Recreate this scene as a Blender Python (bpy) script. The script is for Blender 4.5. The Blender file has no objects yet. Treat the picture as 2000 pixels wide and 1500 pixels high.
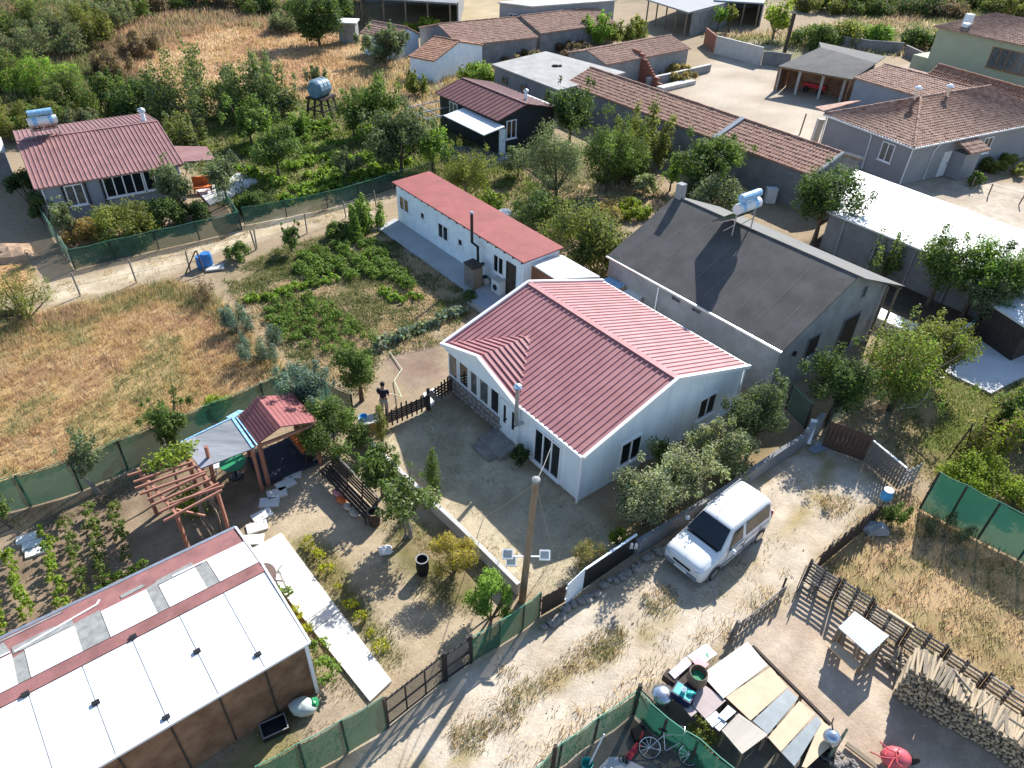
import bpy, math, random
import numpy as np
from mathutils import Vector, Matrix

S = bpy.context.scene
COL = S.collection
R = math.radians
rnd = random.Random(7)
rng = np.random.default_rng(7)

# ------------------------------------------------------------------ camera
CAM_H, FPX = 20.5, 1413.0
_p, _r = R(37.255), R(-2.116)
_right = np.array([1, 0, 0.]); _fwd = np.array([0, math.cos(_p), -math.sin(_p)]); _down = np.array([0, -math.sin(_p), -math.cos(_p)])
AX = np.array([math.cos(_r) * _right + math.sin(_r) * _down, -math.sin(_r) * _right + math.cos(_r) * _down, _fwd])
cam_d = bpy.data.cameras.new('camera'); cam = bpy.data.objects.new('camera', cam_d); COL.objects.link(cam)
cam_d.sensor_width = 36; cam_d.lens = FPX / 2000 * 36; cam_d.clip_end = 6000; cam_d.clip_start = .5
mw = Matrix.Identity(4)
for i in range(3):
    mw[i][0] = AX[0][i]; mw[i][1] = -AX[1][i]; mw[i][2] = -AX[2][i]
mw[2][3] = CAM_H
cam.matrix_world = mw
S.camera = cam

# ------------------------------------------------------------------ sky, sun, exposure
SUN_AZ, SUN_EL = 61.0, 36.0
w = bpy.data.worlds.new('World'); S.world = w; w.use_nodes = True
nt = w.node_tree; bg = nt.nodes['Background']
sky = nt.nodes.new('ShaderNodeTexSky'); sky.sky_type = 'NISHITA'; sky.sun_disc = False
sky.sun_elevation = R(SUN_EL); sky.sun_rotation = R(90 - SUN_AZ); sky.altitude = 100; sky.dust_density = .35; sky.ozone_density = 2.2
nt.links.new(sky.outputs[0], bg.inputs[0]); bg.inputs[1].default_value = .118
sd = bpy.data.lights.new('sun', 'SUN'); sd.energy = 4.8; sd.angle = R(.53); sd.color = (1, .972, .93)
so = bpy.data.objects.new('sun', sd); COL.objects.link(so)
so.rotation_euler = Vector((math.cos(R(SUN_AZ)) * math.cos(R(SUN_EL)), math.sin(R(SUN_AZ)) * math.cos(R(SUN_EL)), math.sin(R(SUN_EL)))).to_track_quat('Z', 'Y').to_euler()
so.location = (20, 40, 40)
vs = S.view_settings
vs.view_transform = 'Standard'; vs.look = 'None'; vs.gamma = 1; vs.use_curve_mapping = False; vs.exposure = 1.0

# ------------------------------------------------------------------ surveying helpers: photo position -> place on the ground (or at height z)
def P(px, py, z=0.0):
    d = AX.T @ np.array([(px - 1000) / FPX, (py - 750) / FPX, 1.0])
    t = (z - CAM_H) / d[2]
    return Vector((d[0] * t, d[1] * t, z))
def HT(b, ty):                                   # height of an upright thing whose foot and top rows were read off
    q = np.array([b[0], b[1], b[2] - CAM_H]); t = (ty - 750) / FPX
    return float((t * (AX[2] @ q) - AX[1] @ q) / (AX[1][2] - t * AX[2][2]))
def MPP(b): return float(AX[2] @ np.array([b[0], b[1], b[2] - CAM_H])) / FPX      # metres per photo pixel there

def lin(c): return tuple((x / 12.92 if x <= .04045 else ((x + .055) / 1.055) ** 2.4) for x in (v / 255 for v in c))
KEX = 1.5
def A(r, g, b, k=KEX): return tuple(min(.85, v / k) for v in lin((r, g, b)))

# ------------------------------------------------------------------ materials
MATS = {}
def mat(name, c, rough=.8, var=.15, scale=2.5, c2=None, bump=0.0, bscale=30, metal=0.0, spec=.4, detail=5, stretch=None):
    if name in MATS: return MATS[name]
    m = bpy.data.materials.new(name); m.use_nodes = True; n = m.node_tree; L = n.links.new
    b = n.nodes['Principled BSDF']; b.inputs['Roughness'].default_value = rough; b.inputs['Metallic'].default_value = metal
    b.inputs['Specular IOR Level'].default_value = spec
    tc = n.nodes.new('ShaderNodeTexCoord'); src = tc.outputs['Object']
    if stretch:
        mp = n.nodes.new('ShaderNodeMapping'); mp.inputs['Scale'].default_value = stretch; L(src, mp.inputs[0]); src = mp.outputs[0]
    nz = n.nodes.new('ShaderNodeTexNoise'); nz.inputs['Scale'].default_value = scale; nz.inputs['Detail'].default_value = detail; nz.inputs['Roughness'].default_value = .65
    L(src, nz.inputs['Vector'])
    mr = n.nodes.new('ShaderNodeMapRange'); mr.inputs[1].default_value = .32; mr.inputs[2].default_value = .68
    L(nz.outputs['Fac'], mr.inputs[0])
    mx = n.nodes.new('ShaderNodeMix'); mx.data_type = 'RGBA'
    ca = tuple(v * (1 - var) for v in c); cb = c2 if c2 else tuple(min(.9, v * (1 + var)) for v in c)
    mx.inputs[6].default_value = (*ca, 1); mx.inputs[7].default_value = (*cb, 1)
    L(mr.outputs[0], mx.inputs[0]); L(mx.outputs[2], b.inputs['Base Color'])
    if bump:
        n2 = n.nodes.new('ShaderNodeTexNoise'); n2.inputs['Scale'].default_value = bscale; n2.inputs['Detail'].default_value = 4; L(src, n2.inputs['Vector'])
        bp = n.nodes.new('ShaderNodeBump'); bp.inputs['Strength'].default_value = bump; bp.inputs['Distance'].default_value = .03
        L(n2.outputs['Fac'], bp.inputs['Height']); L(bp.outputs[0], b.inputs['Normal'])
    MATS[name] = m; return m

def attr_mat(name, transl=.35, rough=.7, spec=.25, tint=(1.12, 1.2, .7)):          # colour kept per leaf / blade
    m = bpy.data.materials.new(name); m.use_nodes = True; n = m.node_tree; L = n.links.new
    b = n.nodes['Principled BSDF']; b.inputs['Roughness'].default_value = rough; b.inputs['Specular IOR Level'].default_value = spec
    a = n.nodes.new('ShaderNodeAttribute'); a.attribute_name = 'Col'
    L(a.outputs['Color'], b.inputs['Base Color'])
    if transl:
        t = n.nodes.new('ShaderNodeBsdfTranslucent'); ms = n.nodes.new('ShaderNodeMixShader'); ms.inputs[0].default_value = transl
        g = n.nodes.new('ShaderNodeMix'); g.data_type = 'RGBA'; g.blend_type = 'MULTIPLY'; g.inputs[0].default_value = 1; g.inputs[7].default_value = (*tint, 1)
        L(a.outputs['Color'], g.inputs[6]); L(g.outputs[2], t.inputs[0])
        L(b.outputs[0], ms.inputs[1]); L(t.outputs[0], ms.inputs[2]); L(ms.outputs[0], n.nodes['Material Output'].inputs[0])
    return m
M_LEAF = attr_mat('leaves', .45); M_GRASS = attr_mat('grass_blades', .45, tint=(1.05, 1, .88))

def net_mat(name, c, holes=.12):
    m = mat(name, c, .75, .22, 1.1, bump=.3, bscale=60); n = m.node_tree; L = n.links.new; b = n.nodes['Principled BSDF']
    t = n.nodes.new('ShaderNodeBsdfTranslucent'); t.inputs[0].default_value = (*[v * 1.2 for v in c], 1)
    tr = n.nodes.new('ShaderNodeBsdfTransparent'); m1 = n.nodes.new('ShaderNodeMixShader'); m2 = n.nodes.new('ShaderNodeMixShader')
    m1.inputs[0].default_value = .3; m2.inputs[0].default_value = holes
    L(b.outputs[0], m1.inputs[1]); L(t.outputs[0], m1.inputs[2]); L(m1.outputs[0], m2.inputs[1]); L(tr.outputs[0], m2.inputs[2])
    L(m2.outputs[0], n.nodes['Material Output'].inputs[0]); return m

M = dict(
    white=mat('white_panel', (.76, .82, .87), .55, .10, 1.6, stretch=(1, 1, .22), detail=7), trim=mat('white_trim', (.8, .8, .8), .45, .03),
    whitewash=mat('whitewash', (.74, .80, .85), .85, .10, 1.6, bump=.2), redroof=mat('red_metal_roof', (.36, .14, .14), .65, .12, 1.3, c2=(.41, .185, .18), spec=.45, detail=8),
    redflat=mat('red_membrane', (.27, .07, .06), .75, .16, .9, bump=.25, bscale=14), brownroof=mat('brown_sheet_roof', (.135, .048, .045), .6, .22, 1.3, bump=.2),
    felt=mat('roofing_felt', (.085, .08, .074), .9, .28, .9, bump=.35, bscale=45), feltlight=mat('felt_seam', (.17, .165, .15), .9, .2),
    tile=mat('clay_tile', (.33, .155, .10), .9, .3, 3.1, c2=(.45, .27, .195), bump=.3), tileold=mat('weathered_clay_tile', (.31, .16, .105), .9, .3, 2.3, c2=(.45, .29, .215), bump=.3),
    tileorange=mat('orange_clay_tile', (.38, .17, .085), .9, .4, 2.7, c2=(.40, .22, .15), bump=.3),
    cement=mat('cement_render', (.27, .275, .27), .92, .2, .9, bump=.25, bscale=18), cementd=mat('grey_render', (.2, .2, .2), .92, .22, 1.1, bump=.25, bscale=18),
    greywall=mat('grey_painted_wall', (.26, .26, .265), .85, .08, .8), bluegrey=mat('blue_grey_wall', (.235, .26, .295), .8, .08, .9),
    conc=mat('pale_concrete', (.47, .45, .415), .9, .14, .8, bump=.25, bscale=22), paving=mat('white_paving', (.66, .65, .59), .85, .06, .7, bump=.12, bscale=30),
    slab=mat('patio_concrete', (.36, .36, .36), .9, .12, .9, bump=.2), darkwall=mat('dark_cabin_cladding', (.018, .024, .028), .7, .3, 2),
    glass=mat('window_glass', (.012, .016, .019), .08, .2, spec=.6), glassb=mat('curtained_glass', (.09, .10, .10), .12, .45, 4, spec=.6),
    metal=mat('galvanised_steel', (.45, .46, .47), .38, .15, 6, metal=.75), dmetal=mat('dark_steel', (.03, .03, .032), .5, .3, metal=.4),
    wood=mat('weathered_wood', (.21, .165, .115), .9, .3, 5, bump=.3, stretch=(6, 6, .6)), woodd=mat('dark_stained_wood', (.05, .036, .028), .85, .35, 5, bump=.25),
    woodgrey=mat('grey_old_timber', (.19, .17, .15), .92, .35, 6, bump=.3), woodred=mat('red_stained_timber', (.36, .13, .085), .75, .28, 4, c2=(.42, .22, .15)),
    log=mat('split_log', (.42, .31, .185), .9, .3, 7, c2=(.55, .45, .31)), ply=mat('plywood', (.52, .40, .265), .8, .1, 2.2), brownwood=mat('brown_osb_wall', (.19, .095, .05), .85, .3, 1.5, c2=(.30, .17, .10)),
    tan=mat('tan_board', (.55, .41, .27), .8, .1, 2), cream=mat('cream_board', (.66, .60, .52), .8, .06, 2), bluepane=mat('blue_grey_panel', (.16, .19, .20), .35, .2, 2.3, spec=.5),
    card=mat('mauve_cardboard', (.40, .33, .31), .9, .1, 2), slat=mat('pale_slat', (.46, .41, .34), .9, .2, 5),
    net=net_mat('green_shade_net', (.022, .105, .068)), netd=net_mat('dark_green_mesh', (.018, .06, .042), .28), netgrey=net_mat('grey_green_net', (.10, .15, .11), .2),
    blue=mat('blue_plastic', (.03, .16, .42), .4, .15), teal=mat('teal_plastic', (.05, .42, .36), .4, .1), bluetarp=mat('blue_tarpaulin', (.06, .30, .55), .5, .2),
    tank=mat('faded_blue_tank', (.13, .22, .28), .5, .2, 2), red=mat('red_paint', (.45, .02, .03), .4, .15), pink=mat('pink_plastic', (.62, .25, .26), .5, .08), orange=mat('orange_cloth', (.65, .16, .04), .8, .15),
    black=mat('black_rubber', (.012, .012, .013), .75, .2), oldconc=mat('weathered_concrete', (.30, .29, .27), .92, .2, .7, bump=.3), van=mat('white_van_paint', (.70, .70, .69), .22, .03, spec=.6), bumper=mat('grey_bumper', (.2, .22, .25), .5, .1),
    stone=mat('field_stone', (.24, .215, .19), .92, .3, 3, bump=.4, bscale=20), brick=mat('red_brick', (.27, .105, .07), .92, .3, 6, bump=.3), bark=mat('bark', (.11, .085, .062), .95, .35, 6, bump=.5),
    palebark=mat('pale_bark', (.25, .225, .19), .95, .25, 6, bump=.4), skin=mat('skin', (.42, .25, .17), .6, .06), navy=mat('navy_shirt', (.012, .012, .03), .85, .2), khaki=mat('beige_trousers', (.42, .36, .29), .85, .1), hair=mat('black_hair', (.01, .008, .007), .7, .2),
    greenwall=mat('pale_green_wall', (.34, .36, .25), .85, .08, .8), shingle=mat('red_shingle', (.26, .088, .082), .85, .16, 2.2, bump=.3), membrane=mat('grey_tarp_roof', (.17, .18, .195), .6, .28, .8, c2=(.27, .28, .29), stretch=(.5, 3, 1)),
    hose=mat('pale_hose', (.55, .58, .42), .5, .1), greenplastic=mat('green_plastic', (.02, .23, .09), .45, .15), wire=mat('wire', (.22, .21, .2), .5, .1), whiteplas=mat('white_plastic', (.7, .7, .69), .4, .05),
    silver=mat('aluminium', (.6, .62, .64), .25, .1, metal=.9), brownpot=mat('brown_clay_pot', (.17, .105, .07), .7, .25), roofwhite=mat('white_sheet_roof', (.66, .66, .64), .6, .14, .8, detail=8), earthpile=mat('earth_pile', (.33, .22, .14), .95, .25, 2, bump=.5),
)

# ------------------------------------------------------------------ mesh building
class MB:
    def __init__(s): s.v = []; s.f = []
    def poly(s, pts):
        k = len(s.v); s.v += [tuple(p) for p in pts]; s.f.append(tuple(range(k, k + len(pts)))); return s
    def hexa(s, p):                               # 8 corners: 4 below, 4 above, same turning
        k = len(s.v); s.v += [tuple(q) for q in p]
        for q in ((3, 2, 1, 0), (4, 5, 6, 7), (0, 1, 5, 4), (1, 2, 6, 5), (2, 3, 7, 6), (3, 0, 4, 7)): s.f.append(tuple(k + i for i in q))
        return s
    def box(s, x0, x1, y0, y1, z0, z1): return s.hexa([(x0, y0, z0), (x1, y0, z0), (x1, y1, z0), (x0, y1, z0), (x0, y0, z1), (x1, y0, z1), (x1, y1, z1), (x0, y1, z1)])
    def bar(s, p, q, w, h=None, up=(0, 0, 1)):
        p, q = Vector(p), Vector(q); d = (q - p).normalized(); h = h or w
        a = d.cross(Vector(up))
        if a.length < 1e-3: a = d.cross(Vector((1, 0, 0)))
        a.normalize(); b = a.cross(d); a *= w / 2; b *= h / 2
        return s.hexa([p - a - b, p + a - b, q + a - b, q - a - b, p - a + b, p + a + b, q + a + b, q - a + b])
    def tube(s, pts, rad, n=8, cap=True):
        pts = [Vector(p) for p in pts]; rad = rad if isinstance(rad, (list, tuple)) else [rad] * len(pts); k0 = len(s.v)
        for i, p in enumerate(pts):
            d = (pts[min(i + 1, len(pts) - 1)] - pts[max(i - 1, 0)]).normalized()
            a = d.cross(Vector((0, 0, 1)));  a = d.cross(Vector((1, 0, 0))) if a.length < .05 else a
            a.normalize(); b = d.cross(a)
            for j in range(n):
                t = 2 * math.pi * j / n; s.v.append(tuple(p + a * math.cos(t) * rad[i] + b * math.sin(t) * rad[i]))
        for i in range(len(pts) - 1):
            for j in range(n): s.f.append((k0 + i * n + j, k0 + i * n + (j + 1) % n, k0 + (i + 1) * n + (j + 1) % n, k0 + (i + 1) * n + j))
        if cap:
            s.f.append(tuple(k0 + j for j in reversed(range(n)))); s.f.append(tuple(k0 + (len(pts) - 1) * n + j for j in range(n)))
        return s
    def lathe(s, prof, n=14, o=(0, 0, 0), cap=True):
        k0 = len(s.v)
        for r, z in prof:
            for j in range(n):
                t = 2 * math.pi * j / n; s.v.append((o[0] + r * math.cos(t), o[1] + r * math.sin(t), o[2] + z))
        for i in range(len(prof) - 1):
            for j in range(n): s.f.append((k0 + i * n + j, k0 + i * n + (j + 1) % n, k0 + (i + 1) * n + (j + 1) % n, k0 + (i + 1) * n + j))
        if cap: s.f.append(tuple(k0 + j for j in reversed(range(n)))); s.f.append(tuple(k0 + (len(prof) - 1) * n + j for j in range(n)))
        return s
    def slab(s, pts, t):                          # closed sheet of thickness t below the given outline
        pts = [Vector(p) for p in pts]; k = len(s.v); n = len(pts)
        s.v += [tuple(p) for p in pts] + [tuple(p - Vector((0, 0, t))) for p in pts]
        s.f.append(tuple(range(k, k + n))); s.f.append(tuple(range(k + 2 * n - 1, k + n - 1, -1)))
        for i in range(n): s.f.append((k + i, k + n + i, k + n + (i + 1) % n, k + (i + 1) % n))
        return s
    def prism(s, pts, z0, z1): return s.slab([(p[0], p[1], z1) for p in pts], z1 - z0)
    def blob(s, c, r, seed=0, n=8, m=5, sq=(1, 1, 1), amp=.25):
        q = random.Random(seed); k0 = len(s.v)
        for i in range(m + 1):
            ph = math.pi * i / m
            for j in range(n):
                t = 2 * math.pi * j / n; rr = r * (1 + q.uniform(-amp, amp) * (0 < i < m))
                s.v.append((c[0] + sq[0] * rr * math.sin(ph) * math.cos(t), c[1] + sq[1] * rr * math.sin(ph) * math.sin(t), c[2] + sq[2] * rr * math.cos(ph)))
        for i in range(m):
            for j in range(n): s.f.append((k0 + (i + 1) * n + j, k0 + (i + 1) * n + (j + 1) % n, k0 + i * n + (j + 1) % n, k0 + i * n + j))
        return s
    def mesh(s, name, m, smooth=False):
        me = bpy.data.meshes.new(name); me.from_pydata(s.v, [], s.f); me.materials.append(m)
        if smooth: me.polygons.foreach_set('use_smooth', [True] * len(me.polygons))
        me.update(); return me
    def build(s, name, m, parent=None, loc=None, rz=0, smooth=False):
        o = bpy.data.objects.new(name, s.mesh(name, m, smooth)); COL.objects.link(o)
        if parent: o.parent = parent
        if loc is not None: o.location = loc
        o.rotation_euler = (0, 0, rz); return o
def put(name, me, parent=None, loc=(0, 0, 0), rot=(0, 0, 0), sc=None):
    o = bpy.data.objects.new(name, me); COL.objects.link(o); o.location = loc; o.rotation_euler = rot
    if parent: o.parent = parent
    if sc: o.scale = sc
    return o
def tag(o, label, cat, group=None):
    o['label'] = label; o['category'] = cat
    if group: o['group'] = group
    return o
def T(name, label, cat, loc=(0, 0, 0), rz=0, group=None):
    o = bpy.data.objects.new(name, None); COL.objects.link(o); o.location = loc; o.rotation_euler = (0, 0, rz); o.empty_display_size = .3
    return tag(o, label, cat, group)
def struct(o): o['kind'] = 'structure'; return o
def stuff(o): o['kind'] = 'stuff'; return o
def np_mesh(name, V, Q, col=None, m=None):         # V (n,3), Q (k,3|4)
    me = bpy.data.meshes.new(name); k, c = Q.shape
    me.vertices.add(len(V)); me.vertices.foreach_set('co', V.astype(np.float32).ravel())
    me.loops.add(k * c); me.loops.foreach_set('vertex_index', Q.astype(np.int32).ravel())
    me.polygons.add(k); me.polygons.foreach_set('loop_start', np.arange(0, k * c, c, dtype=np.int32)); me.polygons.foreach_set('loop_total', np.full(k, c, np.int32))
    if col is not None:
        a = me.color_attributes.new('Col', 'FLOAT_COLOR', 'POINT'); cc = np.ones((len(V), 4), np.float32); cc[:, :3] = col; a.data.foreach_set('color', cc.ravel())
    if m: me.materials.append(m)
    me.update(calc_edges=True); return me

# ------------------------------------------------------------------ ground
def hash2(i, j, s): 
    h = (i * 374761393 + j * 668265263 + s * 974711) & 0x7fffffff; h = ((h ^ (h >> 13)) * 1274126177) & 0x7fffffff
    return ((h ^ (h >> 16)) & 0xffff) / 65535.0
def vnoise(x, y, s=0):
    x = np.asarray(x, float); y = np.asarray(y, float); i = np.floor(x).astype(np.int64); j = np.floor(y).astype(np.int64); fx = x - i; fy = y - j
    fx = fx * fx * (3 - 2 * fx); fy = fy * fy * (3 - 2 * fy)
    return (hash2(i, j, s) * (1 - fx) + hash2(i + 1, j, s) * fx) * (1 - fy) + (hash2(i, j + 1, s) * (1 - fx) + hash2(i + 1, j + 1, s) * fx) * fy
def fbm(x, y, s=0, o=4): 
    t = 0; a = .5; n = 0
    for k in range(o): t = t + a * vnoise(x * 2 ** k, y * 2 ** k, s + k * 17); n += a; a *= .55
    return t / n
def sdist(poly, X, Y):                             # signed distance, inside positive
    d = np.full(X.shape, 1e9); ins = np.zeros(X.shape, bool); n = len(poly)
    for i in range(n):
        ax, ay = poly[i]; bx, by = poly[(i + 1) % n]; ex, ey = bx - ax, by - ay
        t = np.clip(((X - ax) * ex + (Y - ay) * ey) / (ex * ex + ey * ey + 1e-9), 0, 1)
        d = np.minimum(d, (X - ax - t * ex) ** 2 + (Y - ay - t * ey) ** 2)
        c = ((ay > Y) != (by > Y)) & (X < ex * (Y - ay) / (ey + 1e-12) + ax); ins ^= c
    d = np.sqrt(d); return np.where(ins, d, -d)
def G2(pts): return [tuple(P(*q)[:2]) for q in pts]

EARTH, SAND = A(176, 155, 126), A(214, 196, 170)
# outline, colour a, colour b (patches), patch size, edge softness, owner
ZONES = [
 ('scrubland', [(-900, -60), (700, -60), (760, 130), (640, 260), (420, 300), (300, 250), (0, 260), (-300, 200)], A(176, 140, 98), A(112, 112, 66), 5, 2.5),
 ('scrubland', [(-900, -200), (210, -100), (170, 120), (310, 220), (200, 260), (-40, 260), (-500, 160)], A(82, 92, 46), A(128, 112, 72), 4, 3),
 ('dry_meadow', [(170, 60), (420, 50), (690, 70), (720, 150), (640, 200), (520, 190), (300, 200)], A(226, 190, 146), A(200, 158, 114), 4, 2),
 ('scrubland', [(-900, -60), (260, -40), (1000, 0), (2900, 0), (2900, -220), (1000, -220), (-900, -220)], A(150, 130, 92), A(96, 104, 58), 9, 6),
 ('village_yard', [(660, 60), (760, -10), (1010, -14), (1000, 40), (880, 60), (760, 70)], A(206, 186, 152), A(190, 170, 130), 5, 1.5),
 ('village_yard', [(1220, 200), (1330, 178), (1410, 105), (1540, 130), (1700, 215), (1600, 300), (1690, 320), (1840, 345), (2200, 380), (2200, 520), (1990, 462), (1640, 320), (1560, 300), (1330, 212)], A(214, 198, 176), A(192, 174, 152), 4, .8),
 ('village_yard', [(1360, 60), (1520, 80), (1700, 60), (1860, 30), (1900, 60), (1700, 110), (1540, 120), (1420, 90)], A(190, 172, 146), A(120, 120, 80), 5, 2),
 ('village_yard', [(1700, 150), (1790, 120), (1900, 150), (1860, 170), (1740, 170)], A(205, 190, 165), A(180, 165, 140), 5, .8),
 ('vegetable_garden', [(400, 230), (640, 190), (860, 230), (1010, 330), (1120, 430), (760, 350), (560, 400), (430, 400), (380, 300)], A(124, 130, 72), A(150, 134, 94), 3, 1.2),
 ('vegetable_garden', [(850, 300), (1100, 280), (1290, 350), (1300, 400), (1150, 470), (1010, 420), (900, 370)], A(128, 116, 82), A(176, 150, 120), 2.5, 1.5),
 ('dirt_track', [(-60, 610), (40, 590), (130, 585), (330, 530), (480, 470), (660, 430), (720, 415), (750, 385), (640, 395), (480, 445), (440, 462), (330, 500), (150, 545), (80, 560), (40, 520), (-60, 520)], A(222, 204, 174), A(200, 180, 146), 2, .7),
 ('dirt_track', [(-60, 470), (30, 478), (70, 520), (60, 570), (-60, 580)], A(206, 162, 110), A(190, 150, 106), 2, .6),
 ('dry_meadow', [(-60, 650), (60, 615), (160, 592), (330, 548), (410, 575), (480, 640), (570, 735), (470, 778), (380, 812), (190, 880), (-60, 975)], A(206, 172, 122), A(188, 160, 108), 2.5, .6),
 ('vegetable_garden', [(440, 540), (560, 478), (690, 450), (760, 450), (905, 565), (925, 605), (860, 665), (740, 700), (700, 770), (610, 730), (565, 690), (470, 600)], A(128, 116, 78), A(176, 156, 122), 2, .7),
 ('vegetable_garden', [(750, 700), (860, 650), (875, 735), (800, 760)], A(150, 126, 108), A(168, 146, 126), 2, .5),
 ('house_yard', [(735, 860), (860, 780), (960, 860), (1128, 985), (1240, 1060), (1240, 1080), (1050, 1170), (1000, 1130), (850, 985)], A(214, 198, 166), A(190, 176, 146), 1.3, .35),
 ('house_yard', [(1180, 1010), (1320, 920), (1500, 800), (1560, 850), (1470, 920), (1240, 1070)], A(170, 150, 112), A(150, 130, 96), 1.3, .4),
 ('front_garden', [(-60, 1020), (210, 930), (430, 900), (600, 880), (470, 1050), (0, 1290), (-60, 1310)], A(172, 150, 124), A(138, 118, 96), 1.1, .4),
 ('front_garden', [(470, 1060), (520, 960), (640, 850), (705, 850), (850, 990), (1010, 1140), (918, 1240), (760, 1340), (700, 1340), (540, 1060)], A(208, 188, 158), A(186, 166, 134), 1.5, .4),
 ('front_garden', [(545, 1050), (610, 1040), (700, 1150), (790, 1280), (755, 1310), (640, 1160)], A(112, 112, 62), A(150, 134, 88), .9, .35),
 ('front_garden', [(500, 1090), (560, 1120), (700, 1320), (720, 1380), (600, 1500), (400, 1530), (560, 1350), (610, 1250)], A(190, 168, 144), A(150, 140, 96), 1.0, .3),
 ('front_garden', [(740, 1000), (860, 1040), (960, 1120), (950, 1200), (830, 1190), (760, 1080)], A(122, 116, 72), A(176, 154, 118), 1.0, .6),
 ('dirt_lane', [(1535, 880), (1590, 850), (1740, 960), (1715, 985), (1600, 1085), (1560, 1160), (1440, 1240), (1330, 1320), (1250, 1370), (1080, 1510), (900, 1600), (560, 1600), (640, 1510), (760, 1410), (920, 1300), (1060, 1210), (1240, 1100), (1400, 1000)], A(224, 208, 186), A(208, 190, 164), 1.4, .3),
 ('garden_plot', [(1640, 800), (1720, 830), (1840, 735), (1990, 745), (2150, 800), (2150, 1080), (1990, 1020), (1800, 930), (1700, 870)], A(188, 164, 124), A(140, 126, 84), 1.2, .4),
 ('garden_plot', [(1830, 735), (1850, 728), (1940, 770), (1990, 745), (2060, 800), (1900, 850), (1850, 880), (1800, 870), (1850, 800)], A(104, 122, 48), A(128, 128, 66), 1.2, .5),
 ('dry_plot', [(1715, 985), (1760, 960), (2000, 1100), (2150, 1180), (2150, 1460), (1990, 1400), (1740, 1250), (1590, 1110)], A(200, 168, 128), A(164, 144, 100), 1.0, .5),
 ('work_yard', [(1440, 1245), (1570, 1150), (1660, 1210), (1990, 1425), (2150, 1550), (1800, 1600), (1600, 1560), (1540, 1440), (1450, 1300)], A(214, 195, 172), A(198, 175, 150), 1.1, .3),
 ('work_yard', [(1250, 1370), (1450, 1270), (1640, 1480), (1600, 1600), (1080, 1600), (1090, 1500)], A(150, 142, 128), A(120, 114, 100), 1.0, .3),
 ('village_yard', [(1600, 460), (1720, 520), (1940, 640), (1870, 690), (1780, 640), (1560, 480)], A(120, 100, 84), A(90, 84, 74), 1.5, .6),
]
LANE_TRACKS = [[(1560, 930), (1430, 1080), (1180, 1215), (950, 1330), (740, 1480)], [(1690, 960), (1560, 1080), (1330, 1270), (1100, 1400), (960, 1520)]]
def ground_color(X, Y):
    base = np.array(EARTH)[None] * (.85 + .3 * fbm(X / 4, Y / 4, 3))[:, None]
    owner = np.zeros(len(X), int); names = ['ground']
    for zi, (nm, pts, ca, cb, ps, soft) in enumerate(ZONES):
        if nm not in names: names.append(nm)
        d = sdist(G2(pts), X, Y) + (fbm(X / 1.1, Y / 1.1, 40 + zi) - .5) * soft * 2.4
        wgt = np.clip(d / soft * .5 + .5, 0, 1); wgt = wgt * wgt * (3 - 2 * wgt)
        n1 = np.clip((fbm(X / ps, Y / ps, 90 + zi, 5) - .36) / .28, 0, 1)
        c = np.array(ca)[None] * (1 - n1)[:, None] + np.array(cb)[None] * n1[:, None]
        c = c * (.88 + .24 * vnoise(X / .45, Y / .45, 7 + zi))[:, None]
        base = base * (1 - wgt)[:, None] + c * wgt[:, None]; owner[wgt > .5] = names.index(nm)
        if nm == 'dirt_lane':                      # straw-coloured dry tufts between the wheel tracks
            ln = np.full(X.shape, 1e9)
            for tr in LANE_TRACKS:
                g = G2(tr)
                for a, b in zip(g[:-1], g[1:]):
                    ex, ey = b[0] - a[0], b[1] - a[1]; t = np.clip(((X - a[0]) * ex + (Y - a[1]) * ey) / (ex * ex + ey * ey), 0, 1)
                    ln = np.minimum(ln, np.hypot(X - a[0] - t * ex, Y - a[1] - t * ey))
            dry = wgt * np.clip((ln - .45) / .5, 0, 1) * np.clip((fbm(X / .8, Y / .8, 61) - .44) / .16, 0, 1) * .8
            base = base * (1 - dry)[:, None] + np.array(A(172, 152, 98))[None] * dry[:, None]
    base = base * (.93 + .14 * rng.random(len(X)))[:, None]
    return np.clip(base, .01, .8), owner, names

def m_ground():
    m = bpy.data.materials.new('dry_earth'); m.use_nodes = True; n = m.node_tree; L = n.links.new; b = n.nodes['Principled BSDF']
    b.inputs['Roughness'].default_value = .95; b.inputs['Specular IOR Level'].default_value = .15
    a = n.nodes.new('ShaderNodeAttribute'); a.attribute_name = 'Col'; g = n.nodes.new('ShaderNodeNewGeometry')
    def noise(sc, det):
        z = n.nodes.new('ShaderNodeTexNoise'); z.inputs['Scale'].default_value = sc; z.inputs['Detail'].default_value = det; z.inputs['Roughness'].default_value = .7; L(g.outputs['Position'], z.inputs['Vector']); return z
    n1 = noise(3.2, 8); n2 = noise(14, 4); ad = n.nodes.new('ShaderNodeMath'); ad.operation = 'ADD'; L(n1.outputs['Fac'], ad.inputs[0]); L(n2.outputs['Fac'], ad.inputs[1])
    mr = n.nodes.new('ShaderNodeMapRange'); mr.inputs[1].default_value = .7; mr.inputs[2].default_value = 1.3; mr.inputs[3].default_value = .8; mr.inputs[4].default_value = 1.19; L(ad.outputs[0], mr.inputs[0])
    mx = n.nodes.new('ShaderNodeVectorMath'); mx.operation = 'SCALE'; L(a.outputs['Color'], mx.inputs[0]); L(mr.outputs[0], mx.inputs['Scale']); L(mx.outputs[0], b.inputs['Base Color'])
    bp = n.nodes.new('ShaderNodeBump'); bp.inputs['Strength'].default_value = .4; bp.inputs['Distance'].default_value = .06; L(ad.outputs[0], bp.inputs['Height']); L(bp.outputs[0], b.inputs['Normal'])
    return m
M_GROUND = m_ground()
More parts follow.
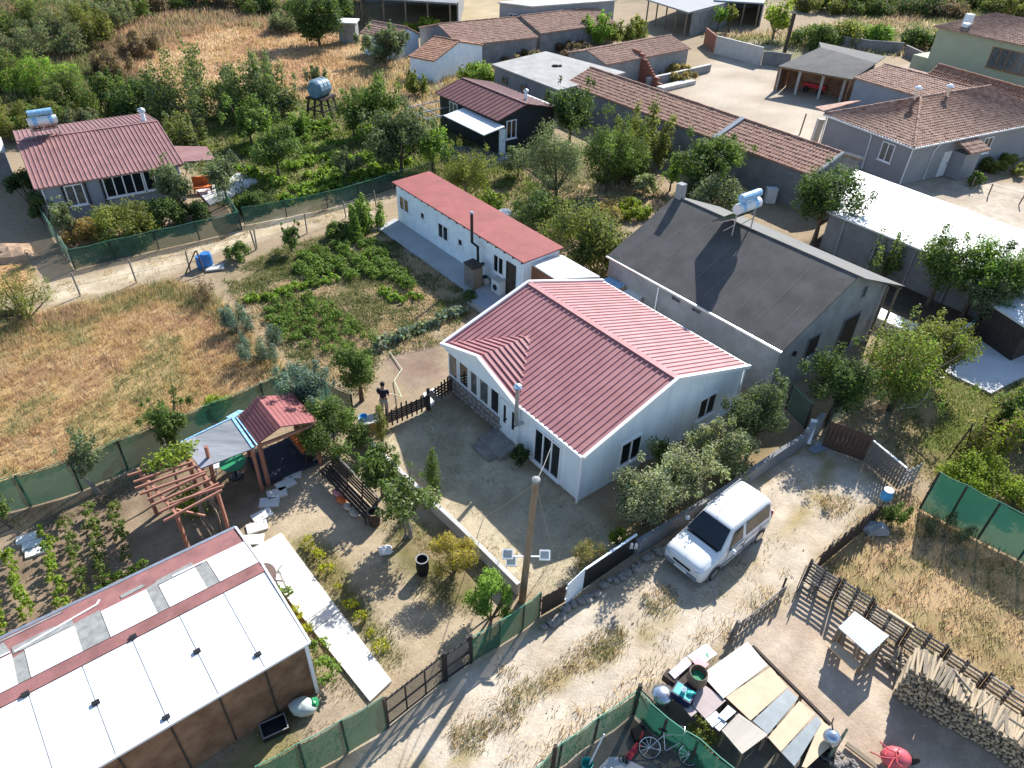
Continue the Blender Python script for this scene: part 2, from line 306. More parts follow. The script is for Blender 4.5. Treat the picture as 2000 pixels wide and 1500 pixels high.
def ground_grid(x0, x1, y0, y1, st, hole=None, relief=0.0):
    nx, ny = int(round((x1 - x0) / st)), int(round((y1 - y0) / st))
    gx, gy = np.meshgrid(x0 + np.arange(nx + 1) * st, y0 + np.arange(ny + 1) * st); X, Y = gx.ravel(), gy.ravel()
    col, own, names = ground_color(X, Y)
    Z = np.zeros(len(X))
    if relief:
        e = np.minimum.reduce([X - x0, x1 - X, Y - y0, y1 - Y]); Z = -relief * fbm(X / .7, Y / .7, 5, 3) * np.clip(e / 2, 0, 1)
    i, j = np.meshgrid(np.arange(nx), np.arange(ny)); k = (j * (nx + 1) + i).ravel(); Q = np.stack([k, k + 1, k + nx + 2, k + nx + 1], 1)
    cx, cy = X[k] + st / 2, Y[k] + st / 2; keep = np.ones(len(k), bool)
    if hole: keep = ~((cx > hole[0]) & (cx < hole[1]) & (cy > hole[2]) & (cy < hole[3]))
    return np.stack([X, Y, Z], 1), Q[keep], col, own[k][keep], names
pieces = [ground_grid(-36, 45, 6, 63, .3, None, .06), ground_grid(-160.5, 199.5, -24, 231, 1.5, (-36, 45, 6, 63))]
for nm in pieces[0][4]:
    Vs, Qs, Cs, off = [], [], [], 0
    for V, Q, c, own, names in pieces:
        q = Q[own == names.index(nm)]
        if not len(q): continue
        u, inv = np.unique(q, return_inverse=True); Vs.append(V[u]); Cs.append(c[u]); Qs.append(inv.reshape(q.shape) + off); off += len(u)
    if nm == 'ground':                             # carries on to the horizon
        far = [(-160.5, 199.5, 231, 3000), (-160.5, 199.5, -3000, -24), (-3000, -160.5, -3000, 3000), (199.5, 3000, -3000, 3000)]
        for a, b, c0, d in far:
            Vs.append(np.array([(a, c0, 0), (b, c0, 0), (b, d, 0), (a, d, 0)], float)); Cs.append(np.tile(np.array(A(140, 126, 88)), (4, 1))); Qs.append(np.arange(4)[None] + off); off += 4
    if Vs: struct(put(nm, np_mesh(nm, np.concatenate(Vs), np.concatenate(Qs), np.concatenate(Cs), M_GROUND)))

def flat(name, px, z, t, m, kind=True):           # a paved slab
    o = MB().slab([P(x, y, z) for x, y in px], t).build(name, m)
    if kind: struct(o)
    return o
# ------------------------------------------------------------------ building helpers
X3, Y3 = Vector((1, 0, 0)), Vector((0, 1, 0))
def lp(root, px, py, z):                          # photo position at height z in a thing's own axes
    a = root.rotation_euler[2]; q = P(px, py, z) - Vector((root.location[0], root.location[1], 0))
    return Vector((q.x * math.cos(a) + q.y * math.sin(a), -q.x * math.sin(a) + q.y * math.cos(a), z))
def tilefield(mb, a, b, c, d, nu, nv, seed=0, lift=.05, bow=.045):
    # overlapping clay tiles laid over the slope a-b (eave) c-d (ridge)
    q = random.Random(seed); a, b, c, d = map(Vector, (a, b, c, d)); n = (b - a).cross(d - a).normalized()
    at = lambda u, v: (a * (1 - u) + b * u) * (1 - v) + (d * (1 - u) + c * u) * v
    for j in range(nv):
        v0, v1 = max(0, (j - .12) / nv), min(1, (j + 1.04) / nv)
        for i in range(nu):
            u0, u1 = i / nu, (i + .93) / nu; um = (u0 + u1) / 2; e = q.uniform(-.012, .012); k = len(mb.v); o0 = n * (lift + e); o1 = n * (.012 + e); m0 = n * (lift + bow + e); m1 = n * (.012 + bow + e)
            mb.v += [tuple(p) for p in (at(u0, v0) + o0, at(um, v0) + m0, at(u1, v0) + o0, at(u0, v1) + o1, at(um, v1) + m1, at(u1, v1) + o1, at(u0, v0) - n * .01, at(u1, v0) - n * .01)]
            mb.f += [(k, k + 1, k + 4, k + 3), (k + 1, k + 2, k + 5, k + 4), (k + 6, k + 7, k + 2, k + 1, k)]
def ridgetiles(mb, p, q, step=.36, r=.11, seed=3):
    p, q = Vector(p), Vector(q); n = max(1, int((q - p).length / step)); s = random.Random(seed)
    for i in range(n):
        a = p.lerp(q, i / n); b = p.lerp(q, (i + .94) / n); z = Vector((0, 0, .03 + s.uniform(0, .03))); mb.tube([a + z, b + z], [r, r * .85], 6)
def ribs(mb, a, b, c, d, step, wd=.055, h=.045):
    a, b, c, d = map(Vector, (a, b, c, d)); L = (b - a).length; n = max(2, int(round(L / step)))
    nn = (b - a).cross(d - a).normalized(); up = nn if nn.z > 0 else -nn; t = (b - a).normalized() * wd
    for i in range(n + 1):
        u = i / n; p = a.lerp(b, u); q = d.lerp(c, u)
        if (q - p).length < .15: continue
        k = len(mb.v); mb.v += [tuple(x) for x in (p - t, p - t * .45 + up * h, p + t * .45 + up * h, p + t, q - t, q - t * .45 + up * h, q + t * .45 + up * h, q + t)]
        mb.f += [(k, k + 1, k + 5, k + 4), (k + 1, k + 2, k + 6, k + 5), (k + 2, k + 3, k + 7, k + 6), (k, k + 3, k + 2, k + 1)]
def roofpart(root, slopes, m, style, name='roof', pitch=.28, thick=.07, nu=None, nv=None, tm=None):
    mb = MB()
    for a, b, c, d in slopes: mb.slab([a, b, c, d] if Vector(c) != Vector(d) else [a, b, c], thick)
    if style == 'rib':
        for s in slopes: ribs(mb, *s, pitch)
    r = mb.build(name, m, root)
    if style == 'tile':
        tb = MB()
        for k, (a, b, c, d) in enumerate(slopes):
            W = (Vector(b) - Vector(a)).length; H2 = (Vector(d) - Vector(a)).length; tilefield(tb, a, b, c, d, max(4, int(W / .27)), max(3, int(H2 / .36)), k)
        stuff(tb.build('roof_tiles', tm or m, r))
    return r
def gable(name, label, cat, o, yaw, L, W, ze, yr, zr, ze2, wm, rm, ov=.12, ovx=.12, style='rib', pitch=.28, tm=None, ridge=True):
    r = T(name, label, cat, (o[0], o[1], 0), R(yaw)); t = .09
    k1, k2 = (zr - ze) / yr, (zr - ze2) / (W - yr); w = MB(); y0, y1 = ov, W - ov; x0, x1 = -L + ovx, -ovx
    pr = [(y0, -.2), (y1, -.2), (y1, ze2 + k2 * ov - t), (yr, zr - t), (y0, ze + k1 * ov - t)]
    w.poly([(x1, y, z) for y, z in pr]); w.poly([(x0, y, z) for y, z in reversed(pr)])
    for (ya, za), (yb, zb) in zip(pr, pr[1:] + pr[:1]): w.poly([(x1, ya, za), (x0, ya, za), (x0, yb, zb), (x1, yb, zb)])
    w.build('wall', wm, r)
    sl = [((-L, 0, ze), (0, 0, ze), (0, yr, zr), (-L, yr, zr)), ((0, W, ze2), (-L, W, ze2), (-L, yr, zr), (0, yr, zr))]
    rf = roofpart(r, sl, rm, style, pitch=pitch, tm=tm)
    if style == 'tile':
        m = MB(); ridgetiles(m, (-L, yr, zr), (0, yr, zr)); m.build('ridge_tiles', tm or rm, rf)
    elif ridge: MB().bar((-L, yr, zr + .02), (0, yr, zr + .02), .26, .05).build('ridge_cap', rm, rf)
    r['dim'] = (L, W, ze, yr, zr); del r['dim']
    return r
def gable_px(name, label, cat, el, er, rl, rr, ze, zr, wm, rm, **k):
    a, b = P(*el, ze), P(*er, ze); d = b - a; L = d.length; yaw = math.atan2(d.y, d.x); n = Vector((-math.sin(yaw), math.cos(yaw), 0))
    yr = ((P(*rl, zr) - a).dot(n) + (P(*rr, zr) - a).dot(n)) / 2
    return gable(name, label, cat, b, math.degrees(yaw), L, 2 * yr, ze, yr, zr, ze, wm, rm, **k), L, yr
def window(root, p, dx, nrm, wd, h, n=2, fm=None, gm=None, label=None, fw=.07, name='window', rows=1, sill=True):
    fm = fm or M['trim']; p, dx, nrm = Vector(p), Vector(dx), Vector(nrm); up = Vector((0, 0, 1)); mb = MB()
    def blk(a0, a1, z0, z1, d0, d1, mb):
        c = [p + dx * a + up * z + nrm * d for z in (z0, z1) for a, d in ((a0, d0), (a1, d0), (a1, d1), (a0, d1))]
        mb.hexa(c)
    blk(0, wd, 0, fw, .005, .06, mb); blk(0, wd, h - fw, h, .005, .06, mb)
    for i in range(n + 1):
        x = (wd - fw) * i / n; blk(x, x + fw, fw, h - fw, .005, .055, mb)
    for k in range(1, rows): blk(fw, wd - fw, h * k / rows - .02, h * k / rows + .02, .005, .05, mb)
    if sill: blk(-.08, wd + .08, -.06, -.003, .003, .12, mb)
    f = mb.build(name, fm, root)
    if label: f['label'] = label
    for i in range(n):
        g = MB(); x = (wd - fw) * i / n; blk(x + fw, x + (wd - fw) / n, fw, h - fw, .006, .022, g); g.build('pane', gm or M['glass'], f)
    return f
def door(root, p, dx, nrm, wd, h, m, fm=None, glass=None, name='door'):
    p, dx, nrm = Vector(p), Vector(dx), Vector(nrm); up = Vector((0, 0, 1))
    def blk(mb, a0, a1, z0, z1, d0, d1): mb.hexa([p + dx * a + up * z + nrm * d for z in (z0, z1) for a, d in ((a0, d0), (a1, d0), (a1, d1), (a0, d1))]); return mb
    f = MB(); blk(f, 0, .08, 0, h, .004, .07); blk(f, wd - .08, wd, 0, h, .004, .07); blk(f, .08, wd - .08, h - .08, h, .004, .07)
    blk(f, .08, wd - .08, 0, h - .08, .004, .035); d = f.build(name, m, root)
    if glass:
        g = MB(); blk(g, .2, wd - .2, .75, h - .25, .036, .045); g.build('pane', M['glass'], d)
    k = MB(); blk(k, wd - .19, wd - .12, 1.0, 1.06, .036, .1); k.build('handle', M['dmetal'], d); return d
def pipe(root, pts, r, m, name='downpipe', n=8): return MB().tube(pts, r, n).build(name, m, root)
def chimney(root, p, h, r=.12, m=None, cap=True, name='chimney'):
    p = Vector(p); c = MB().tube([p, p + Vector((0, 0, h))], r, 10).build(name, m or M['metal'], root)
    if cap: MB().lathe([(r * 1.1, 0), (r * 1.9, .05), (r * 1.6, .2), (r * .5, .3)], 12, tuple(p + Vector((0, 0, h)))).build('cowl', M['metal'], c)
    return c

# ------------------------------------------------------------------ the white house with the red ribbed roof (in the middle)
MO = (2.716, 19.477)
mh = gable('house', 'white prefab house with pinkish red ribbed metal roof and glazed gabled porch', 'house', MO, -50.6, 9.1, 9.7, 2.45, 4.75, 3.96, 2.45, M['white'], M['redroof'], style='rib')
# porch gable, its ridge running back into the main slope
pz, px0, px1, pm = 3.3, -9.1, -3.84, -6.4
pr = roofpart(mh, [((pm, -.12, pz), (pm, 2.75, pz), (px0, .02, 2.47), (px0, -.12, 2.45)), ((px1, -.12, 2.45), (px1, .02, 2.47), (pm, 2.75, pz), (pm, -.12, pz))], M['redroof'], 'none', 'porch_roof')
rb = MB()
for k in range(11):                               # ribs fall both ways from the porch ridge to the valley or the eave
    y = -.08 + k * .27
    for xe in (px0, px1):
        f = max(0, min(1, 1 - (y - .02) / 2.73)) if y > .02 else 1
        if f < .06: continue
        xb = pm + (xe - pm) * f; zb = pz + (2.47 - pz) * f; d = Vector((xb - pm, 0, zb - pz)).normalized()
        rb.bar((pm, y, pz + .03), (xb, y, zb + .03), .07, .05)
rb.build('roof_rib', M['redroof'], pr)
w_ = MB(); w_.poly([(px0 + .1, -.05, 2.2), (px1, -.05, 2.2), (px1, -.05, 2.4), (pm, -.05, pz - .06), (px0 + .1, -.05, 2.4)]); w_.poly([(px0 + .1, .13, 2.2), (px0 + .1, .13, 2.4), (pm, .13, pz - .06), (px1, .13, 2.4), (px1, .13, 2.2)]); w_.poly([(px0 + .1, -.05, 2.2), (px0 + .1, .13, 2.2), (px1, .13, 2.2), (px1, -.05, 2.2)])
w_.build('porch_gable', M['white'], mh)
tr = MB()
for p, q in (((px0 - .03, -.15, 2.46), (pm, -.15, pz + .02)), ((pm, -.15, pz + .02), (px1 + .03, -.15, 2.46)), ((.03, -.04, 2.44), (.03, 4.75, 3.97)), ((.03, 4.75, 3.97), (.03, 9.74, 2.44)), ((-9.13, -.04, 2.46), (-9.13, 4.75, 3.99)), ((-9.13, 4.75, 3.99), (-9.13, 9.74, 2.46))): MB().bar(p, q, .14, .16).build('fascia', M['trim'], mh)
MB().bar((px1 + .1, -.04, 2.4), (0, -.04, 2.4), .1, .1).build('gutter', M['trim'], mh)
MB().bar((-9.1, 9.74, 2.4), (0, 9.74, 2.4), .1, .1).build('gutter', M['trim'], mh)
for x, y in ((-.1, .02), (-.1, 9.66), (px1 + .02, .02)): MB().tube([(x, y, 2.4), (x + .02, y - .03 if y < 5 else y + .03, 0)], .045, 8).build('downpipe', M['trim'], mh)
for xs, wd, gm in ((-8.92, .72, M['glassb']), (-8.1, .74, M['glass']), (-7.28, .6, M['glassb']), (-6.6, .72, M['glassb']), (-5.8, .66, M['glass'])): window(mh, (xs, .12, .86), X3, -Y3, wd, 1.36, 1, M['trim'], gm, sill=False)
window(mh, (-5.06, .12, 1.98), X3, -Y3, 1.1, .34, 2, name='fanlight', sill=False)
for xs in (-5.06, -4.5): door(mh, (xs, .12, .04), X3, -Y3, .55, 1.92, M['white'], glass=True)
window(mh, (-2.86, .12, .14), X3, -Y3, 1.6, 1.8, 3)
window(mh, (-.12, 2.15, .62), Y3, X3, 1.2, 1.22, 2); window(mh, (-.12, 6.8, .7), Y3, X3, 1.15, 1.15, 2)
q = random.Random(4)                              # rough stone plinth under the porch windows, in the shade
stone_meshes = [MB().blob((0, 0, 0), .5, s, 7, 4, (1, .6, .72), .18).mesh('stone', M['stone']) for s in range(5)]
for row in range(3):
    x = -8.95
    while x < -5.25:
        s = q.uniform(.26, .42); put('stone', stone_meshes[q.randrange(5)], mh, (x + s / 2, .06, .14 + row * .27), (q.uniform(-.2, .2), q.uniform(-.3, .3), 0), (s * 1.1, .34, .36)); x += s
    
MB().box(-5.3, -3.7, -.95, .05, 0, .17).build('step', M['stone'], mh); MB().box(-5.1, -3.9, -1.4, -.955, 0, .09).build('step', M['stone'], mh)
fl = MB().tube([(-3.62, .1, 1.55), (-3.62, -.22, 1.62), (-3.62, -.25, 1.8), (-3.62, -.25, 3.45)], .085, 10).build('flue', M['metal'], mh)
MB().lathe([(.1, 0), (.17, .03), (.19, .1), (.12, .2), (.04, .23)], 14, (-3.62, -.25, 3.45)).build('cowl', M['silver'], fl)
for y in (1.15, 2.3, 3.45, 4.6, 5.75, 6.9, 8.05): MB().bar((-.117, y, .02), (-.117, y, 2.45 + 1.5 * (y if y < 4.75 else 9.55 - y) / 4.85 - .12), .012, .014).build('wall_seam', M['white'], mh)
for x in (-.9, -3.2): MB().bar((x, .117, .02), (x, .117, 2.4), .012, .012).build('wall_seam', M['white'], mh)

# ------------------------------------------------------------------ grey house with felt roof
gh = gable('house', 'unfinished grey rendered house under a large dark roofing felt roof', 'house', (11.77, 26.33), -50.6, 11.0, 8.9, 2.8, 4.9, 5.0, 3.25, M['cement'], M['felt'], ov=.1, ovx=.12, style='none', ridge=False)
fs = MB()                                         # overlapping felt strips with pale lap seams
for k in range(1, 11):
    x = -11 + k * 1.0 + rnd.uniform(-.1, .1); y0 = rnd.uniform(.5, 1.2); y1 = (4.4, 2.6, 3.4)[k % 3] + rnd.uniform(-.3, .3); fs.bar((x, y0, 2.805 + y0 * .449), (x + rnd.uniform(-.03, .03), y1, 2.805 + y1 * .449), .028, .012)
fs.build('felt_seam', M['feltlight'], gh)
MB().slab([(-11.02, 4.86, 5.035), (.35, 4.86, 5.035), (.45, 9.4, 3.2), (-11.02, 9.2, 3.3)], .05).build('rear_roof', mat('pale_fibre_cement', (.14, .135, .125), .9, .12, 1.2), gh)
for y in (8.3, 9.1):
    MB().bar((.3 if y > 9 else .1, y, 0), (.3 if y > 9 else .1, y, 3.4 if y < 9 else 3.15), .1).build('post', M['wood'], gh)
MB().bar((-.2, 9.1, 3.15), (.4, 9.2, 3.12), .08).build('beam', M['wood'], gh)
window(gh, (-.12, 2.35, 1.35), Y3, X3, .95, 1.15, 1, M['cementd'], M['black'], fw=.05, label='small dark unglazed opening')  # flat black pane paints the unlit inside of the opening
window(gh, (-.12, 5.3, .35), Y3, X3, 1.5, 2.1, 1, M['cementd'], M['black'], fw=.05, sill=True, label='wide dark doorway opening')  # black sheet in place of the shade inside the doorway
window(gh, (-.12, 6.2, 3.35), Y3, X3, .28, .55, 1, M['cementd'], M['glass'], fw=.04, sill=False, label='narrow gable vent')
for x in (-6.4, -5.1): window(gh, (x, .1, 2.36), X3, -Y3, .5, .16, 2, M['cementd'], M['glass'], fw=.03, sill=False, name='vent')
pipe(gh, [(-7.3, .06, 2.6), (-7.3, .04, .1)], .045, M['trim']); MB().bar((-11, -.04, 2.76), (0, -.04, 2.76), .09, .09).build('gutter', M['metal'], gh)
MB().box(-10.95, -10.55, 4.75, 5.15, 4.4, 5.75).build('chimney', M['cement'], gh)
MB().box(-.09, .03, 1.2, 1.35, 2.05, 2.25).build('wall_lamp', M['dmetal'], gh)

# ------------------------------------------------------------------ white annex with flat red roof
ao = P(1030, 510, 2.7)
an = T('annex', 'long low white house with a flat plain red roof, beside the vegetable garden', 'house', (ao.x, ao.y, 0), R(-50.6))
AL = 13.2
MB().hexa([(-AL + .1, -.12, 0), (-.12, -.12, 0), (-.12, 2.35, 0), (-AL + .1, 2.35, 0), (-AL + .1, -.12, 2.6), (-.12, -.12, 2.6), (-.12, 2.35, 2.72), (-AL + .1, 2.35, 2.72)]).build('wall', M['whitewash'], an)
MB().slab([(-AL - .1, -.3, 2.68), (0, -.25, 2.68), (0.05, 2.5, 2.8), (-AL - .05, 2.5, 2.8)], .07).build('roof', M['redflat'], an)
raf = MB()
for k in range(18): raf.bar((-AL + .3 + k * .75, -.28, 2.57), (-AL + .3 + k * .75, .1, 2.57), .06, .07)
raf.build('rafter_end', M['woodd'], an)
for xs, z, wd, h in ((-12.75, 1.05, 1.15, .95), (-10.25, 1.3, .5, .5), (-8.3, .85, 1.1, 1.0), (-6.2, 1.15, .5, .5), (-2.75, 1.0, .95, 1.1)): window(an, (xs, -.12, z), X3, -Y3, wd, h, 1 if wd < .6 else 2, M['trim'], M['glass'])
door(an, (-1.55, -.12, .05), X3, -Y3, .8, 2.05, M['woodd'])
sp = MB().tube([(-3.7, -.1, 1.0), (-3.7, -.5, 1.05), (-3.7, -.52, 2.15), (-4.25, -.52, 2.2), (-4.27, -.52, 3.9)], .085, 10).build('stovepipe', M['dmetal'], an)
MB().lathe([(.1, 0), (.13, .05), (.08, .12)], 10, (-4.27, -.52, 3.9)).build('cowl', M['metal'], sp)
MB().tube([(-.06, -.2, 2.6), (-.05, -.22, .1)], .04, 8).build('downpipe', M['trim'], an)
cb = T('cupboard', 'weathered wooden cupboard against the white annex wall beside the black stovepipe', 'cupboard', P(925, 560), R(-50.6))
MB().box(-.45, .45, -.3, .3, .03, 1.35).build('carcass', M['wood'], cb); MB().slab([(-.5, -.36, 1.45), (.5, -.36, 1.45), (.5, .33, 1.5), (-.5, .33, 1.5)], .06).build('top', M['woodd'], cb)
for x in (-.44, .01): MB().box(x, x + .43, -.325, -.3, .1, 1.3).build('door', M['woodgrey'], cb)
slab_pts = [(740, 443), (772, 428), (1040, 600), (905, 566)]
flat('patio', [(737, 444), (772, 426), (1030, 590), (985, 612), (908, 566)], .1, .3, M['slab'])
st2 = T('concrete_step', 'blue grey concrete step block at the end of the annex patio', 'step', P(945, 602), R(-50.6))
MB().box(-.9, .9, -.45, .45, 0, .42).build('block', M['slab'], st2); MB().box(-.95, .95, -.5, .5, .423, .48).build('top', M['bluegrey'], st2)
# small lean-to between annex and house
lt = T('lean_to', 'small outhouse with a white sheet roof and rust brown front, between annex and main house', 'outhouse', P(1080, 560), R(-50.6))
pts = [lp(lt, 1033, 512, 2.4), lp(lt, 1098, 498, 2.45), lp(lt, 1172, 540, 2.5), lp(lt, 1085, 545, 2.35)]
MB().slab(pts, .07).build('roof', M['roofwhite'], lt)
a, b, c, d = pts; MB().slab([p * .94 + (a + c) * .03 - Vector((0, 0, .1)) for p in pts], 2.3).build('wall', mat('rusty_sheet_wall', (.25, .10, .055), .85, .3), lt)

# ------------------------------------------------------------------ left house (red ribbed roof, blue grey walls)
lo = P(78.7, 368, 2.5)
lh = gable('house', 'blue grey bungalow with dull red ribbed roof behind a green mesh fence, far left', 'house', (lo.x + 8.4 * math.cos(R(35)), lo.y + 8.4 * math.sin(R(35)), 0), 35, 8.7, 11.4, 2.5, 6.3, 3.55, 2.75, M['bluegrey'], mat('dull_red_sheet', (.235, .115, .105), .65, .2, 1.1), ov=.3, ovx=.3, style='rib', pitch=.27)
for i, (x, wd, n) in enumerate(((-5.0, 2.35, 4), (-2.6, 1.3, 2))): window(lh, (x, .3, 1.05), X3, -Y3, wd, 1.35, n)
window(lh, (-7.2, .3, .95), X3, -Y3, 1.05, 1.35, 2, M['trim'], M['glassb'])
for x in (-7.35, -6.05, -5.15): MB().box(x, x + .1, .2, .29, .7, 2.4).build('wall_pilaster', M['dmetal'], lh)
cn = MB(); cn.slab([(.05, .6, 2.45), (2.1, .35, 2.3), (2.3, 3.2, 2.3), (.05, 3.9, 2.5)], .06); cn.build('canopy', mat('dull_red_sheet', (.27, .085, .08)), lh)
for x, y in ((2.0, .5), (2.15, 3.0)): MB().bar((x, y, 0), (x, y, 2.25), .08).build('post', M['metal'], lh)
MB().bar((-8.4, .2, 2.42), (0, .2, 2.42), .1, .1).build('gutter', M['trim'], lh); chimney(lh, (-.75, 7.0, 3.35), .75, .15, M['whitewash'])
for x in (-8.35, -.35): MB().tube([(x, .22, 2.4), (x, .25, .05)], .04, 8).build('downpipe', M['trim'], lh)

flat('terrace', [(385, 372), (420, 345), (505, 330), (520, 345), (450, 385), (410, 400)], .07, .2, mat('bright_concrete', (.58, .57, .55), .9, .08, .8, bump=.1))
def water_heater(label, base, rz, hh, sc=1.0, group=None):
    t = T('solar_water_heater', label, 'water heater', base, rz, group)
    fr = MB()
    for x in (-.75, .75):
        fr.bar((x, .35, 0), (x, .35, hh), .05); fr.bar((x, -.6, .35), (x, .35, .9), .05); fr.bar((x, .35, hh * .5), (x, -.2, .05), .04)
    fr.bar((-.75, .35, hh), (.75, .35, hh), .05); fr.bar((-.75, -.6, .35), (.75, -.6, .35), .05); fr.build('frame', M['metal'], t)
    for x in (-.78, .03): MB().slab([(x, -.95, .32), (x + .74, -.95, .32), (x + .74, .3, .98), (x, .3, .98)], .07).build('collector', M['glass'], t)
    tk = MB().tube([(-.85, .35, hh + .26), (.85, .35, hh + .26)], .26, 14).build('tank', M['whiteplas'], t); [MB().tube([(x, .35, hh + .26), (x + .25, .35, hh + .26)], .268, 14).build('band', mat('bright_blue_strip', (.10, .40, .72), .5, .25, 9, c2=(.45, .65, .8)), tk) for x in (-.6, .35)]
    MB().tube([(-.72, .37, hh + .8), (.72, .37, hh + .8)], .2, 12).build('header_tank', mat('bright_blue_strip', (.10, .40, .72)), t)
    for x in (-.6, .3): MB().bar((x, .37, hh + .5), (x, .37, hh + .65), .05).build('bracket', M['metal'], tk)
    return t
h1 = water_heater('solar water heater with silver and blue tank on the dark felt roof', (0, 0, 0), R(219), 1.15)
c_ = Matrix.Rotation(R(-50.6), 4, 'Z') @ Vector((-6.6, 4.55, 0)); h1.location = (11.77 + c_.x, 26.33 + c_.y, 4.8)
h2 = water_heater('solar water heater with twin silver tanks on the ridge of the left bungalow', (0, 0, 0), R(219), .95)
c_ = lh.matrix_basis if False else Matrix.Rotation(R(35), 4, 'Z') @ Vector((-6.9, 6.6, 0)); h2.location = (lh.location.x + c_.x, lh.location.y + c_.y, 3.4)

# ------------------------------------------------------------------ dark cabin
co = P(973, 236, 2.8)
cb_ = gable('cabin', 'dark clad cabin with brown roof and white awning among the trees', 'cabin', (co.x, co.y, 0), -50.6, 8.85, 6.2, 2.8, 2.9, 3.62, 2.8, M['darkwall'], M['brownroof'], ov=.3, ovx=.25, style='rib', pitch=.55)
aw = MB().slab([(-4.9, -1.8, 2.25), (.6, -1.8, 2.2), (.6, .2, 2.5), (-4.9, .2, 2.55)], .07).build('awning', M['roofwhite'], cb_)
window(cb_, (-.25, 1.0, 1.1), Y3, X3, 1.0, 1.45, 2); door(cb_, (-.25, .3, .05), Y3, X3, .6, 1.95, M['white'])
window(cb_, (-7.1, .3, 1.3), X3, -Y3, 1.2, 1.25, 2, M['trim'], M['glassb'])
for x in (-4.8, .5): MB().bar((x, -1.7, 0), (x, -1.7, 2.2), .08).build('post', M['dmetal'], cb_)
chimney(cb_, (-1.6, 4.0, 3.2), .75, .12, M['whitewash'])
pg = MB()
for y in (-3.2, -1.9): pg.bar((-8.5, y, 2.1), (-5.0, y, 2.1), .06)
for x in (-8.5, -6.7, -5.1): pg.bar((x, -3.2, 2.15), (x, .2, 2.2), .06); pg.bar((x, -3.2, 0), (x, -3.2, 2.1), .07)
pf = T('metal_pergola', 'bare metal pergola frame attached in front of the dark cabin', 'pergola', (co.x, co.y, 0), R(-50.6)); pg.build('frame', M['metal'], pf)
flat('cabin_terrace', [(862, 278), (1005, 300), (985, 318), (945, 332), (856, 300)], .06, .2, M['slab'])
lw = T('shed', 'low shed with white sheet roof tucked behind the dark cabin', 'shed', P(1075, 225)); pts = [lp(lw, 1030, 184, 2.3), lp(lw, 1082, 205, 2.3), lp(lw, 1062, 214, 2.2), lp(lw, 1012, 195, 2.2)]
MB().slab(pts, .06).build('roof', M['roofwhite'], lw); MB().slab([p - Vector((0, 0, .08)) for p in pts], 2.1).build('wall', M['cementd'], lw)

# ------------------------------------------------------------------ long tiled barn, flat roofed block and the ruin
tb, tl, tyr = gable_px('barn', 'long clay tiled barn along the pale courtyard, with grey gable end', 'barn', (1103, 163), (1588, 344), (1139, 131), (1641, 293), 2.6, 3.6, M['cementd'], M['tile'], ov=.2, ovx=.15, style='tile')
MB().slab([(-8.9, -.05, 2.74), (-8.5, -.05, 2.74), (-8.5, tyr, 3.77), (-8.9, tyr, 3.77)], .1).build('party_wall_cap', M['bluegrey'], tb)
MB().bar((.02, 0, 2.68), (.02, tyr, 3.67), .2, .16).build('verge', M['cement'], tb); MB().bar((.02, tyr, 3.67), (.02, 2 * tyr, 2.68), .2, .16).build('verge', M['cement'], tb)
def flatblock(name, label, px, z, wm, rm, cat='building', ov=.1, t=.14, zb=0):
    c = P(*px[0], z); r = T(name, label, cat, (c.x, c.y, 0)); pts = [lp(r, x, y, z) for x, y in px]; m = sum(pts, Vector()) / len(pts)
    MB().slab(pts, t).build('roof', rm, r); k = 1 - ov / 3
    MB().slab([Vector((m.x + (p.x - m.x) * k, m.y + (p.y - m.y) * k, z - t - .003)) for p in pts], z - t - zb).build('wall', wm, r); return r
def sq(px):                                      # 3 corners -> a true parallelogram on the plan
    return px
fb = flatblock('flat_roofed_building', 'flat roofed grey block with bare concrete roof behind the cabin', [(960, 125), (1092, 176), (1222, 141), (1066, 100)], 2.8, M['cementd'], M['oldconc'], ov=.15)
dd = (lp(fb, 1092, 176, 2.8) - lp(fb, 960, 125, 2.8)).normalized(); nn = Vector((dd.y, -dd.x, 0))
for k in (1.6, 4.6, 8.2): window(fb, lp(fb, 960, 125, 2.8) * 0 + Vector((lp(fb, 960, 125, 2.8).x, lp(fb, 960, 125, 2.8).y, 1.4)) + dd * k - nn * .1, dd, nn, .8, .7, 1, M['cementd'], M['glass'], sill=False)
tire = T('rubble_heap', 'small heap of dark debris on the bare concrete flat roof', 'debris', P(1084, 130, 2.8)); MB().blob((0, 0, .05), .3, 2, sq=(1.4, 1, .5)).blob((.5, .1, .05), .22, 5, sq=(1, 1, .6)).build('debris', M['woodd'], tire)
rt, rl_, ryr = gable_px('ruined_barn', 'half ruined barn with weathered tile roof and broken brick wall at the courtyard edge', 'barn', (1185, 127), (1350, 95), (1180, 90), (1320, 70), 2.3, 3.1, M['cement'], M['tileold'], ov=.2, ovx=.2, style='tile')
bw = T('broken_wall', 'broken red brick wall stepping down beside the flat roofed block', 'wall', P(1245, 165))
q = random.Random(2); brick_me = MB().box(-.24, .24, -.14, .14, -.105, .105).mesh('brick', M['brick'])
d0, d1 = lp(bw, 1232, 152, 0), lp(bw, 1264, 163, 0); dirv = (d1 - d0).normalized()
for row in range(13):
    for i in range(9 - int(row * .62)): put('brick', brick_me, bw, tuple(d0 + dirv * (i * .5 + (row % 2) * .25 + .15) + Vector((0, 0, .11 + row * .225 + q.uniform(-.01, .01)))), (0, 0, math.atan2(dirv.y, dirv.x) + q.uniform(-.05, .05)))
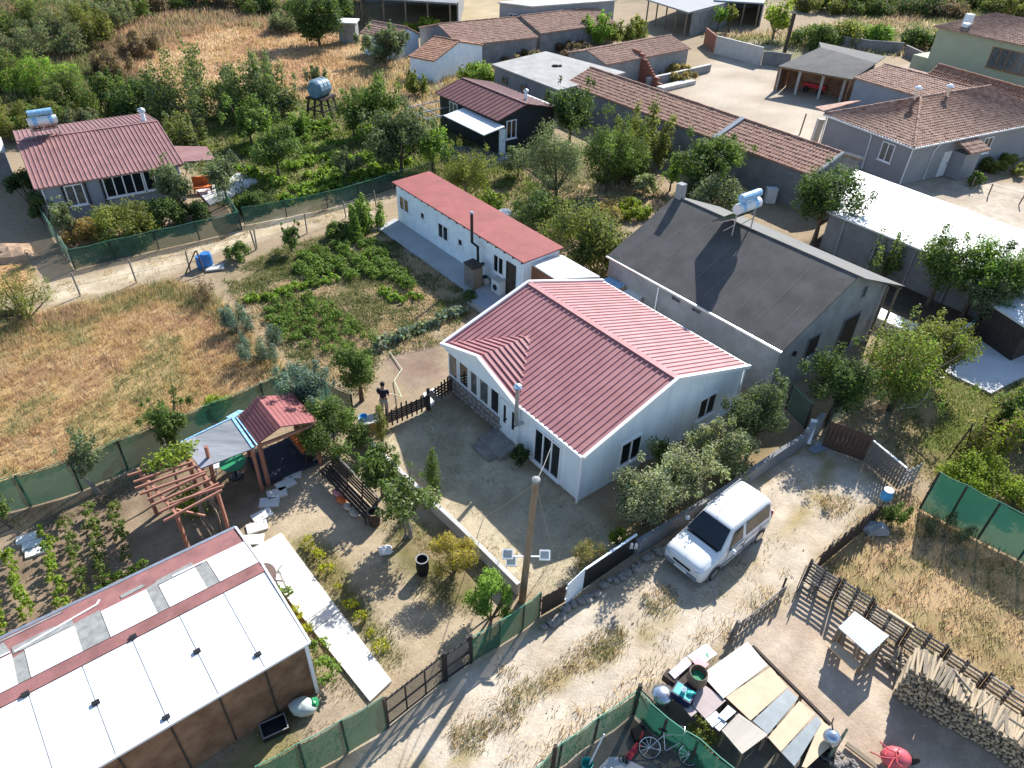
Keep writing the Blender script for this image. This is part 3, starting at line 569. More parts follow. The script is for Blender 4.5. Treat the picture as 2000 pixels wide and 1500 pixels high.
def wall(name, label, px, h, th, m, cap=None, cat='wall', z0=0):
    pts = [P(*p[:2]) for p in px]; r = T(name, label, cat, pts[0]); mb = MB(); cp = MB(); L = [p - pts[0] for p in pts]
    for i in range(len(L) - 1):
        a, b = L[i], L[i + 1]; d = (b - a).normalized(); n = Vector((-d.y, d.x, 0)) * th / 2; e = d * (.001 if i else 0)
        ha, hb = (h, h) if not isinstance(h, (list, tuple)) else (h[i], h[i + 1])
        mb.hexa([a - n + e, b - n, b + n, a + n + e] + [a - n + e + Vector((0, 0, ha)), b - n + Vector((0, 0, hb)), b + n + Vector((0, 0, hb)), a + n + e + Vector((0, 0, ha))])
        if cap: cp.bar(a + e + Vector((0, 0, ha + .03)), b + Vector((0, 0, hb + .03)), th + .06, .06)
    mb.build('masonry', m, r)
    if cap: cp.build('coping', cap, r)
    return r
wall('low_wall', 'low cement footing wall of the ruin facing the courtyard', [(1262, 168), (1300, 160), (1385, 140)], .75, .3, M['cement'], M['conc'])
wall('stone_trough', 'long pale concrete trough block lying in front of the ruin', [(1288, 178), (1352, 163)], .4, .9, M['conc'])
wall('courtyard_wall', 'pale grey rendered courtyard wall lit along its foot', [(1395, 104), (1484, 128)], 1.9, .2, M['conc'], M['conc'])
wall('courtyard_wall', 'grey block wall between the rendered courtyard wall and the felt roofed barn', [(1486, 127), (1512, 129), (1540, 133)], 1.5, .2, M['cementd'])
wall('courtyard_wall', 'short red brick return wall at the corner of the courtyard', [(1375, 86), (1394, 103)], 1.9, .2, M['brick'])

# far tiled sheds and barns along the top
g1, _, _ = gable_px('tiled_shed', 'small tiled shed beside a white roof tank, left end of the tiled row', 'shed', (703, 64), (775, 78), (727, 37), (800, 60), 2.2, 3.1, M['whitewash'], M['tileold'], ov=.15, style='tile')
g2, _, _ = gable_px('tiled_barn', 'orange tiled barn turning the corner of the far row', 'barn', (797, 110), (848, 120), (835, 63), (898, 88), 2.2, 3.3, M['whitewash'], M['tileorange'], ov=.15, style='tile')
g3, _, _ = gable_px('tiled_barn', 'tiled barn with white end wall behind the round dark bush', 'barn', (897, 90), (1052, 73), (912, 46), (1035, 28), 2.3, 3.5, M['cementd'], M['tileold'], ov=.15, style='tile')
g4, _, _ = gable_px('tiled_barn', 'longest far tiled barn running right behind the bright green tree', 'barn', (1056, 66), (1205, 45), (1035, 30), (1190, 10), 2.3, 3.5, M['cementd'], M['tileold'], ov=.15, style='tile')
fw_ = flatblock('flat_roofed_house', 'grey flat roofed house with two small windows at the far top edge', [(972, 4), (1040, 12), (1205, 0), (1120, -14)], 4.2, M['greywall'], M['conc'])
dd = (lp(fw_, 1040, 12, 4.2) - lp(fw_, 972, 4, 4.2)); dd.z = 0; dd.normalize(); nn = Vector((dd.y, -dd.x, 0))
for k in (1.5, 5.2): window(fw_, Vector((0, 0, 1.8)) + dd * k - nn * .15, dd, nn, 1.1, 1.3, 2)
def openbarn(name, label, px, z, rm, zb, posts, wm, cat='barn'):
    c = P(*px[0], z); r = T(name, label, cat, (c.x, c.y, 0)); pts = [lp(r, x, y, z) for x, y in px]; MB().slab(pts, .18).build('roof', rm, r)
    a, b, c2, d = pts
    for i in range(posts):
        p = a.lerp(b, (i + .1) / (posts - .8)); p = p.lerp(d, .04); MB().bar((p.x, p.y, 0), (p.x, p.y, z - .18), .18).build('post', M['wood'], r)
    e, f = c2.lerp(b, .06), d.lerp(a, .06)
    bw = MB(); bw.bar((e.x, e.y, z / 2 - .1), (f.x, f.y, z / 2 - .1), .2, z - .22); bw.bar((b.x * .9 + c2.x * .1, b.y * .9 + c2.y * .1, z / 2 - .1), (e.x, e.y, z / 2 - .1), .2, z - .24); bw.build('back_wall', wm, r); return r
openbarn('open_barn', 'dark open fronted barn with pale posts at the top edge', [(700, -6), (892, 6), (905, -40), (700, -50)], 3.4, M['cementd'], 0, 5, M['cementd'])
openbarn('open_barn', 'open car barn with white fascia and white posts at the top edge', [(1262, -2), (1345, 24), (1430, 2), (1350, -30)], 3.0, M['greywall'], 0, 5, M['cementd'])
openbarn('open_barn', 'bluish grey open barn behind young trees at the top edge', [(1395, 0), (1492, 6), (1500, -30), (1400, -34)], 3.2, M['bluegrey'], 0, 4, M['bluegrey'])

# ------------------------------------------------------------------ right: felt roofed barn, hip roofed house, green house
fe = T('felt_roofed_barn', 'open barn with sagging grey felt roof beside the courtyard', 'barn', P(1600, 190))
fp = [(1520, 129, 2.5), (1664, 155, 2.5), (1712, 123, 3.4), (1603, 92, 3.6), (1552, 106, 3.2)]
MB().slab([lp(fe, *p) for p in fp[:4]], .08).build('roof', M['felt'], fe); MB().slab([lp(fe, 1712, 123, 3.4), lp(fe, 1603, 92, 3.6), lp(fe, 1600, 82, 2.4), lp(fe, 1730, 110, 2.4)][::-1], .08).build('roof', M['felt'], fe)
for x, y in ((1527, 131), (1566, 138), (1612, 146), (1655, 153)): p = lp(fe, x, y, 2.4); MB().bar((p.x, p.y + .3, 0), (p.x, p.y + .3, 2.45), .2).build('post', M['conc'], fe)
p, q2 = lp(fe, 1600, 88, 2.2), lp(fe, 1712, 116, 2.2); MB().bar((p.x, p.y, 1.2), (q2.x, q2.y, 1.2), .2, 2.4).build('back_wall', M['cementd'], fe)
p, q2 = lp(fe, 1548, 118, 2.6), lp(fe, 1684, 143, 2.6); MB().bar((p.x, p.y, 1.3), (q2.x, q2.y, 1.3), .2, 2.6).build('darkening_wall', M['brownwood'], fe); p, q2 = lp(fe, 1523, 128, 2.5), lp(fe, 1546, 118, 2.5); MB().bar((p.x, p.y, 1.25), (q2.x, q2.y, 1.25), .15, 2.4).build('darkening_end_wall', M['brownwood'], fe); p, q2 = lp(fe, 1662, 154, 2.5), lp(fe, 1685, 142, 2.5); MB().bar((p.x, p.y, 1.25), (q2.x, q2.y, 1.25), .15, 2.4).build('darkening_end_wall', M['brownwood'], fe)  # brown walls added to darken the space under the roof
MB().bar(lp(fe, 1521, 130, 2.36), lp(fe, 1664, 156, 2.36), .14, .2).build('fascia', mat('ochre_fascia', (.32, .19, .08), .8, .2), fe)
red_t = T('tractor_trailer', 'low red farm trailer parked in the shade under the felt roof', 'trailer', P(1590, 180), R(-40)); MB().box(-1.2, 1.2, -.6, .6, .5, .9).build('bed', M['red'], red_t)
for x in (-.7, .7):
    for y in (-.66, .66): MB().tube([(x, y - .07, .3), (x, y + .07, .3)], .3, 12).build('wheel', M['black'], red_t)
w2, _, _ = gable_px('tiled_shed', 'grey tiled shed joining the felt roofed barn to the hip roofed house', 'shed', (1668, 152), (1850, 205), (1708, 122), (1880, 165), 2.7, 3.5, M['bluegrey'], M['tileold'], ov=.15, style='tile')
w3, _, _ = gable_px('tiled_barn', 'orange tiled barn wing below the pale green house', 'barn', (1800, 155), (2060, 235), (1836, 126), (2090, 200), 3.1, 4.3, M['bluegrey'], M['tileorange'], ov=.15, style='tile')
ro = P(1785, 289, 3.0)
hr = T('house', 'grey house with hipped clay tile roof and two flue pipes, right side', 'house', (ro.x, ro.y, 0), R(-61)); L, W = 8.6, 18.0
w_ = MB().box(-L + .25, -.25, .25, W - .3, 0, 2.92); w_.build('wall', M['greywall'], hr)
za = 4.9; ap, bp_ = (-L / 2, 5.2, za), (-L / 2, W - 4, za)
rf = roofpart(hr, [((-L, 0, 3), (0, 0, 3), ap, ap), ((0, 0, 3), (0, W, 3), bp_, ap), ((0, W, 3), (-L, W, 3), bp_, bp_), ((-L, W, 3), (-L, 0, 3), ap, bp_)], M['tileold'], 'tile', tm=M['tileold'])
m_ = MB(); ridgetiles(m_, (0, 0, 3.02), ap); ridgetiles(m_, (-L, 0, 3.02), ap); ridgetiles(m_, ap, bp_); m_.build('ridge_tiles', M['tileold'], rf)
ea = MB()
for p, q2 in (((-L - .03, -.03, 2.96), (.03, -.03, 2.96)), ((.03, -.03, 2.96), (.03, W, 2.96)), ((-L - .03, -.03, 2.96), (-L - .03, W, 2.96))): ea.bar(p, q2, .12, .12)
ea.build('gutter', M['whiteplas'], hr)
window(hr, (-2.75, .25, 1.25), X3, -Y3, 1.15, 1.4, 2, M['trim'], M['glassb']); window(hr, (-.25, 9.0, 1.2), Y3, X3, 1.1, 1.3, 2)
for pts in ([(-3.9, .05, 2.9), (-3.85, .18, 2.6), (-3.8, .2, .1)], [(-.15, .2, 2.9), (-.2, .2, .1)], [(-.05, 3.2, 2.9), (-.2, 2.9, 2.3), (-.2, 2.9, .1)], [(-L + .15, .2, 2.9), (-L + .2, .2, .1)]): MB().tube(pts, .05, 8).build('downpipe', M['whiteplas'], hr)
for x, y, h in ((-L / 2 - .1, 4.7, 1.0), (-L / 2 + .3, 8.0, .9)):
    f_ = MB().tube([(x, y, 4.3), (x, y, 4.6 + h)], .11, 10).build('flue', M['silver'], hr); MB().lathe([(.13, 0), (.3, .04), (.28, .1), (.1, .2)], 12, (x, y, 4.6 + h)).build('cowl', M['silver'], f_)
MB().box(-.28, .9, 5.4, 7.2, 0, 2.0).build('porch', M['greywall'], hr)
roofpart(hr, [((1.35, 5.1, 2.3), (1.35, 7.5, 2.3), (-.2, 7.5, 2.85), (-.2, 5.1, 2.85))], M['tileold'], 'tile', 'porch_roof')
MB().slab([(-L + .0, -.2, 3.3), (-L - 2.1, 1.2, 2.9), (-L - 1.4, 4.4, 3.2), (-L + .3, 3.6, 3.8)][::-1], .1).build('side_roof', M['tileold'], hr)
door(hr, (-.25, 4.4, .02), Y3, X3, .85, 2.0, M['whiteplas'])
g0 = P(1941, 75, 5.0)
gr = T('house', 'pale green house with tiled roof and long brown framed window, top right corner', 'house', (g0.x, g0.y, 0), R(-57)); 
MB().box(-6.2, 14, 0, 9, 0, 4.9).build('wall', M['greenwall'], gr)
roofpart(gr, [((-6.6, -.4, 5), (14, -.4, 5), (11, 4.5, 6.6), (-3, 4.5, 6.6)), ((-6.6, 9.4, 5), (-6.6, -.4, 5), (-3, 4.5, 6.6), (-3, 4.5, 6.6))], M['tileold'], 'tile')
f_ = window(gr, (.3, 0, 2.3), X3, -Y3, 5.5, 2.0, 6, mat('ochre_frame', (.26, .14, .06), .8, .2), M['glassb'], label='long window with ochre brown timber frame')
MB().box(-4.1, -3.4, .5, 1.2, 5.2, 6.6).build('chimney', M['whitewash'], gr); MB().box(-8.2, -6.25, .3, 5, 0, 1.7).build('terrace', M['greenwall'], gr)
wall('garden_wall', 'grey block wall with a white gatepost behind the felt roofed barn', [(1620, 88), (1690, 100), (1760, 105)], 1.3, .2, M['cementd'])
wall('garden_wall', 'dark stone garden wall below the pale green house', [(1765, 108), (1800, 125), (1850, 120)], 1.2, .25, M['stone'])

# ------------------------------------------------------------------ long building with a white roof, and its walls
wb = T('long_white_roofed_building', 'very long low building with a plain white sheet roof on the right edge', 'building', P(1700, 470), R(-50.6))
wp = [lp(wb, 1637, 421, 2.5), lp(wb, 1624, 368, 2.5), lp(wb, 1672, 333, 2.7)]
ux = 16.5; n0 = wp[0]; f0 = Vector((n0.x - .8, n0.y + 7.6, 0))
MB().slab([(n0.x - .8, n0.y, 2.5), (n0.x + ux, n0.y - .6, 2.5), (n0.x + ux, n0.y + 6.4, 2.75), (n0.x - 3.4, n0.y + 7.5, 2.75), (n0.x - 2.6, n0.y + 3.6, 2.62)], .1).build('roof', M['roofwhite'], wb)
MB().slab([(n0.x - .6, n0.y + .15, 2.38), (n0.x + ux, n0.y - .45, 2.38), (n0.x + ux, n0.y + 6.2, 2.6), (n0.x - 3.2, n0.y + 7.3, 2.6)], 2.38).build('wall', M['cementd'], wb)
for k in range(7): MB().bar((n0.x + .5 + k * 2.3, n0.y + .1 - .036 * k * 2.3, 0), (n0.x + .5 + k * 2.3, n0.y + .1 - .036 * k * 2.3, 2.36), .14, .1).build('pilaster', M['cement'], wb)
w5 = flatblock('shed', 'lower shed with white corrugated roof at the right edge under the wall trees', [(1932, 590), (2010, 640), (2110, 600), (1975, 558)], 2.1, M['woodd'], M['roofwhite'], 'shed')
flat('concrete_pad', [(1838, 722), (1956, 640), (2120, 700), (2060, 745), (1998, 735), (1936, 768)], .07, .2, mat('bright_concrete', (.58, .57, .55), .9, .08, .8, bump=.1))
p0 = P(1850, 670)
wall('low_wall', 'grey low wall with white pipe rail beside the concrete pad', [(1826, 722), (1893, 652)], 1.0, .15, M['netgrey'])
pr_ = T('pipe_rail', 'white pipe lying along the top of the fence by the concrete pad', 'pipe', P(1860, 690)); a, b = lp(pr_, 1855, 656, 1.0), lp(pr_, 1896, 632, 1.0); MB().tube([a, b], .06, 8).build('pipe', M['whiteplas'], pr_)
wc = T('wash_slab', 'white plastered wash bench behind the grey house', 'bench', P(1735, 640), R(-50.6)); MB().box(-.9, 1.2, -.5, .5, 0, .5).build('base', M['cement'], wc); MB().box(-.95, 1.25, -.55, .55, .503, .58).build('top', M['roofwhite'], wc)

# ------------------------------------------------------------------ foreground shed with patched white roof (lower left)
so_ = P(601, 1253, 2.6)
sh = T('shed', 'long foreground shed with white panel roof patched in grey and brown felt', 'shed', (so_.x, so_.y, 0), R(40)); SL = 15
zr_ = 2.95; yr_ = 2.95; W_ = 5.15
MB().poly([(-.1, .1, 0), (-.1, W_ - .1, 0), (-.1, W_ - .1, 2.5), (-.1, yr_, zr_ - .07), (-.1, .1, 2.53)]).poly([(-SL, .1, 0), (-.1, .1, 0), (-.1, .1, 2.53), (-SL, .1, 2.53)]).poly([(-.1, W_ - .1, 0), (-SL, W_ - .1, 0), (-SL, W_ - .1, 2.5), (-.1, W_ - .1, 2.5)]).poly([(-SL, .1, 0), (-SL, .1, 2.53), (-SL, yr_, zr_ - .07), (-SL, W_ - .1, 2.5), (-SL, W_ - .1, 0)]).build('wall', M['brownwood'], sh)
MB().bar((-.06, .06, 0), (-.06, .06, 2.5), .1).build('corner_post', M['trim'], sh)
for k in range(1, 11): MB().bar((-k * 1.25, .085, .1), (-k * 1.25, .085, 2.5), .02, .05).build('wall_batten', M['woodd'], sh)
MB().slab([(-SL, yr_ + .1, zr_), (0, yr_ + .1, zr_), (0, W_, 2.58), (-SL, W_, 2.58)], .06).build('roof', mat('red_brown_felt', (.24, .105, .095), .85, .25, 1.6, bump=.3), sh)
MB().slab([(-SL, 0, 2.6), (0, 0, 2.6), (0, yr_ - .02, zr_ - .04), (-SL, yr_ - .02, zr_ - .04)], .05).build('roof', M['metal'], sh)
for k in range(12):                               # large white sheets below the ridge strip, a dark joint between each
    x1, x0 = -k * 1.25 - .012, -(k + 1) * 1.25 + .012
    MB().slab([(x0, -.03, 2.622), (x1, -.03, 2.622), (x1, yr_ - .26, zr_ - .05), (x0, yr_ - .26, zr_ - .05)], .02).build('roof_panel', M['roofwhite'], sh)
MB().slab([(-SL, yr_ - .25, zr_ - .02), (.03, yr_ - .25, zr_ - .02), (.03, yr_ + .1, zr_ + .02), (-SL, yr_ + .1, zr_ + .02)], .03).build('ridge_strip', mat('red_brown_felt', (.24, .105, .095)), sh)
q = random.Random(12); sl = (2.58 - zr_) / (W_ - yr_ - .1); xx = -.02
for k in range(9):
    wdt = q.uniform(1.05, 1.3); g = q.uniform(.28, .42) if k % 4 != 2 else .7; y0 = yr_ + .14; y1 = y0 + q.uniform(1.05, 1.3); f = lambda y: zr_ + (y - yr_ - .1) * sl
    MB().slab([(xx - wdt, y0, f(y0) + .025), (xx, y0, f(y0) + .025), (xx, y1, f(y1) + .025), (xx - wdt, y1, f(y1) + .025)], .02).build('roof_panel', M['roofwhite'], sh)
    y2 = y1 + q.uniform(-.1, .25)
    MB().slab([(xx - wdt - g, y0, f(y0) + .018), (xx - wdt - .02, y0, f(y0) + .018), (xx - wdt - .02, y2, f(y2) + .018), (xx - wdt - g, y2 - .05, f(y2) + .018)], .012).build('roof_patch', mat('grey_felt_patch', (.24, .24, .225), .9, .25, 4, bump=.3), sh)
    if k % 2: MB().slab([(xx - wdt * 1.1, y1 + .04, f(y1) + .016), (xx, y1 + .03, f(y1) + .016), (xx, y1 + .3, f(y1 + .3) + .016), (xx - wdt, y1 + .26, f(y1 + .26) + .016)], .011).build('roof_patch', mat('grey_felt_patch', (.24, .24, .225)), sh)
    xx -= wdt + g
ff = lambda y: zr_ + (y - yr_ - .1) * sl
for k, (xa, xb, ya, yb) in enumerate(((-15, -6.4, 4.45, 4.95), (-6.35, -5.2, 4.3, 4.62), (-9, -5.0, 5.0, 5.1), (-3.6, -2.9, 4.42, 4.6))):
    MB().slab([(xa, ya, ff(ya) + .02), (xb, ya + .04, ff(ya + .04) + .02), (xb - .1, yb, ff(yb) + .02), (xa, yb - .03, ff(yb - .03) + .02)], .014).build('roof_patch', mat('grey_felt_patch', (.24, .24, .225)), sh)
for xa, ya, xb, yb in ((-6.3, 4.36, -4.2, 4.66), (-4.2, 4.66, -4.1, 4.8), (-9.5, 4.42, -6.4, 4.44), (-2.2, 4.3, -.1, 4.26)): MB().bar((xa, ya, ff(ya) + .03), (xb, yb, ff(yb) + .03), .05, .012).build('sealant_line', M['trim'], sh)
MB().bar((-SL, W_ + .05, 2.55), (.05, W_ + .05, 2.55), .1, .09).build('gutter', M['metal'], sh); MB().bar((-SL, -.05, 2.58), (.05, -.05, 2.58), .06, .08).build('fascia', M['trim'], sh); MB().bar((.04, -.05, 2.6), (.04, yr_, zr_ - .01), .06, .06).build('fascia', M['trim'], sh); MB().bar((.04, yr_, zr_ + .01), (.04, W_, 2.6), .06, .07).build('fascia', M['trim'], sh)
for k, (x, y) in enumerate(((-1.25, .4), (-2.5, 1.4), (-3.75, .15), (-5.0, 1.5), (-6.25, .2), (-3.7, 2.75), (-6.3, 2.7))):
    MB().box(x - .09, x + .09, y - .05, y + .05, 2.6 + .1 * y, 2.68 + .112 * y).build('fixing_clamp', M['dmetal'], sh)
gp4 = [P(487, 1077), P(550, 1043), P(765, 1332), P(723, 1372)]
for f0, f1 in ((0, .515), (.519, .575), (.579, 1)):   # three cast lengths with open joints
    o = MB().slab([(gp4[i].lerp(gp4[j], f) + Vector((0, 0, .08))) for i, j, f in ((0, 3, f0), (1, 2, f0), (1, 2, f1), (0, 3, f1))], .25).build('garden_path', M['paving']); struct(o)
flat('entrance_slab', [(826, 768), (848, 757), (862, 773), (838, 797)], .05, .15, M['paving'])
# ------------------------------------------------------------------ fences, nets, gates
UNIT = {}
def unit(m):                                      # shared 1 m cube of a material, scaled per piece
    if m.name not in UNIT: UNIT[m.name] = MB().box(-.5, .5, -.5, .5, -.5, .5).mesh('piece', m)
    return UNIT[m.name]
def piece(name, m, root, p, q, w, h):             # one straight plank / slat / post as its own part
    p, q = Vector(p), Vector(q); d = q - p; o = put(name, unit(m), root, (p + q) / 2, (0, 0, 0), (d.length, w, h))
    o.rotation_mode = 'QUATERNION'; x = d.normalized(); up = Vector((0, 0, 1)) if abs(x.z) < .9 else Vector((1, 0, 0))
    y = up.cross(x).normalized(); z = x.cross(y); o.rotation_quaternion = Matrix((x, y, z)).transposed().to_quaternion(); return o
def netting(root, pts, h, m, seed=0, sag=.08, amp=.05, step=.3, rows=5, name='net', z0=.02):
    V, Q = [], []; s = 0; cols = []
    for i in range(len(pts) - 1):
        a, b = pts[i], pts[i + 1]; n = max(2, int((b - a).length / step))
        for k in range(n + (i == len(pts) - 2)): cols.append((a.lerp(b, k / n), (b - a).normalized(), k / n))
    for ci, (p, d, f) in enumerate(cols):
        nn = Vector((-d.y, d.x, 0))
        for r in range(rows + 1):
            v = r / rows; o = amp * (float(vnoise([ci * .55], [r * .7 + seed * 9])[0]) - .5) * 2 * (.4 + .6 * math.sin(math.pi * v))
            top = h - sag * math.sin(math.pi * f) - sag * .5 * float(vnoise([ci * .4], [seed * 3.3])[0])
            V.append(p + nn * o + Vector((0, 0, z0 + v * (top - z0))))
    R1 = rows + 1
    for ci in range(len(cols) - 1):
        for r in range(rows): Q.append((ci * R1 + r, (ci + 1) * R1 + r, (ci + 1) * R1 + r + 1, ci * R1 + r + 1))
    o = put(name, np_mesh(name, np.array([tuple(v) for v in V]), np.array(Q), None, m), root); o.data.polygons.foreach_set('use_smooth', [True] * len(Q)); return o
def posts_along(pts, gap):
    out = []
    for a, b in zip(pts[:-1], pts[1:]):
        n = max(1, int(round((b - a).length / gap))); out += [a.lerp(b, k / n) for k in range(n)]
    return out + [pts[-1]]
def net_fence(name, label, px, h, m, gap=2.2, pm=None, ph=None, pw=.06, seed=0, rail=True, amp=.05, group=None):
    w0 = [P(*p) for p in px]; r = T(name, label, 'fence', w0[0], 0, group); pts = [p - w0[0] for p in w0]
    pp = posts_along(pts, gap); netting(r, pp, h, m, seed, amp=amp)
    for p in pp:
        hh = (ph or h - .03) + rnd.uniform(-.04, .03); piece('post', pm or M['woodd'], r, p + Vector((0, .05, 0)), p + Vector((rnd.uniform(-.03, .03), .05 + rnd.uniform(-.03, .03), hh)), pw, pw)
    if rail:
        mb = MB()
        for a, b in zip(pp[:-1], pp[1:]): mb.tube([a + Vector((0, .03, h)), (a + b) / 2 + Vector((0, .03, h - .06)), b + Vector((0, .03, h))], .018, 5)
        mb.build('top_rope', mat('light_green_edge', (.08, .26, .17), .7, .15), r)
    return r
net_fence('shade_net_fence', 'long green shade net fence between the dry meadow and the pergola garden', [(-60, 1022), (60, 990), (160, 960), (250, 920), (330, 886), (430, 845), (520, 806), (590, 768)], 1.6, M['net'], seed=1)
net_fence('shade_net_fence', 'short green shade net fence turning behind the gazebo towards the person', [(592, 768), (640, 790), (690, 815)], 1.3, M['net'], seed=2)
net_fence('shade_net_fence', 'green shade net fence along the lane in front of the brown shed', [(520, 1560), (600, 1515), (680, 1470), (756, 1426)], 1.7, M['net'], seed=3)
net_fence('shade_net_fence', 'green shade net fence between the black gate and the plank fence', [(922, 1293), (975, 1262), (1020, 1232), (1053, 1206)], 1.3, M['net'], seed=4)
net_fence('shade_net_fence', 'green shade net fence beside the trellised bean garden on the right edge', [(1797, 995), (1850, 1022), (1910, 1055), (1990, 1095), (2080, 1140)], 2.0, M['net'], seed=5)
net_fence('shade_net_fence', 'loose green net sheet hung over the bicycle corner, lane side', [(1030, 1560), (1090, 1500), (1160, 1450), (1236, 1396)], 1.3, M['net'], seed=6, amp=.1)
net_fence('shade_net_fence', 'loose green net sheet hung over the bicycle corner, table side', [(1238, 1398), (1290, 1450), (1350, 1490), (1430, 1560)], 1.3, M['net'], seed=7, amp=.14)
net_fence('mesh_fence', 'dark green mesh fence in front of the blue grey bungalow', [(147, 527), (225, 508), (310, 488), (390, 470), (472, 450)], 1.25, M['netd'], seed=8, pm=M['dmetal'], pw=.05)
net_fence('mesh_fence', 'dark green mesh fence at the left side of the bungalow garden', [(86, 436), (115, 480), (146, 526)], 1.25, M['netgrey'], seed=9, pm=M['dmetal'], pw=.05)
net_fence('mesh_fence', 'faded green mesh fence right of the bungalow forecourt', [(472, 449), (445, 405), (425, 385)], 1.2, M['netd'], seed=10, pm=M['dmetal'], pw=.05)
net_fence('mesh_fence', 'dark green mesh fence along the track below the green vegetable rows', [(478, 440), (560, 425), (640, 408), (700, 392), (770, 368), (850, 345)], 1.2, M['netd'], seed=11, pm=M['dmetal'], pw=.05, gap=2.6)
net_fence('mesh_fence', 'faded grey green net fence right of the white house by the dark gate', [(1535, 800), (1572, 838)], 1.4, M['netgrey'], seed=12)
net_fence('mesh_fence', 'grey green net fence under the big olive green bush on the right', [(1612, 835), (1680, 800), (1760, 760), (1826, 722)], 1.2, M['netgrey'], seed=13)
def stake_fence(label, px, h, m=None, wires=2, name='wire_fence'):
    w0 = [P(*p) for p in px]; r = T(name, label, 'fence', w0[0]); pts = [p - w0[0] for p in w0]; tops = []
    for p in pts:
        t = p + Vector((rnd.uniform(-.12, .12), rnd.uniform(-.1, .1), h + rnd.uniform(-.1, .12))); piece('post', m or M['woodgrey'], r, p, t, .07, .07); tops.append((p, t))
    for k in range(wires):
        f = (k + 1) / (wires + .3); mb = MB()
        for (a, b), (c, d) in zip(tops[:-1], tops[1:]): mb.tube([a.lerp(b, f), c.lerp(d, f)], .008, 4)
        mb.build('wire', M['wire'], r)
    return r
stake_fence('thin wire fence on grey stakes along the sandy track above the dry meadow', [(40, 605), (157, 577), (267, 552), (372, 530), (500, 488)], 1.25)
stake_fence('thin wire fence on stakes along the upper edge of the central vegetable garden', [(502, 486), (600, 455), (676, 425), (735, 405)], 1.2)
stake_fence('old post and rail fence at the far corner of the pale courtyard', [(1895, 370), (1930, 382), (1990, 400)], .9, M['wood'])
br = T('leaning_stakes', 'two dark stakes leaning together beside the blue barrels', 'stakes', P(362, 535)); piece('stake', M['woodd'], br, (0, 0, 0), (.75, .35, 1.3), .06, .06); piece('stake', M['woodd'], br, (1.1, .1, 0), (.78, .38, 1.3), .06, .06)

def plank_fence(name, label, p0, p1, h, n, m, cat='fence', gap=.2, rails=2, rm=None, jitter=.04, pn='plank', cap=None, group=None):
    a, b = P(*p0), P(*p1); r = T(name, label, cat, a, 0, group); L = b - a; d = L.normalized(); nn = Vector((-d.y, d.x, 0)); wd = L.length / n
    for i in range(n):
        c = d * (i + .5) * wd; t = h + rnd.uniform(-jitter, jitter); o = piece(pn, m, r, c + Vector((0, 0, .03)), c + Vector((0, 0, t)), wd * (1 - gap), .025); o.rotation_mode = 'XYZ'; o.rotation_euler = (0, -math.pi / 2, 0); 
        o.rotation_mode = 'QUATERNION'; o.rotation_quaternion = Matrix((Vector((0, 0, 1)), d, Vector((0, 0, 1)).cross(d))).transposed().to_quaternion()
    for k in range(rails):
        z = h * (.25 + .5 * k / max(1, rails - 1)); piece('rail', rm or m, r, nn * .05 + Vector((0, 0, z)), L + nn * .05 + Vector((0, 0, z)), .04, .08)
    if cap: piece('cap_rail', cap, r, Vector((0, 0, h + .03)), L + Vector((0, 0, h + .03)), .07, .04)
    return r
plank_fence('plank_fence', 'dark brown plank fence right of the green net by the utility pole', (1056, 1203), (1103, 1176), 1.0, 11, M['woodd'])
plank_fence('sheet_fence', 'white corrugated sheet panel standing in the dark lane fence', (1104, 1184), (1137, 1152), 1.15, 9, M['whitewash'], gap=.06, jitter=.01, pn='corrugation')
plank_fence('sheet_fence', 'dark sheet fence with a pale knotted rope edge towards the white van', (1138, 1151), (1236, 1083), 1.05, 16, M['dmetal'], gap=.03, jitter=.015, cap=M['whitewash'])
plank_fence('picket_fence', 'dark lattice fence with pointed pickets beside the person', (752, 838), (838, 800), .95, 9, M['woodd'], gap=.72, rails=5, jitter=.12)
plank_fence('picket_fence', 'short dark picket fence joining the glazed porch', (848, 790), (884, 766), .95, 6, M['woodd'], gap=.6, rails=4, jitter=.1)
gp = T('gate_post', 'dark wooden gate post with a slanted board by the garden opening', 'post', P(838, 800)); piece('post', M['woodd'], gp, (0, 0, 0), (0, 0, 1.15), .14, .14); piece('board', M['wood'], gp, (.05, 0, 1.0), (.55, -.2, .55), .3, .03)
plank_fence('board_gate', 'grey green board gate at the end of the lane', (1688, 902), (1752, 957), 1.15, 13, M['woodgrey'], 'gate', gap=.3, rails=3, cap=M['whiteplas'])
plank_fence('sheet_gate', 'rusty dark sheet gate in the shade left of the board gate', (1604, 872), (1686, 901), 1.4, 10, mat('rusted_sheet', (.06, .045, .04), .8, .5, 2, c2=(.13, .07, .045)), 'gate', gap=.02, rails=2, jitter=.01)
plank_fence('brush_fence', 'dark brushwood fence leading from the pallet fence to the blue bucket', (1592, 1115), (1708, 1018), .95, 40, M['woodd'], gap=.35, rails=2, jitter=.22, pn='stick')
plank_fence('sheet_fence', 'small pale metal frame panel beside the board gate', (1752, 958), (1786, 940), 1.1, 4, M['cement'], gap=.5, rails=3)
lowp = P(1425, 1240); plank_fence('scrap_fence', 'collapsed scrap board fence with brush between lane and work yard', (1420, 1255), (1530, 1165), .6, 12, M['woodgrey'], gap=.4, rails=2, jitter=.25, pn='board')
st_ = T('stake', 'grey upright stake by the collapsed scrap fence', 'stake', P(1425, 1252)); piece('stake', M['woodgrey'], st_, (0, 0, 0), (.1, .05, 1.0), .12, .1)
st_ = T('stake', 'thin black stake at the lane corner left of the pallet fence', 'stake', P(1522, 1165)); piece('stake', M['dmetal'], st_, (0, 0, 0), (.05, .1, .9), .05, .05)

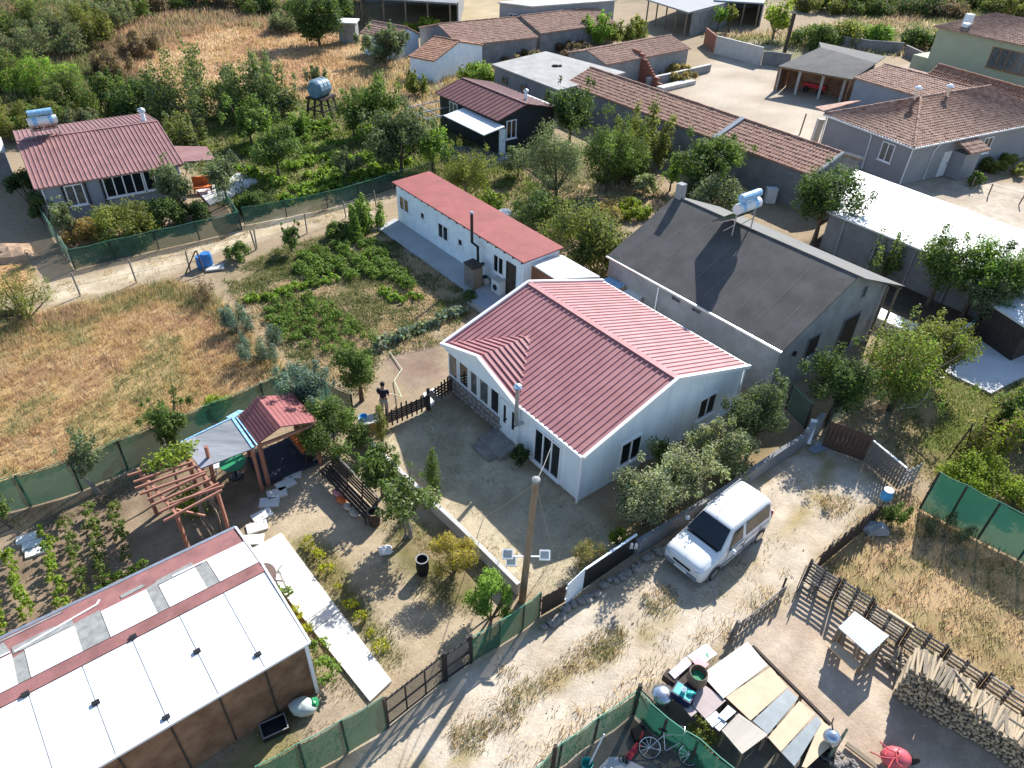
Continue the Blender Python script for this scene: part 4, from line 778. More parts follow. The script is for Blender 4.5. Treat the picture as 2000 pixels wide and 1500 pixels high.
# black double gate
def wrought_gate(label, p0, p1, h, nb):
    a, b = P(*p0), P(*p1); r = T('metal_gate', label, 'gate', a); L = b - a; d = L.normalized(); z = lambda p, q: Vector((p.x, p.y, q))
    for f in (0, 1): piece('post', M['dmetal'], r, L * f, L * f + Vector((0, 0, h + .15)), .09, .09)
    for q in (.08, h * .5, h): piece('rail', M['dmetal'], r, Vector((0, 0, q)), L + Vector((0, 0, q)), .04, .05)
    for i in range(1, nb): piece('upright', M['dmetal'], r, L * (i / nb) + Vector((0, 0, .08)), L * (i / nb) + Vector((0, 0, h)), .045, .045)
    sp = MB()
    for i in range(nb * 4): p = L * ((i + .5) / (nb * 4)); sp.bar(p + Vector((0, 0, h)), p + Vector((0, 0, h + .12)), .022)
    sp.build('spikes', M['dmetal'], r); nn = Vector((-d.y, d.x, 0)) * .03
    netting(r, [nn, L + nn], h - .05, mat_gate, 3, 0, .01, name='mesh_infill', z0=.1); return r
mat_gate = net_mat('grey_reed_mesh', (.10, .10, .09), .3)
wrought_gate('black metal double gate with reed mesh, wide leaf across the garden path', (758, 1418), (868, 1330), 1.35, 3)
wrought_gate('black metal gate leaf, narrow, next to the green net', (872, 1328), (920, 1294), 1.3, 1)

# inner concrete wall and lane-side wall
wall('concrete_wall', 'low pale concrete wall dividing the pergola garden from the house yard', [(700, 858), (738, 893), (775, 930), (836, 988), (900, 1048), (960, 1108), (1012, 1160)], .55, .16, M['conc'])
wall('concrete_wall', 'curving dark concrete wall between the flowering shrubs and the lane', [(1240, 1082), (1290, 1052), (1340, 1020), (1400, 984), (1470, 935), (1520, 900), (1565, 872)], .7, .18, M['cementd'])
wall('concrete_wall', 'short concrete wall rising from the lane wall to the grey net', [(1566, 871), (1598, 838)], .9, .18, M['cement'])
q = random.Random(9); rocks = [MB().blob((0, 0, 0), 1, s, 7, 5, (1, .8, .6), .22).mesh('rock', M['stone']) for s in range(5)]
for i in range(24):
    f = i / 23; px = 1062 + (1330 - 1062) * f; py = 1222 - (1222 - 1045) * f + 4 * math.sin(i); p = P(px + q.uniform(-4, 4), py + q.uniform(0, 8)); s = q.uniform(.13, .24)
    o = put('rock', rocks[i % 5], None, (p.x, p.y, s * .35), (q.uniform(-.3, .3), q.uniform(-.3, .3), q.uniform(0, 6)), (s, s, s)); tag(o, 'rough grey field stone lined up along the foot of the lane fence', 'rock', 'field stones along the lane fence')

# pallet fence on the right: separate posts and slats
pa, pb = P(1566, 1135), P(2080, 1478); pr2 = T('pallet_fence', 'dark grey fence of upright old pallets beside the firewood stack', 'fence', pa); L = pb - pa; d = L.normalized(); nn = Vector((-d.y, d.x, 0)); q = random.Random(21)
x = 0; k = 0
while x < L.length - .4:
    wd = q.uniform(1.05, 1.25); hh = q.uniform(.95, 1.15); lean = q.uniform(-.06, .06)
    for f in (0.03, .5, .97): piece('pallet_post', M['woodd'], pr2, d * (x + wd * f) + nn * .05, d * (x + wd * f) + nn * (.05 + lean) + Vector((0, 0, hh + .04)), .1, .06)
    for s in range(7):
        z = .1 + s * (hh - .12) / 6.2; piece('pallet_slat', M['woodgrey'] if q.random() < .75 else M['slat'], pr2, d * (x + .02) + nn * (lean * z / hh) + Vector((0, 0, z)), d * (x + wd - .02) + nn * (lean * z / hh) + Vector((0, 0, z + q.uniform(-.02, .02))), .022, .085)
    x += wd + .06; k += 1
bl_ = T('timber_board', 'pale new timber batten lying along the top of the pallet fence', 'timber', P(1760, 1260)); a, b = P(1733, 1192, 1.12) - bl_.location, P(1785, 1226, 1.12) - bl_.location; piece('board', M['ply'], bl_, a, b, .1, .05)
cp_ = plank_fence('plank_fence', 'tilted dark end panel at the lane end of the pallet fence', (1556, 1158), (1566, 1135), 1.05, 4, M['woodd'], gap=.05)
# ------------------------------------------------------------------ van
def loft(stations, m, name, root, smooth=True):
    mb = MB(); n = len(stations[0])
    for st in stations: mb.v += [tuple(p) for p in st]
    for i in range(len(stations) - 1):
        for j in range(n - 1): k = i * n + j; mb.f.append((k, k + 1, k + n + 1, k + n))
    mb.f.append(tuple(range(n - 1, -1, -1))); mb.f.append(tuple((len(stations) - 1) * n + j for j in range(n)))
    o = mb.build(name, m, root, smooth=False); o.data.polygons.foreach_set('use_smooth', [True] * len(o.data.polygons)); md = o.modifiers.new('round', 'SUBSURF'); md.levels = 2; md.render_levels = 2; return o
fw0, rw0 = P(1382, 1131), P(1475, 1054); dv = (rw0 - fw0).normalized(); nv = Vector((-dv.y, dv.x, 0)); SC = 1.0
vc = (fw0 + rw0) / 2 + nv * .76 * SC
van = T('van', 'white high roofed compact van parked on the sandy lane beside the flowering shrubs', 'van', (vc.x, vc.y, 0), math.atan2(dv.y, dv.x)); van.scale = (SC, SC, SC)
# along x: front -2.05 .. rear +2.05 ; half width .86
def sect(x, hw, zlo, zb, hb, zt, ht):            # sill, belt, shoulder and roof points for both sides
    h = [(hw * .96, zlo), (hw, zlo + .12), (hw, zb - .08), (hb, zb), (ht + .07, zt - .1), (ht, zt - .03), (ht * .6, zt)]
    return [Vector((x, -y, z)) for y, z in h] + [Vector((x, y, z)) for y, z in reversed(h)]
secs = [sect(-2.05, .70, .32, .60, .68, .72, .58), sect(-2.0, .80, .25, .70, .76, .84, .62), sect(-1.85, .85, .22, .80, .79, .92, .66), sect(-1.45, .86, .22, .88, .80, 1.0, .68), sect(-1.02, .86, .22, .96, .81, 1.08, .70), sect(-.95, .86, .22, .98, .82, 1.12, .70), sect(-.42, .86, .22, 1.0, .82, 1.66, .60), sect(-.28, .86, .22, 1.0, .82, 1.74, .60), sect(.3, .86, .22, 1.0, .82, 1.8, .62), sect(1.3, .86, .22, 1.0, .82, 1.8, .62), sect(1.85, .86, .24, 1.0, .82, 1.77, .61), sect(1.98, .84, .26, 1.0, .80, 1.66, .58), sect(2.05, .80, .32, .96, .76, 1.2, .60)]
body = loft(secs, M['van'], 'body', van)
def side_pt(x, v, s):                             # a point on the glasshouse side at station x, v from belt 0 to roof 1
    for a, b in zip(secs[:-1], secs[1:]):
        if a[0].x <= x <= b[0].x:
            f = (x - a[0].x) / (b[0].x - a[0].x); lo = a[3].lerp(b[3], f); hi = a[4].lerp(b[4], f); p = lo.lerp(hi, v); p.y = -abs(p.y) * s - .012 * s; return p
def sidewin(name, xs, v0, v1, s, m=M['glass'], x1s=None, par=van):
    top = xs if x1s is None else x1s; mb = MB(); mb.poly([side_pt(xs[0], v0, s), side_pt(xs[1], v0, s), side_pt(top[1], v1, s), side_pt(top[0], v1, s)][::1 if s > 0 else -1]); return mb.build(name, m, par)
for s in (1, -1):
    sidewin('side_window', (-.62, .18), .08, .9, s, x1s=(-.3, .18)); sidewin('side_window', (.36, 1.78), .08, .9, s)
    d_ = MB().poly([(x, -s * .872, z) for x, z in ((-.78, .3), (.26, .3), (.26, .99), (-.66, .99))][::1 if s > 0 else -1]).build('door', M['van'], van); MB().box(.05, .2, -s * .885 - .015, -s * .885 + .012, .78, .82).build('handle', M['bumper'], d_)
    MB().box(-1.0, 1.1, -s * .878 - .012, -s * .878 + .012, .42, .52).build('rubbing_strip', M['bumper'], van)
    mr = MB().blob((-.62, -s * 1.0, 1.08), .12, 3, 8, 5, (.7, .9, .75), .03).build('mirror', M['van'], van, smooth=True); MB().bar((-.6, -s * .84, 1.04), (-.6, -s * .95, 1.06), .05).build('mirror_arm', M['black'], mr)
    MB().blob((-1.95, -s * .57, .68), .1, 1, 12, 8, (.9, 1.9, .95), 0).build('headlight', mat('lamp_glass', (.5, .52, .55), .12, .1, spec=.6), van, smooth=True)
    MB().box(2.03, 2.062, -s * .76 - .05, -s * .76 + .05, .75, 1.15).build('tail_light', M['red'], van)
    MB().tube([(-.3, -s * .63, 1.79), (1.8, -s * .63, 1.83)], .018, 6).build('roof_rail', M['bumper'], van)
ws = MB().poly([(-.975, -.72, 1.09), (-.40, -.585, 1.665), (-.40, .585, 1.665), (-.975, .72, 1.09)]); 
for i, p in enumerate(ws.v): ws.v[i] = (p[0] - .045, p[1], p[2] + .035)
wso = ws.build('windscreen', M['glass'], van); MB().slab([(-.98, -.62, 1.09), (-.75, -.62, 1.12), (-.75, .62, 1.12), (-.98, .62, 1.09)][::-1], .02).build('dashboard', M['bumper'], van)
for y0, y1 in ((-.55, -.02), (.02, .5)): MB().bar((-1.0, y0, 1.125), (-.86, y1, 1.26), .02, .02).build('wiper', M['black'], wso)
MB().box(-2.07, -1.9, -.66, .66, .26, .42).build('bumper', M['bumper'], van); MB().box(1.98, 2.12, -.78, .78, .3, .5).build('bumper', M['bumper'], van); MB().box(-2.075, -1.98, -.36, .36, .53, .61).build('grille', M['black'], van); MB().box(-1.09, -1.0, -.66, .66, 1.075, 1.10).build('cowl', M['black'], van); MB().box(-1.9, -1.05, -.004, .004, .0, .01).build('bonnet_crease', M['bumper'], van).location = (0, 0, .9); MB().box(-2.085, -2.07, -.26, .26, .31, .42).build('number_plate', M['whiteplas'], van)
for x in (-1.3, 1.38):
    for s in (1, -1):
        wh = MB().tube([(x, -s * .88, .31), (x, -s * .7, .31)], .31, 18).build('wheel', M['black'], van); MB().tube([(x, -s * .895, .31), (x, -s * .87, .31)], .2, 14).build('rim', M['silver'], wh)
        MB().tube([(x, -s * .867, .34), (x, -s * .863, .34)], .37, 18).build('wheel_arch', M['bumper'], van)
for s in (1, -1):
    for x in (.28, 1.25): MB().box(x - .008, x + .008, -s * .874 - .006, -s * .874 + .006, .3, .97).build('panel_gap', M['black'], van)
    MB().box(.3, 1.8, -s * .876 - .006, -s * .876 + .006, .86, .885).build('door_rail', M['bumper'], van)
MB().tube([(-.2, .12, 1.78), (.05, .12, 2.1)], .008, 5).build('aerial', M['black'], van)

# ------------------------------------------------------------------ utility pole with solar floodlights
pb0 = P(1020, 1172); up_ = T('utility_pole', 'tall leaning wooden utility pole at the corner of the house yard', 'pole', pb0); tp = Vector((.18, -.1, 5.7))
MB().tube([(0, 0, 0), tp * .5, tp], [.125, .11, .095], 10).build("shaft", mat('pole_wood', (.25, .185, .125), .9, .25, 4, bump=.3, stretch=(6, 6, .5)), up_); MB().lathe([(.12, 0), (.125, .1), (.05, .14)], 10, tuple(tp)).build('cap', M['cement'], up_)
fl_ = T('solar_floodlights', 'pair of small white solar floodlights clamped to the utility pole', 'floodlight', pb0 + tp * .4)
MB().bar((-.55, 0, 0), (.5, 0, .05), .04).build('arm', M['whiteplas'], fl_)
for x, z in ((-.62, .08), (.55, .1), (-.5, -.25)): k = MB().slab([(x - .17, -.16, z), (x + .17, -.16, z), (x + .17, .12, z + .14), (x - .17, .12, z + .14)], .05).build('lamp_panel', M['whiteplas'], fl_); MB().slab([(x - .13, -.12, z + .028), (x + .13, -.12, z + .028), (x + .13, .07, z + .122), (x - .13, .07, z + .122)], .01).build('solar_cell', M['bluepane'], k)
wr = T('guy_wires', 'thin wires running from the utility pole to the house and the ground', 'wire', pb0); 
for e in (P(1082, 1085) - pb0, P(945, 1010) - pb0, Vector((MO[0] - 1.2, MO[1] + .3, 2.6)) - pb0):
    a = tp * .99; MB().tube([a, (a + e) / 2 - Vector((0, 0, .08)), e], .012, 5).build('wire', M['wire'], wr)

# ------------------------------------------------------------------ gazebo, tarp roof and pergola
gz = T('gazebo', 'wooden gazebo with red shingle roof beside the shade net fence', 'gazebo', P(550, 880)); Q_ = lambda px, py, z: lp(gz, px, py, z)
zr2, ze2 = 2.8, 2.15
r1, r2_ = Q_(502, 775, zr2), Q_(548, 833, zr2); e1, e2 = Q_(462, 818, ze2), Q_(498, 870, ze2); e3, e4 = Q_(572, 769, ze2), Q_(619, 823, ze2)
roofpart(gz, [(e1, e2, r2_, r1), (e4, e3, r1, r2_)], M['shingle'], 'none', thick=.05)
lay = MB()
for a, b, c, d in ((e1, e2, r2_, r1), (e4, e3, r1, r2_)):
    for k in range(1, 8): f = k / 8; lay.bar(a.lerp(d, f) + Vector((0, 0, .012)), b.lerp(c, f) + Vector((0, 0, .012)), .012, .006)
stuff(lay.build('shingle_courses', M['shingle'], gz))
for p in (e1.lerp(e3, .06), e2.lerp(e4, .06), e2.lerp(e4, .94), e1.lerp(e3, .94)): piece('post', M['woodred'], gz, (p.x, p.y, 0), (p.x, p.y, 2.2), .13, .13)
for a, b in ((e1, e2), (e3, e4), (e2, e4), (e1, e3)): piece('beam', M['woodred'], gz, a.lerp(b, .05) - Vector((0, 0, .1)), b.lerp(a, .05) - Vector((0, 0, .1)), .08, .12)
a, b = e4.lerp(e2, .06), e3.lerp(e1, .06)
for k in range(12): p = a.lerp(b, k / 11); piece('baluster', M['woodred'], gz, (p.x, p.y, .08), (p.x, p.y, .85), .04, .06)
for z in (.1, .5, .9): piece('rail', M['woodred'], gz, (a.x, a.y, z), (b.x, b.y, z), .06, .08)
MB().slab([Vector((p.x, p.y, .12)) for p in (e1, e2, e4, e3)], .1).build('floor', mat('dark_rubber_floor', (.03, .03, .045), .8, .2), gz)
bn = T('bench', 'slatted bench with orange cushions inside the gazebo', 'bench', (gz.location.x + (a.x + b.x) / 2, gz.location.y + (a.y + b.y) / 2, .12)); dd = (b - a).normalized(); n_ = Vector((dd.y, -dd.x, 0)); n_ = n_ if n_.dot(e1 - e4) > 0 else -n_; dd.z = 0
for k in range(3): piece('seat_slat', M['wood'], bn, -dd * .75 + n_ * (.2 + k * .15) + Vector((0, 0, .42)), dd * .75 + n_ * (.2 + k * .15) + Vector((0, 0, .42)), .12, .03)
for f in (-.65, .65): piece('leg', M['woodd'], bn, dd * f + n_ * .35, dd * f + n_ * .35 + Vector((0, 0, .4)), .3, .06)
for f in (-.45, 0, .45): c = dd * f + n_ * .33 + Vector((0, 0, .5)); o = piece('cushion', M['orange'], bn, c - dd * .19, c + dd * .19, .36, .12)
# grey tarp roof next to it
tr_ = T('tarp_roof', 'grey tarpaulin canopy with bright blue edges between gazebo and pergola', 'canopy', P(440, 930)); zt = 2.2
tp4 = [lp(tr_, 354, 864, zt), lp(tr_, 392, 915, zt), lp(tr_, 495, 875, zt), lp(tr_, 454, 816, zt)]
MB().slab(tp4, .05).build('tarpaulin', M['membrane'], tr_); MB().slab([p + Vector((0, 0, .012)) for p in (tp4[0], tp4[1], tp4[1].lerp(tp4[2], .24), tp4[0].lerp(tp4[3], .24))], .01).build('tarpaulin_patch', mat('light_grey_tarp', (.27, .27, .3), .6, .2), tr_)
bt = mat('bright_blue_strip', (.10, .40, .72), .5, .25, 9, c2=(.45, .65, .8))
for i, j, wd in ((0, 3, .06), (3, 2, .1)): MB().bar(tp4[i] + Vector((0, 0, .02)), tp4[j] + Vector((0, 0, .02)), wd, .03).build('blue_edge', bt, tr_)
MB().bar(tp4[3].lerp(tp4[2], .04) + Vector((.12, .05, .05)), tp4[2] + Vector((.12, .1, .05)), .05, .03).build('blue_edge', bt, tr_); MB().slab([tp4[3] + Vector((-.25, .0, .03)), tp4[3] + Vector((.05, -.1, .03)), tp4[3] + Vector((.32, .42, .03)), tp4[3] + Vector((.1, .45, .03))], .02).build('blue_edge', bt, tr_)
for p in tp4: q_ = p.lerp(sum(tp4, Vector()) / 4, .05); piece('post', M['woodred'], tr_, (q_.x, q_.y, 0), (q_.x, q_.y, zt - .06), .1, .1)
po = T('timber_post', 'tall red brown timber post standing up through the tarpaulin canopy', 'post', P(422, 955)); piece('shaft', M['woodred'], po, (0, 0, 0), P(402, 872, 2.9) - po.location, .11, .11)
tb_ = T('table', 'round table with green top under the grey tarpaulin canopy', 'table', P(462, 930)); MB().tube([(0, 0, .72), (0, 0, .76)], .5, 20).build('top', M['greenplastic'], tb_); MB().tube([(0, 0, 0), (0, 0, .72)], .05, 8).build('leg', M['dmetal'], tb_); MB().lathe([(.28, 0), (.26, .03)], 14).build('foot', M['dmetal'], tb_)
wst = T('stool', 'small white stool under the grey tarpaulin canopy', 'stool', P(432, 922), .4); MB().box(-.2, .2, -.2, .2, .4, .44).build('seat', M['whiteplas'], wst)
for x in (-.16, .16):
    for y in (-.16, .16): piece('leg', M['whiteplas'], wst, (x, y, 0), (x * .9, y * .9, .4), .04, .04)
# pergola
pe = T('pergola', 'open red timber pergola with a vine on its far corner', 'pergola', P(345, 1000)); zb = 2.2; W2 = lambda px, py, z=zb: lp(pe, px, py, z)
b1, b2, b3, b4 = W2(270, 916), W2(349, 1009), W2(360, 886), W2(428, 962)
piece('beam', M['woodred'], pe, b1, b2, .09, .12); piece('beam', M['woodred'], pe, b3, b4, .09, .12)
raft = [((249, 929), (352, 898)), ((261, 942), (376, 902)), ((264, 954), (383, 911)), ((273, 965), (404, 920)), ((288, 976), (402, 924)), ((296, 987), (411, 936)), ((312, 1000), (428, 944)), ((320, 1018), (434, 957)), ((330, 985), (438, 948))]
for k, (a, b) in enumerate(raft): piece('rafter', M['woodred'], pe, W2(*a, zb + .11 + (k == 8) * .03), W2(*b, zb + .11 + (k == 8) * .03), .055, .09)
for p in (b1.lerp(b2, .05), b1.lerp(b2, .93), b3.lerp(b4, .06), b3.lerp(b4, .93)): piece('post', M['woodred'], pe, (p.x, p.y, 0), (p.x, p.y, zb - .06), .1, .1)
piece('brace', M['woodred'], pe, W2(343, 995, 2.0), W2(400, 1007, 1.3), .06, .06)
tw = T('branch_bundle', 'bundle of dry vine branches leaning by the pergola and shed corner', 'branches', P(430, 1045))
for k in range(12): o = Vector((rnd.uniform(-.2, .2), rnd.uniform(-.2, .2), 0)); MB().tube([o, o + Vector((-.35 + rnd.uniform(-.2, .2), .45 + rnd.uniform(-.2, .2), .7)), o + Vector((-.6 + rnd.uniform(-.3, .3), .9 + rnd.uniform(-.3, .3), 1.3))], .028, 5).build('branch', M['wood'], tw)
for k, (x, y, s) in enumerate(((494, 1055, 0), (502, 1030, 0), (512, 1007, 1), (526, 982, 1), (541, 964, 0), (558, 946, 1), (570, 926, 0))):
    p = P(x, y); o = MB().slab([(-.36, -.22, .05), (.36, -.24, .05), (.38, .22, .05), (-.36, .24, .05)], .08).build('paving_stone', M['paving'], None, p, R(10 + 17 * (k % 3))); tag(o, ('first', 'second', 'third', 'fourth', 'fifth', 'sixth', 'seventh')[k] + ' pale stepping stone counted from the white path up to the gazebo', 'paving stone', 'stepping stones by the gazebo')
for k, (x, y) in enumerate(((52, 1052), (64, 1065), (70, 1077))):
    o = MB().slab([(-.32, -.2, .05), (.3, -.2, .05), (.3, .2, .05), (-.32, .2, .05)], .08).build('paving_stone', M['paving'], None, P(x, y), R(30)); tag(o, ('top', 'middle', 'bottom')[k] + ' pale paving slab lying on the bare soil of the pepper rows', 'paving stone', 'paving slabs on the pepper bed')

# ------------------------------------------------------------------ dark bench, planters, pots in the front garden
sw = T('garden_bench', 'long dark slatted bench with fallen orange cushions under the fig trees', 'bench', P(690, 985)); a, b = lp(sw, 648, 922, 0), lp(sw, 738, 1016, 0); d = (b - a).normalized(); n_ = Vector((-d.y, d.x, 0))
for k in range(4): piece('seat_slat', M['woodd'], sw, a - n_ * (.08 + .13 * k) + Vector((0, 0, .42)), b - n_ * (.08 + .13 * k) + Vector((0, 0, .42)), .11, .03)
for k in range(4): piece('back_slat', M['woodd'], sw, a + n_ * (.02 + k * .03) + Vector((0, 0, .55 + k * .13)), b + n_ * (.02 + k * .03) + Vector((0, 0, .55 + k * .13)), .025, .11)
piece('top_rail', M['woodgrey'], sw, a + n_ * .15 + Vector((0, 0, 1.06)), b + n_ * .15 + Vector((0, 0, 1.06)), .05, .03)
for f in (.03, .35, .67, .97):
    p = a.lerp(b, f); piece('leg', M['woodd'], sw, p - n_ * .45, p - n_ * .45 + Vector((0, 0, .4)), .05, .05); piece('leg', M['woodd'], sw, p, p + n_ * .14 + Vector((0, 0, 1.05)), .05, .05)
for k, (x, y, m) in enumerate(((660, 965, 'pink'), (668, 978, 'orange'), (680, 992, 'slat'), (692, 1004, 'slat'))):
    o = MB().blob((0, 0, .08), .22, k, 8, 4, (1.2, .8, .35), .15).build('cushion', M[m], None, P(x, y), R(-45), smooth=True); tag(o, ['pale pink', 'faded orange', 'cream', 'beige'][k] + ' cushion lying in front of the dark garden bench', 'cushion')
def barrel_pot(label, px, py, r, h, m, rim, staves=0):
    t = T('planter_barrel', label, 'planter', P(px, py)); MB().lathe([(r * .85, 0), (r, h * .5), (r * .95, h), (r * .8, h), (r * .78, h - .15), (0.01, h - .16)], 16).build('tub', m, t); MB().lathe([(r * .96, h), (r * 1.0, h + .03), (r * .82, h + .03), (r * .8, h)], 16, cap=False).build('rim', rim, t)
    return t
barrel_pot('dark wooden tub planter at the end of the long dark bench', 732, 1022, .24, .62, M['woodd'], M['wood']); barrel_pot('tall black planter with pale grey rim on the front lawn', 826, 1118, .23, .7, M['black'], M['cement'])
dsh = T('white_bag', 'crumpled white and violet bag lying on the grass under the fig tree', 'bag', P(752, 1078)); MB().blob((0, 0, .1), .22, 5, 9, 5, (1.2, .9, .6), .3).build('bag', M['whiteplas'], dsh)
pb_ = T('plastic_bale', 'white green plastic wrapped bale beside the shed wall', 'bale', P(593, 1388)); MB().blob((0, 0, .22), .34, 8, 12, 7, (1.2, .85, .7), .1).build('wrap', mat('milky_plastic', (.5, .56, .52), .35, .15), pb_, smooth=True); MB().blob((.3, .1, .24), .2, 3, 9, 5, (.8, .9, .8), .1).build('lid', M['greenplastic'], pb_)
cr = T('crate', 'empty black crate with pale rim in the shade of the shed', 'crate', P(537, 1425), R(30)); MB().box(-.34, .34, -.22, .22, 0, .02).build('base', M['black'], cr)
for x0, x1, y0, y1 in ((-.36, .36, -.24, -.22), (-.36, .36, .22, .24), (-.36, -.34, -.22, .22), (.34, .36, -.22, .22)): s_ = MB().box(x0, x1, y0, y1, 0, .2).build('side', M['black'], cr); MB().box(x0 - .005, x1 + .005, y0 - .005, y1 + .005, .201, .215).build('rim', M['cement'], s_)
ds = T('satellite_dish', 'white satellite dish at the corner of the patched shed roof', 'satellite dish', P(521, 1122, 1.6), R(-30)); MB().lathe([(.01, 0), (.2, .03), (.36, .1), (.365, .115), (.2, .045), (.01, .015)], 20).build('reflector', M['whiteplas'], ds); ds.rotation_euler = (R(38), R(20), R(-30)); MB().tube([(0, 0, 0), (.05, -.1, -.5), (-.2, .1, -1.5)], .03, 8).build('mast', M['metal'], ds); MB().bar((0, -.3, .1), (0, -.05, .5), .03).build('feed_arm', M['metal'], ds)
ld = T('ladder', 'small pale wooden ladder leaning behind the satellite dish', 'ladder', P(540, 1148))
for x in (-.25, 0, .25): piece('rail', M['slat'], ld, (x - .15, .25, .6), (x + .3, -.35, .1), .05, .04)
for k in range(3): piece('rung', M['slat'], ld, (-.35 + k * .15, .2 - k * .2, .55 - k * .17), (.2 + k * .15, .2 - k * .2, .55 - k * .17), .04, .03)

# ------------------------------------------------------------------ person with hose
def skinned(name, pts, edges, rad, m, root, sub=2):
    me = bpy.data.meshes.new(name); me.from_pydata(pts, edges, []); o = bpy.data.objects.new(name, me); COL.objects.link(o)
    sk = o.modifiers.new('skin', 'SKIN'); 
    for i, r in enumerate(rad): me.skin_vertices[0].data[i].radius = r if isinstance(r, tuple) else (r, r)
    me.skin_vertices[0].data[0].use_root = True
    o.modifiers.new('sub', 'SUBSURF').levels = sub
    bpy.context.view_layer.update(); ev = o.evaluated_get(bpy.context.evaluated_depsgraph_get()); nm = bpy.data.meshes.new_from_object(ev); bpy.data.objects.remove(o); nm.materials.clear(); nm.materials.append(m)
    nm.polygons.foreach_set('use_smooth', [True] * len(nm.polygons)); r = bpy.data.objects.new(name, nm); COL.objects.link(r); r.parent = root; return r
pp = P(752, 811); pe_ = T('person', 'person in dark navy T-shirt and beige trousers watering with a hose, seen from behind', 'person', (pp.x, pp.y, 0), R(-12))
sk_p = [(0, 0, .93), (0, 0, 1.15), (0, 0, 1.38), (0, .02, 1.5), (0, .05, 1.62), (0, .06, 1.72), (-.19, 0, 1.4), (-.25, .04, 1.14), (-.2, .24, 1.0), (.19, 0, 1.4), (.25, .03, 1.14), (.2, .26, 1.05), (-.1, 0, .88), (-.11, .02, .48), (-.11, -.02, .07), (-.11, .14, .03), (.1, 0, .88), (.11, .02, .48), (.11, -.02, .07), (.11, .14, .03)]
sk_e = [(0, 1), (1, 2), (2, 3), (3, 4), (4, 5), (2, 6), (6, 7), (7, 8), (2, 9), (9, 10), (10, 11), (0, 12), (12, 13), (13, 14), (14, 15), (0, 16), (16, 17), (17, 18), (18, 19)]
skinned('body', sk_p, sk_e, [(.14, .1), (.135, .1), (.16, .105), .06, .09, .085, .06, .045, .035, .06, .045, .035, .09, .065, .045, .035, .09, .065, .045, .035], M['skin'], pe_)
skinned('t_shirt', [(0, 0, .92), (0, 0, 1.15), (0, 0, 1.4), (-.2, 0, 1.41), (-.245, .02, 1.22), (.2, 0, 1.41), (.245, .02, 1.22)], [(0, 1), (1, 2), (2, 3), (3, 4), (2, 5), (5, 6)], [(.16, .125), (.155, .12), (.175, .125), .08, .07, .08, .07], M['navy'], pe_)
skinned('trousers', [(0, 0, .95), (-.1, 0, .85), (-.11, .02, .48), (-.11, -.01, .1), (.1, 0, .85), (.11, .02, .48), (.11, -.01, .1)], [(0, 1), (1, 2), (2, 3), (0, 4), (4, 5), (5, 6)], [(.15, .12), .115, .09, .075, .115, .09, .075], M['khaki'], pe_)
MB().blob((0, .04, 1.7), .108, 2, 12, 8, (.95, 1.05, 1.05), .03).build('hair', M['hair'], pe_, smooth=True)
for s in (-1, 1):
    base = Vector((s * .2, .245, 1.02 if s > 0 else .97)); hb = MB().blob(tuple(base), .045, 4, 8, 5, (.8, 1.2, .6), .05).build('hand', M['skin'], pe_, smooth=True)
    for k in range(4): MB().tube([base + Vector(((k - 1.5) * .02, .04, 0)), base + Vector(((k - 1.5) * .021, .08, -.005)), base + Vector(((k - 1.5) * .018, .09, -.045 + .004 * abs(k - 1)))], [.011, .01, .008], 5).build('finger', M['skin'], hb)
    MB().tube([base + Vector((-s * .03, .0, .01)), base + Vector((-s * .06, .05, 0)), base + Vector((-s * .05, .085, -.015))], [.013, .011, .009], 5).build('thumb', M['skin'], hb)
hz = T('garden_hose', 'pale hose held by the person and trailing up into the vegetable garden', 'hose', pp); a = P(760, 768) - pp
hp = [Vector((.19, .32, .98)), Vector((.35, .5, .8)), Vector((.6, 1.0, .25)), P(770, 745) - pp + Vector((0, 0, .04)), P(785, 722) - pp + Vector((0, 0, .04)), P(762, 690) - pp + Vector((0, 0, .04))]; MB().tube(hp, .022, 6).build('hose', M['hose'], hz)
hz = T('garden_hose', 'pale hose curving across the straw and grass right of the olive green bush', 'hose', P(1760, 800)); MB().tube([P(x, y) - hz.location + Vector((0, 0, .03)) for x, y in ((1752, 800), (1790, 796), (1806, 780), (1815, 760), (1818, 742), (1845, 738))], .03, 6).build('hose', M['hose'], hz)
tub = T('wash_stand', 'low brick wash stand with a blue and white tub near the picket fence', 'wash stand', P(722, 838), R(20)); MB().box(-.4, .4, -.25, .25, 0, .5).build('stand', M['brick'], tub); MB().slab([(-.45, -.3, .56), (.45, -.3, .56), (.45, .3, .56), (-.45, .3, .56)], .055).build('top', M['conc'], tub); MB().lathe([(.14, .563), (.18, .75), (.15, .75), (.12, .6)], 12, (-.2, .05, 0)).build('tub', M['bluetarp'], tub)

# ------------------------------------------------------------------ blue barrels, water tank, orange chair
for k, (x, y, s) in enumerate(((396, 522, .85), (407, 520, 1.0))):
    t = T('barrel', ['shorter blue plastic barrel, left one by the leaning stakes', 'taller dark blue plastic barrel, right one by the leaning stakes'][k], 'barrel', P(x, y)); MB().lathe([(.27, 0), (.3, .15), (.3, .7 * s), (.26, .85 * s), (.02, .83 * s)], 16).build('drum', M['blue'], t); MB().lathe([(.305, .3 * s), (.315, .33 * s), (.305, .36 * s)], 16, cap=False).build('hoop', M['blue'], t)
o = MB().slab([(-.5, -.35, .1), (.5, -.3, .12), (.45, .35, .1), (-.5, .3, .1)], .1).build('stone_slab', M['conc'], None, P(421, 524), .3); tag(o, 'pale stone slab lying in front of the blue barrels', 'slab')
wt = T('water_tank', 'faded blue water tank on a dark timber tower above the vegetable rows', 'water tank', P(632, 232), R(-25))
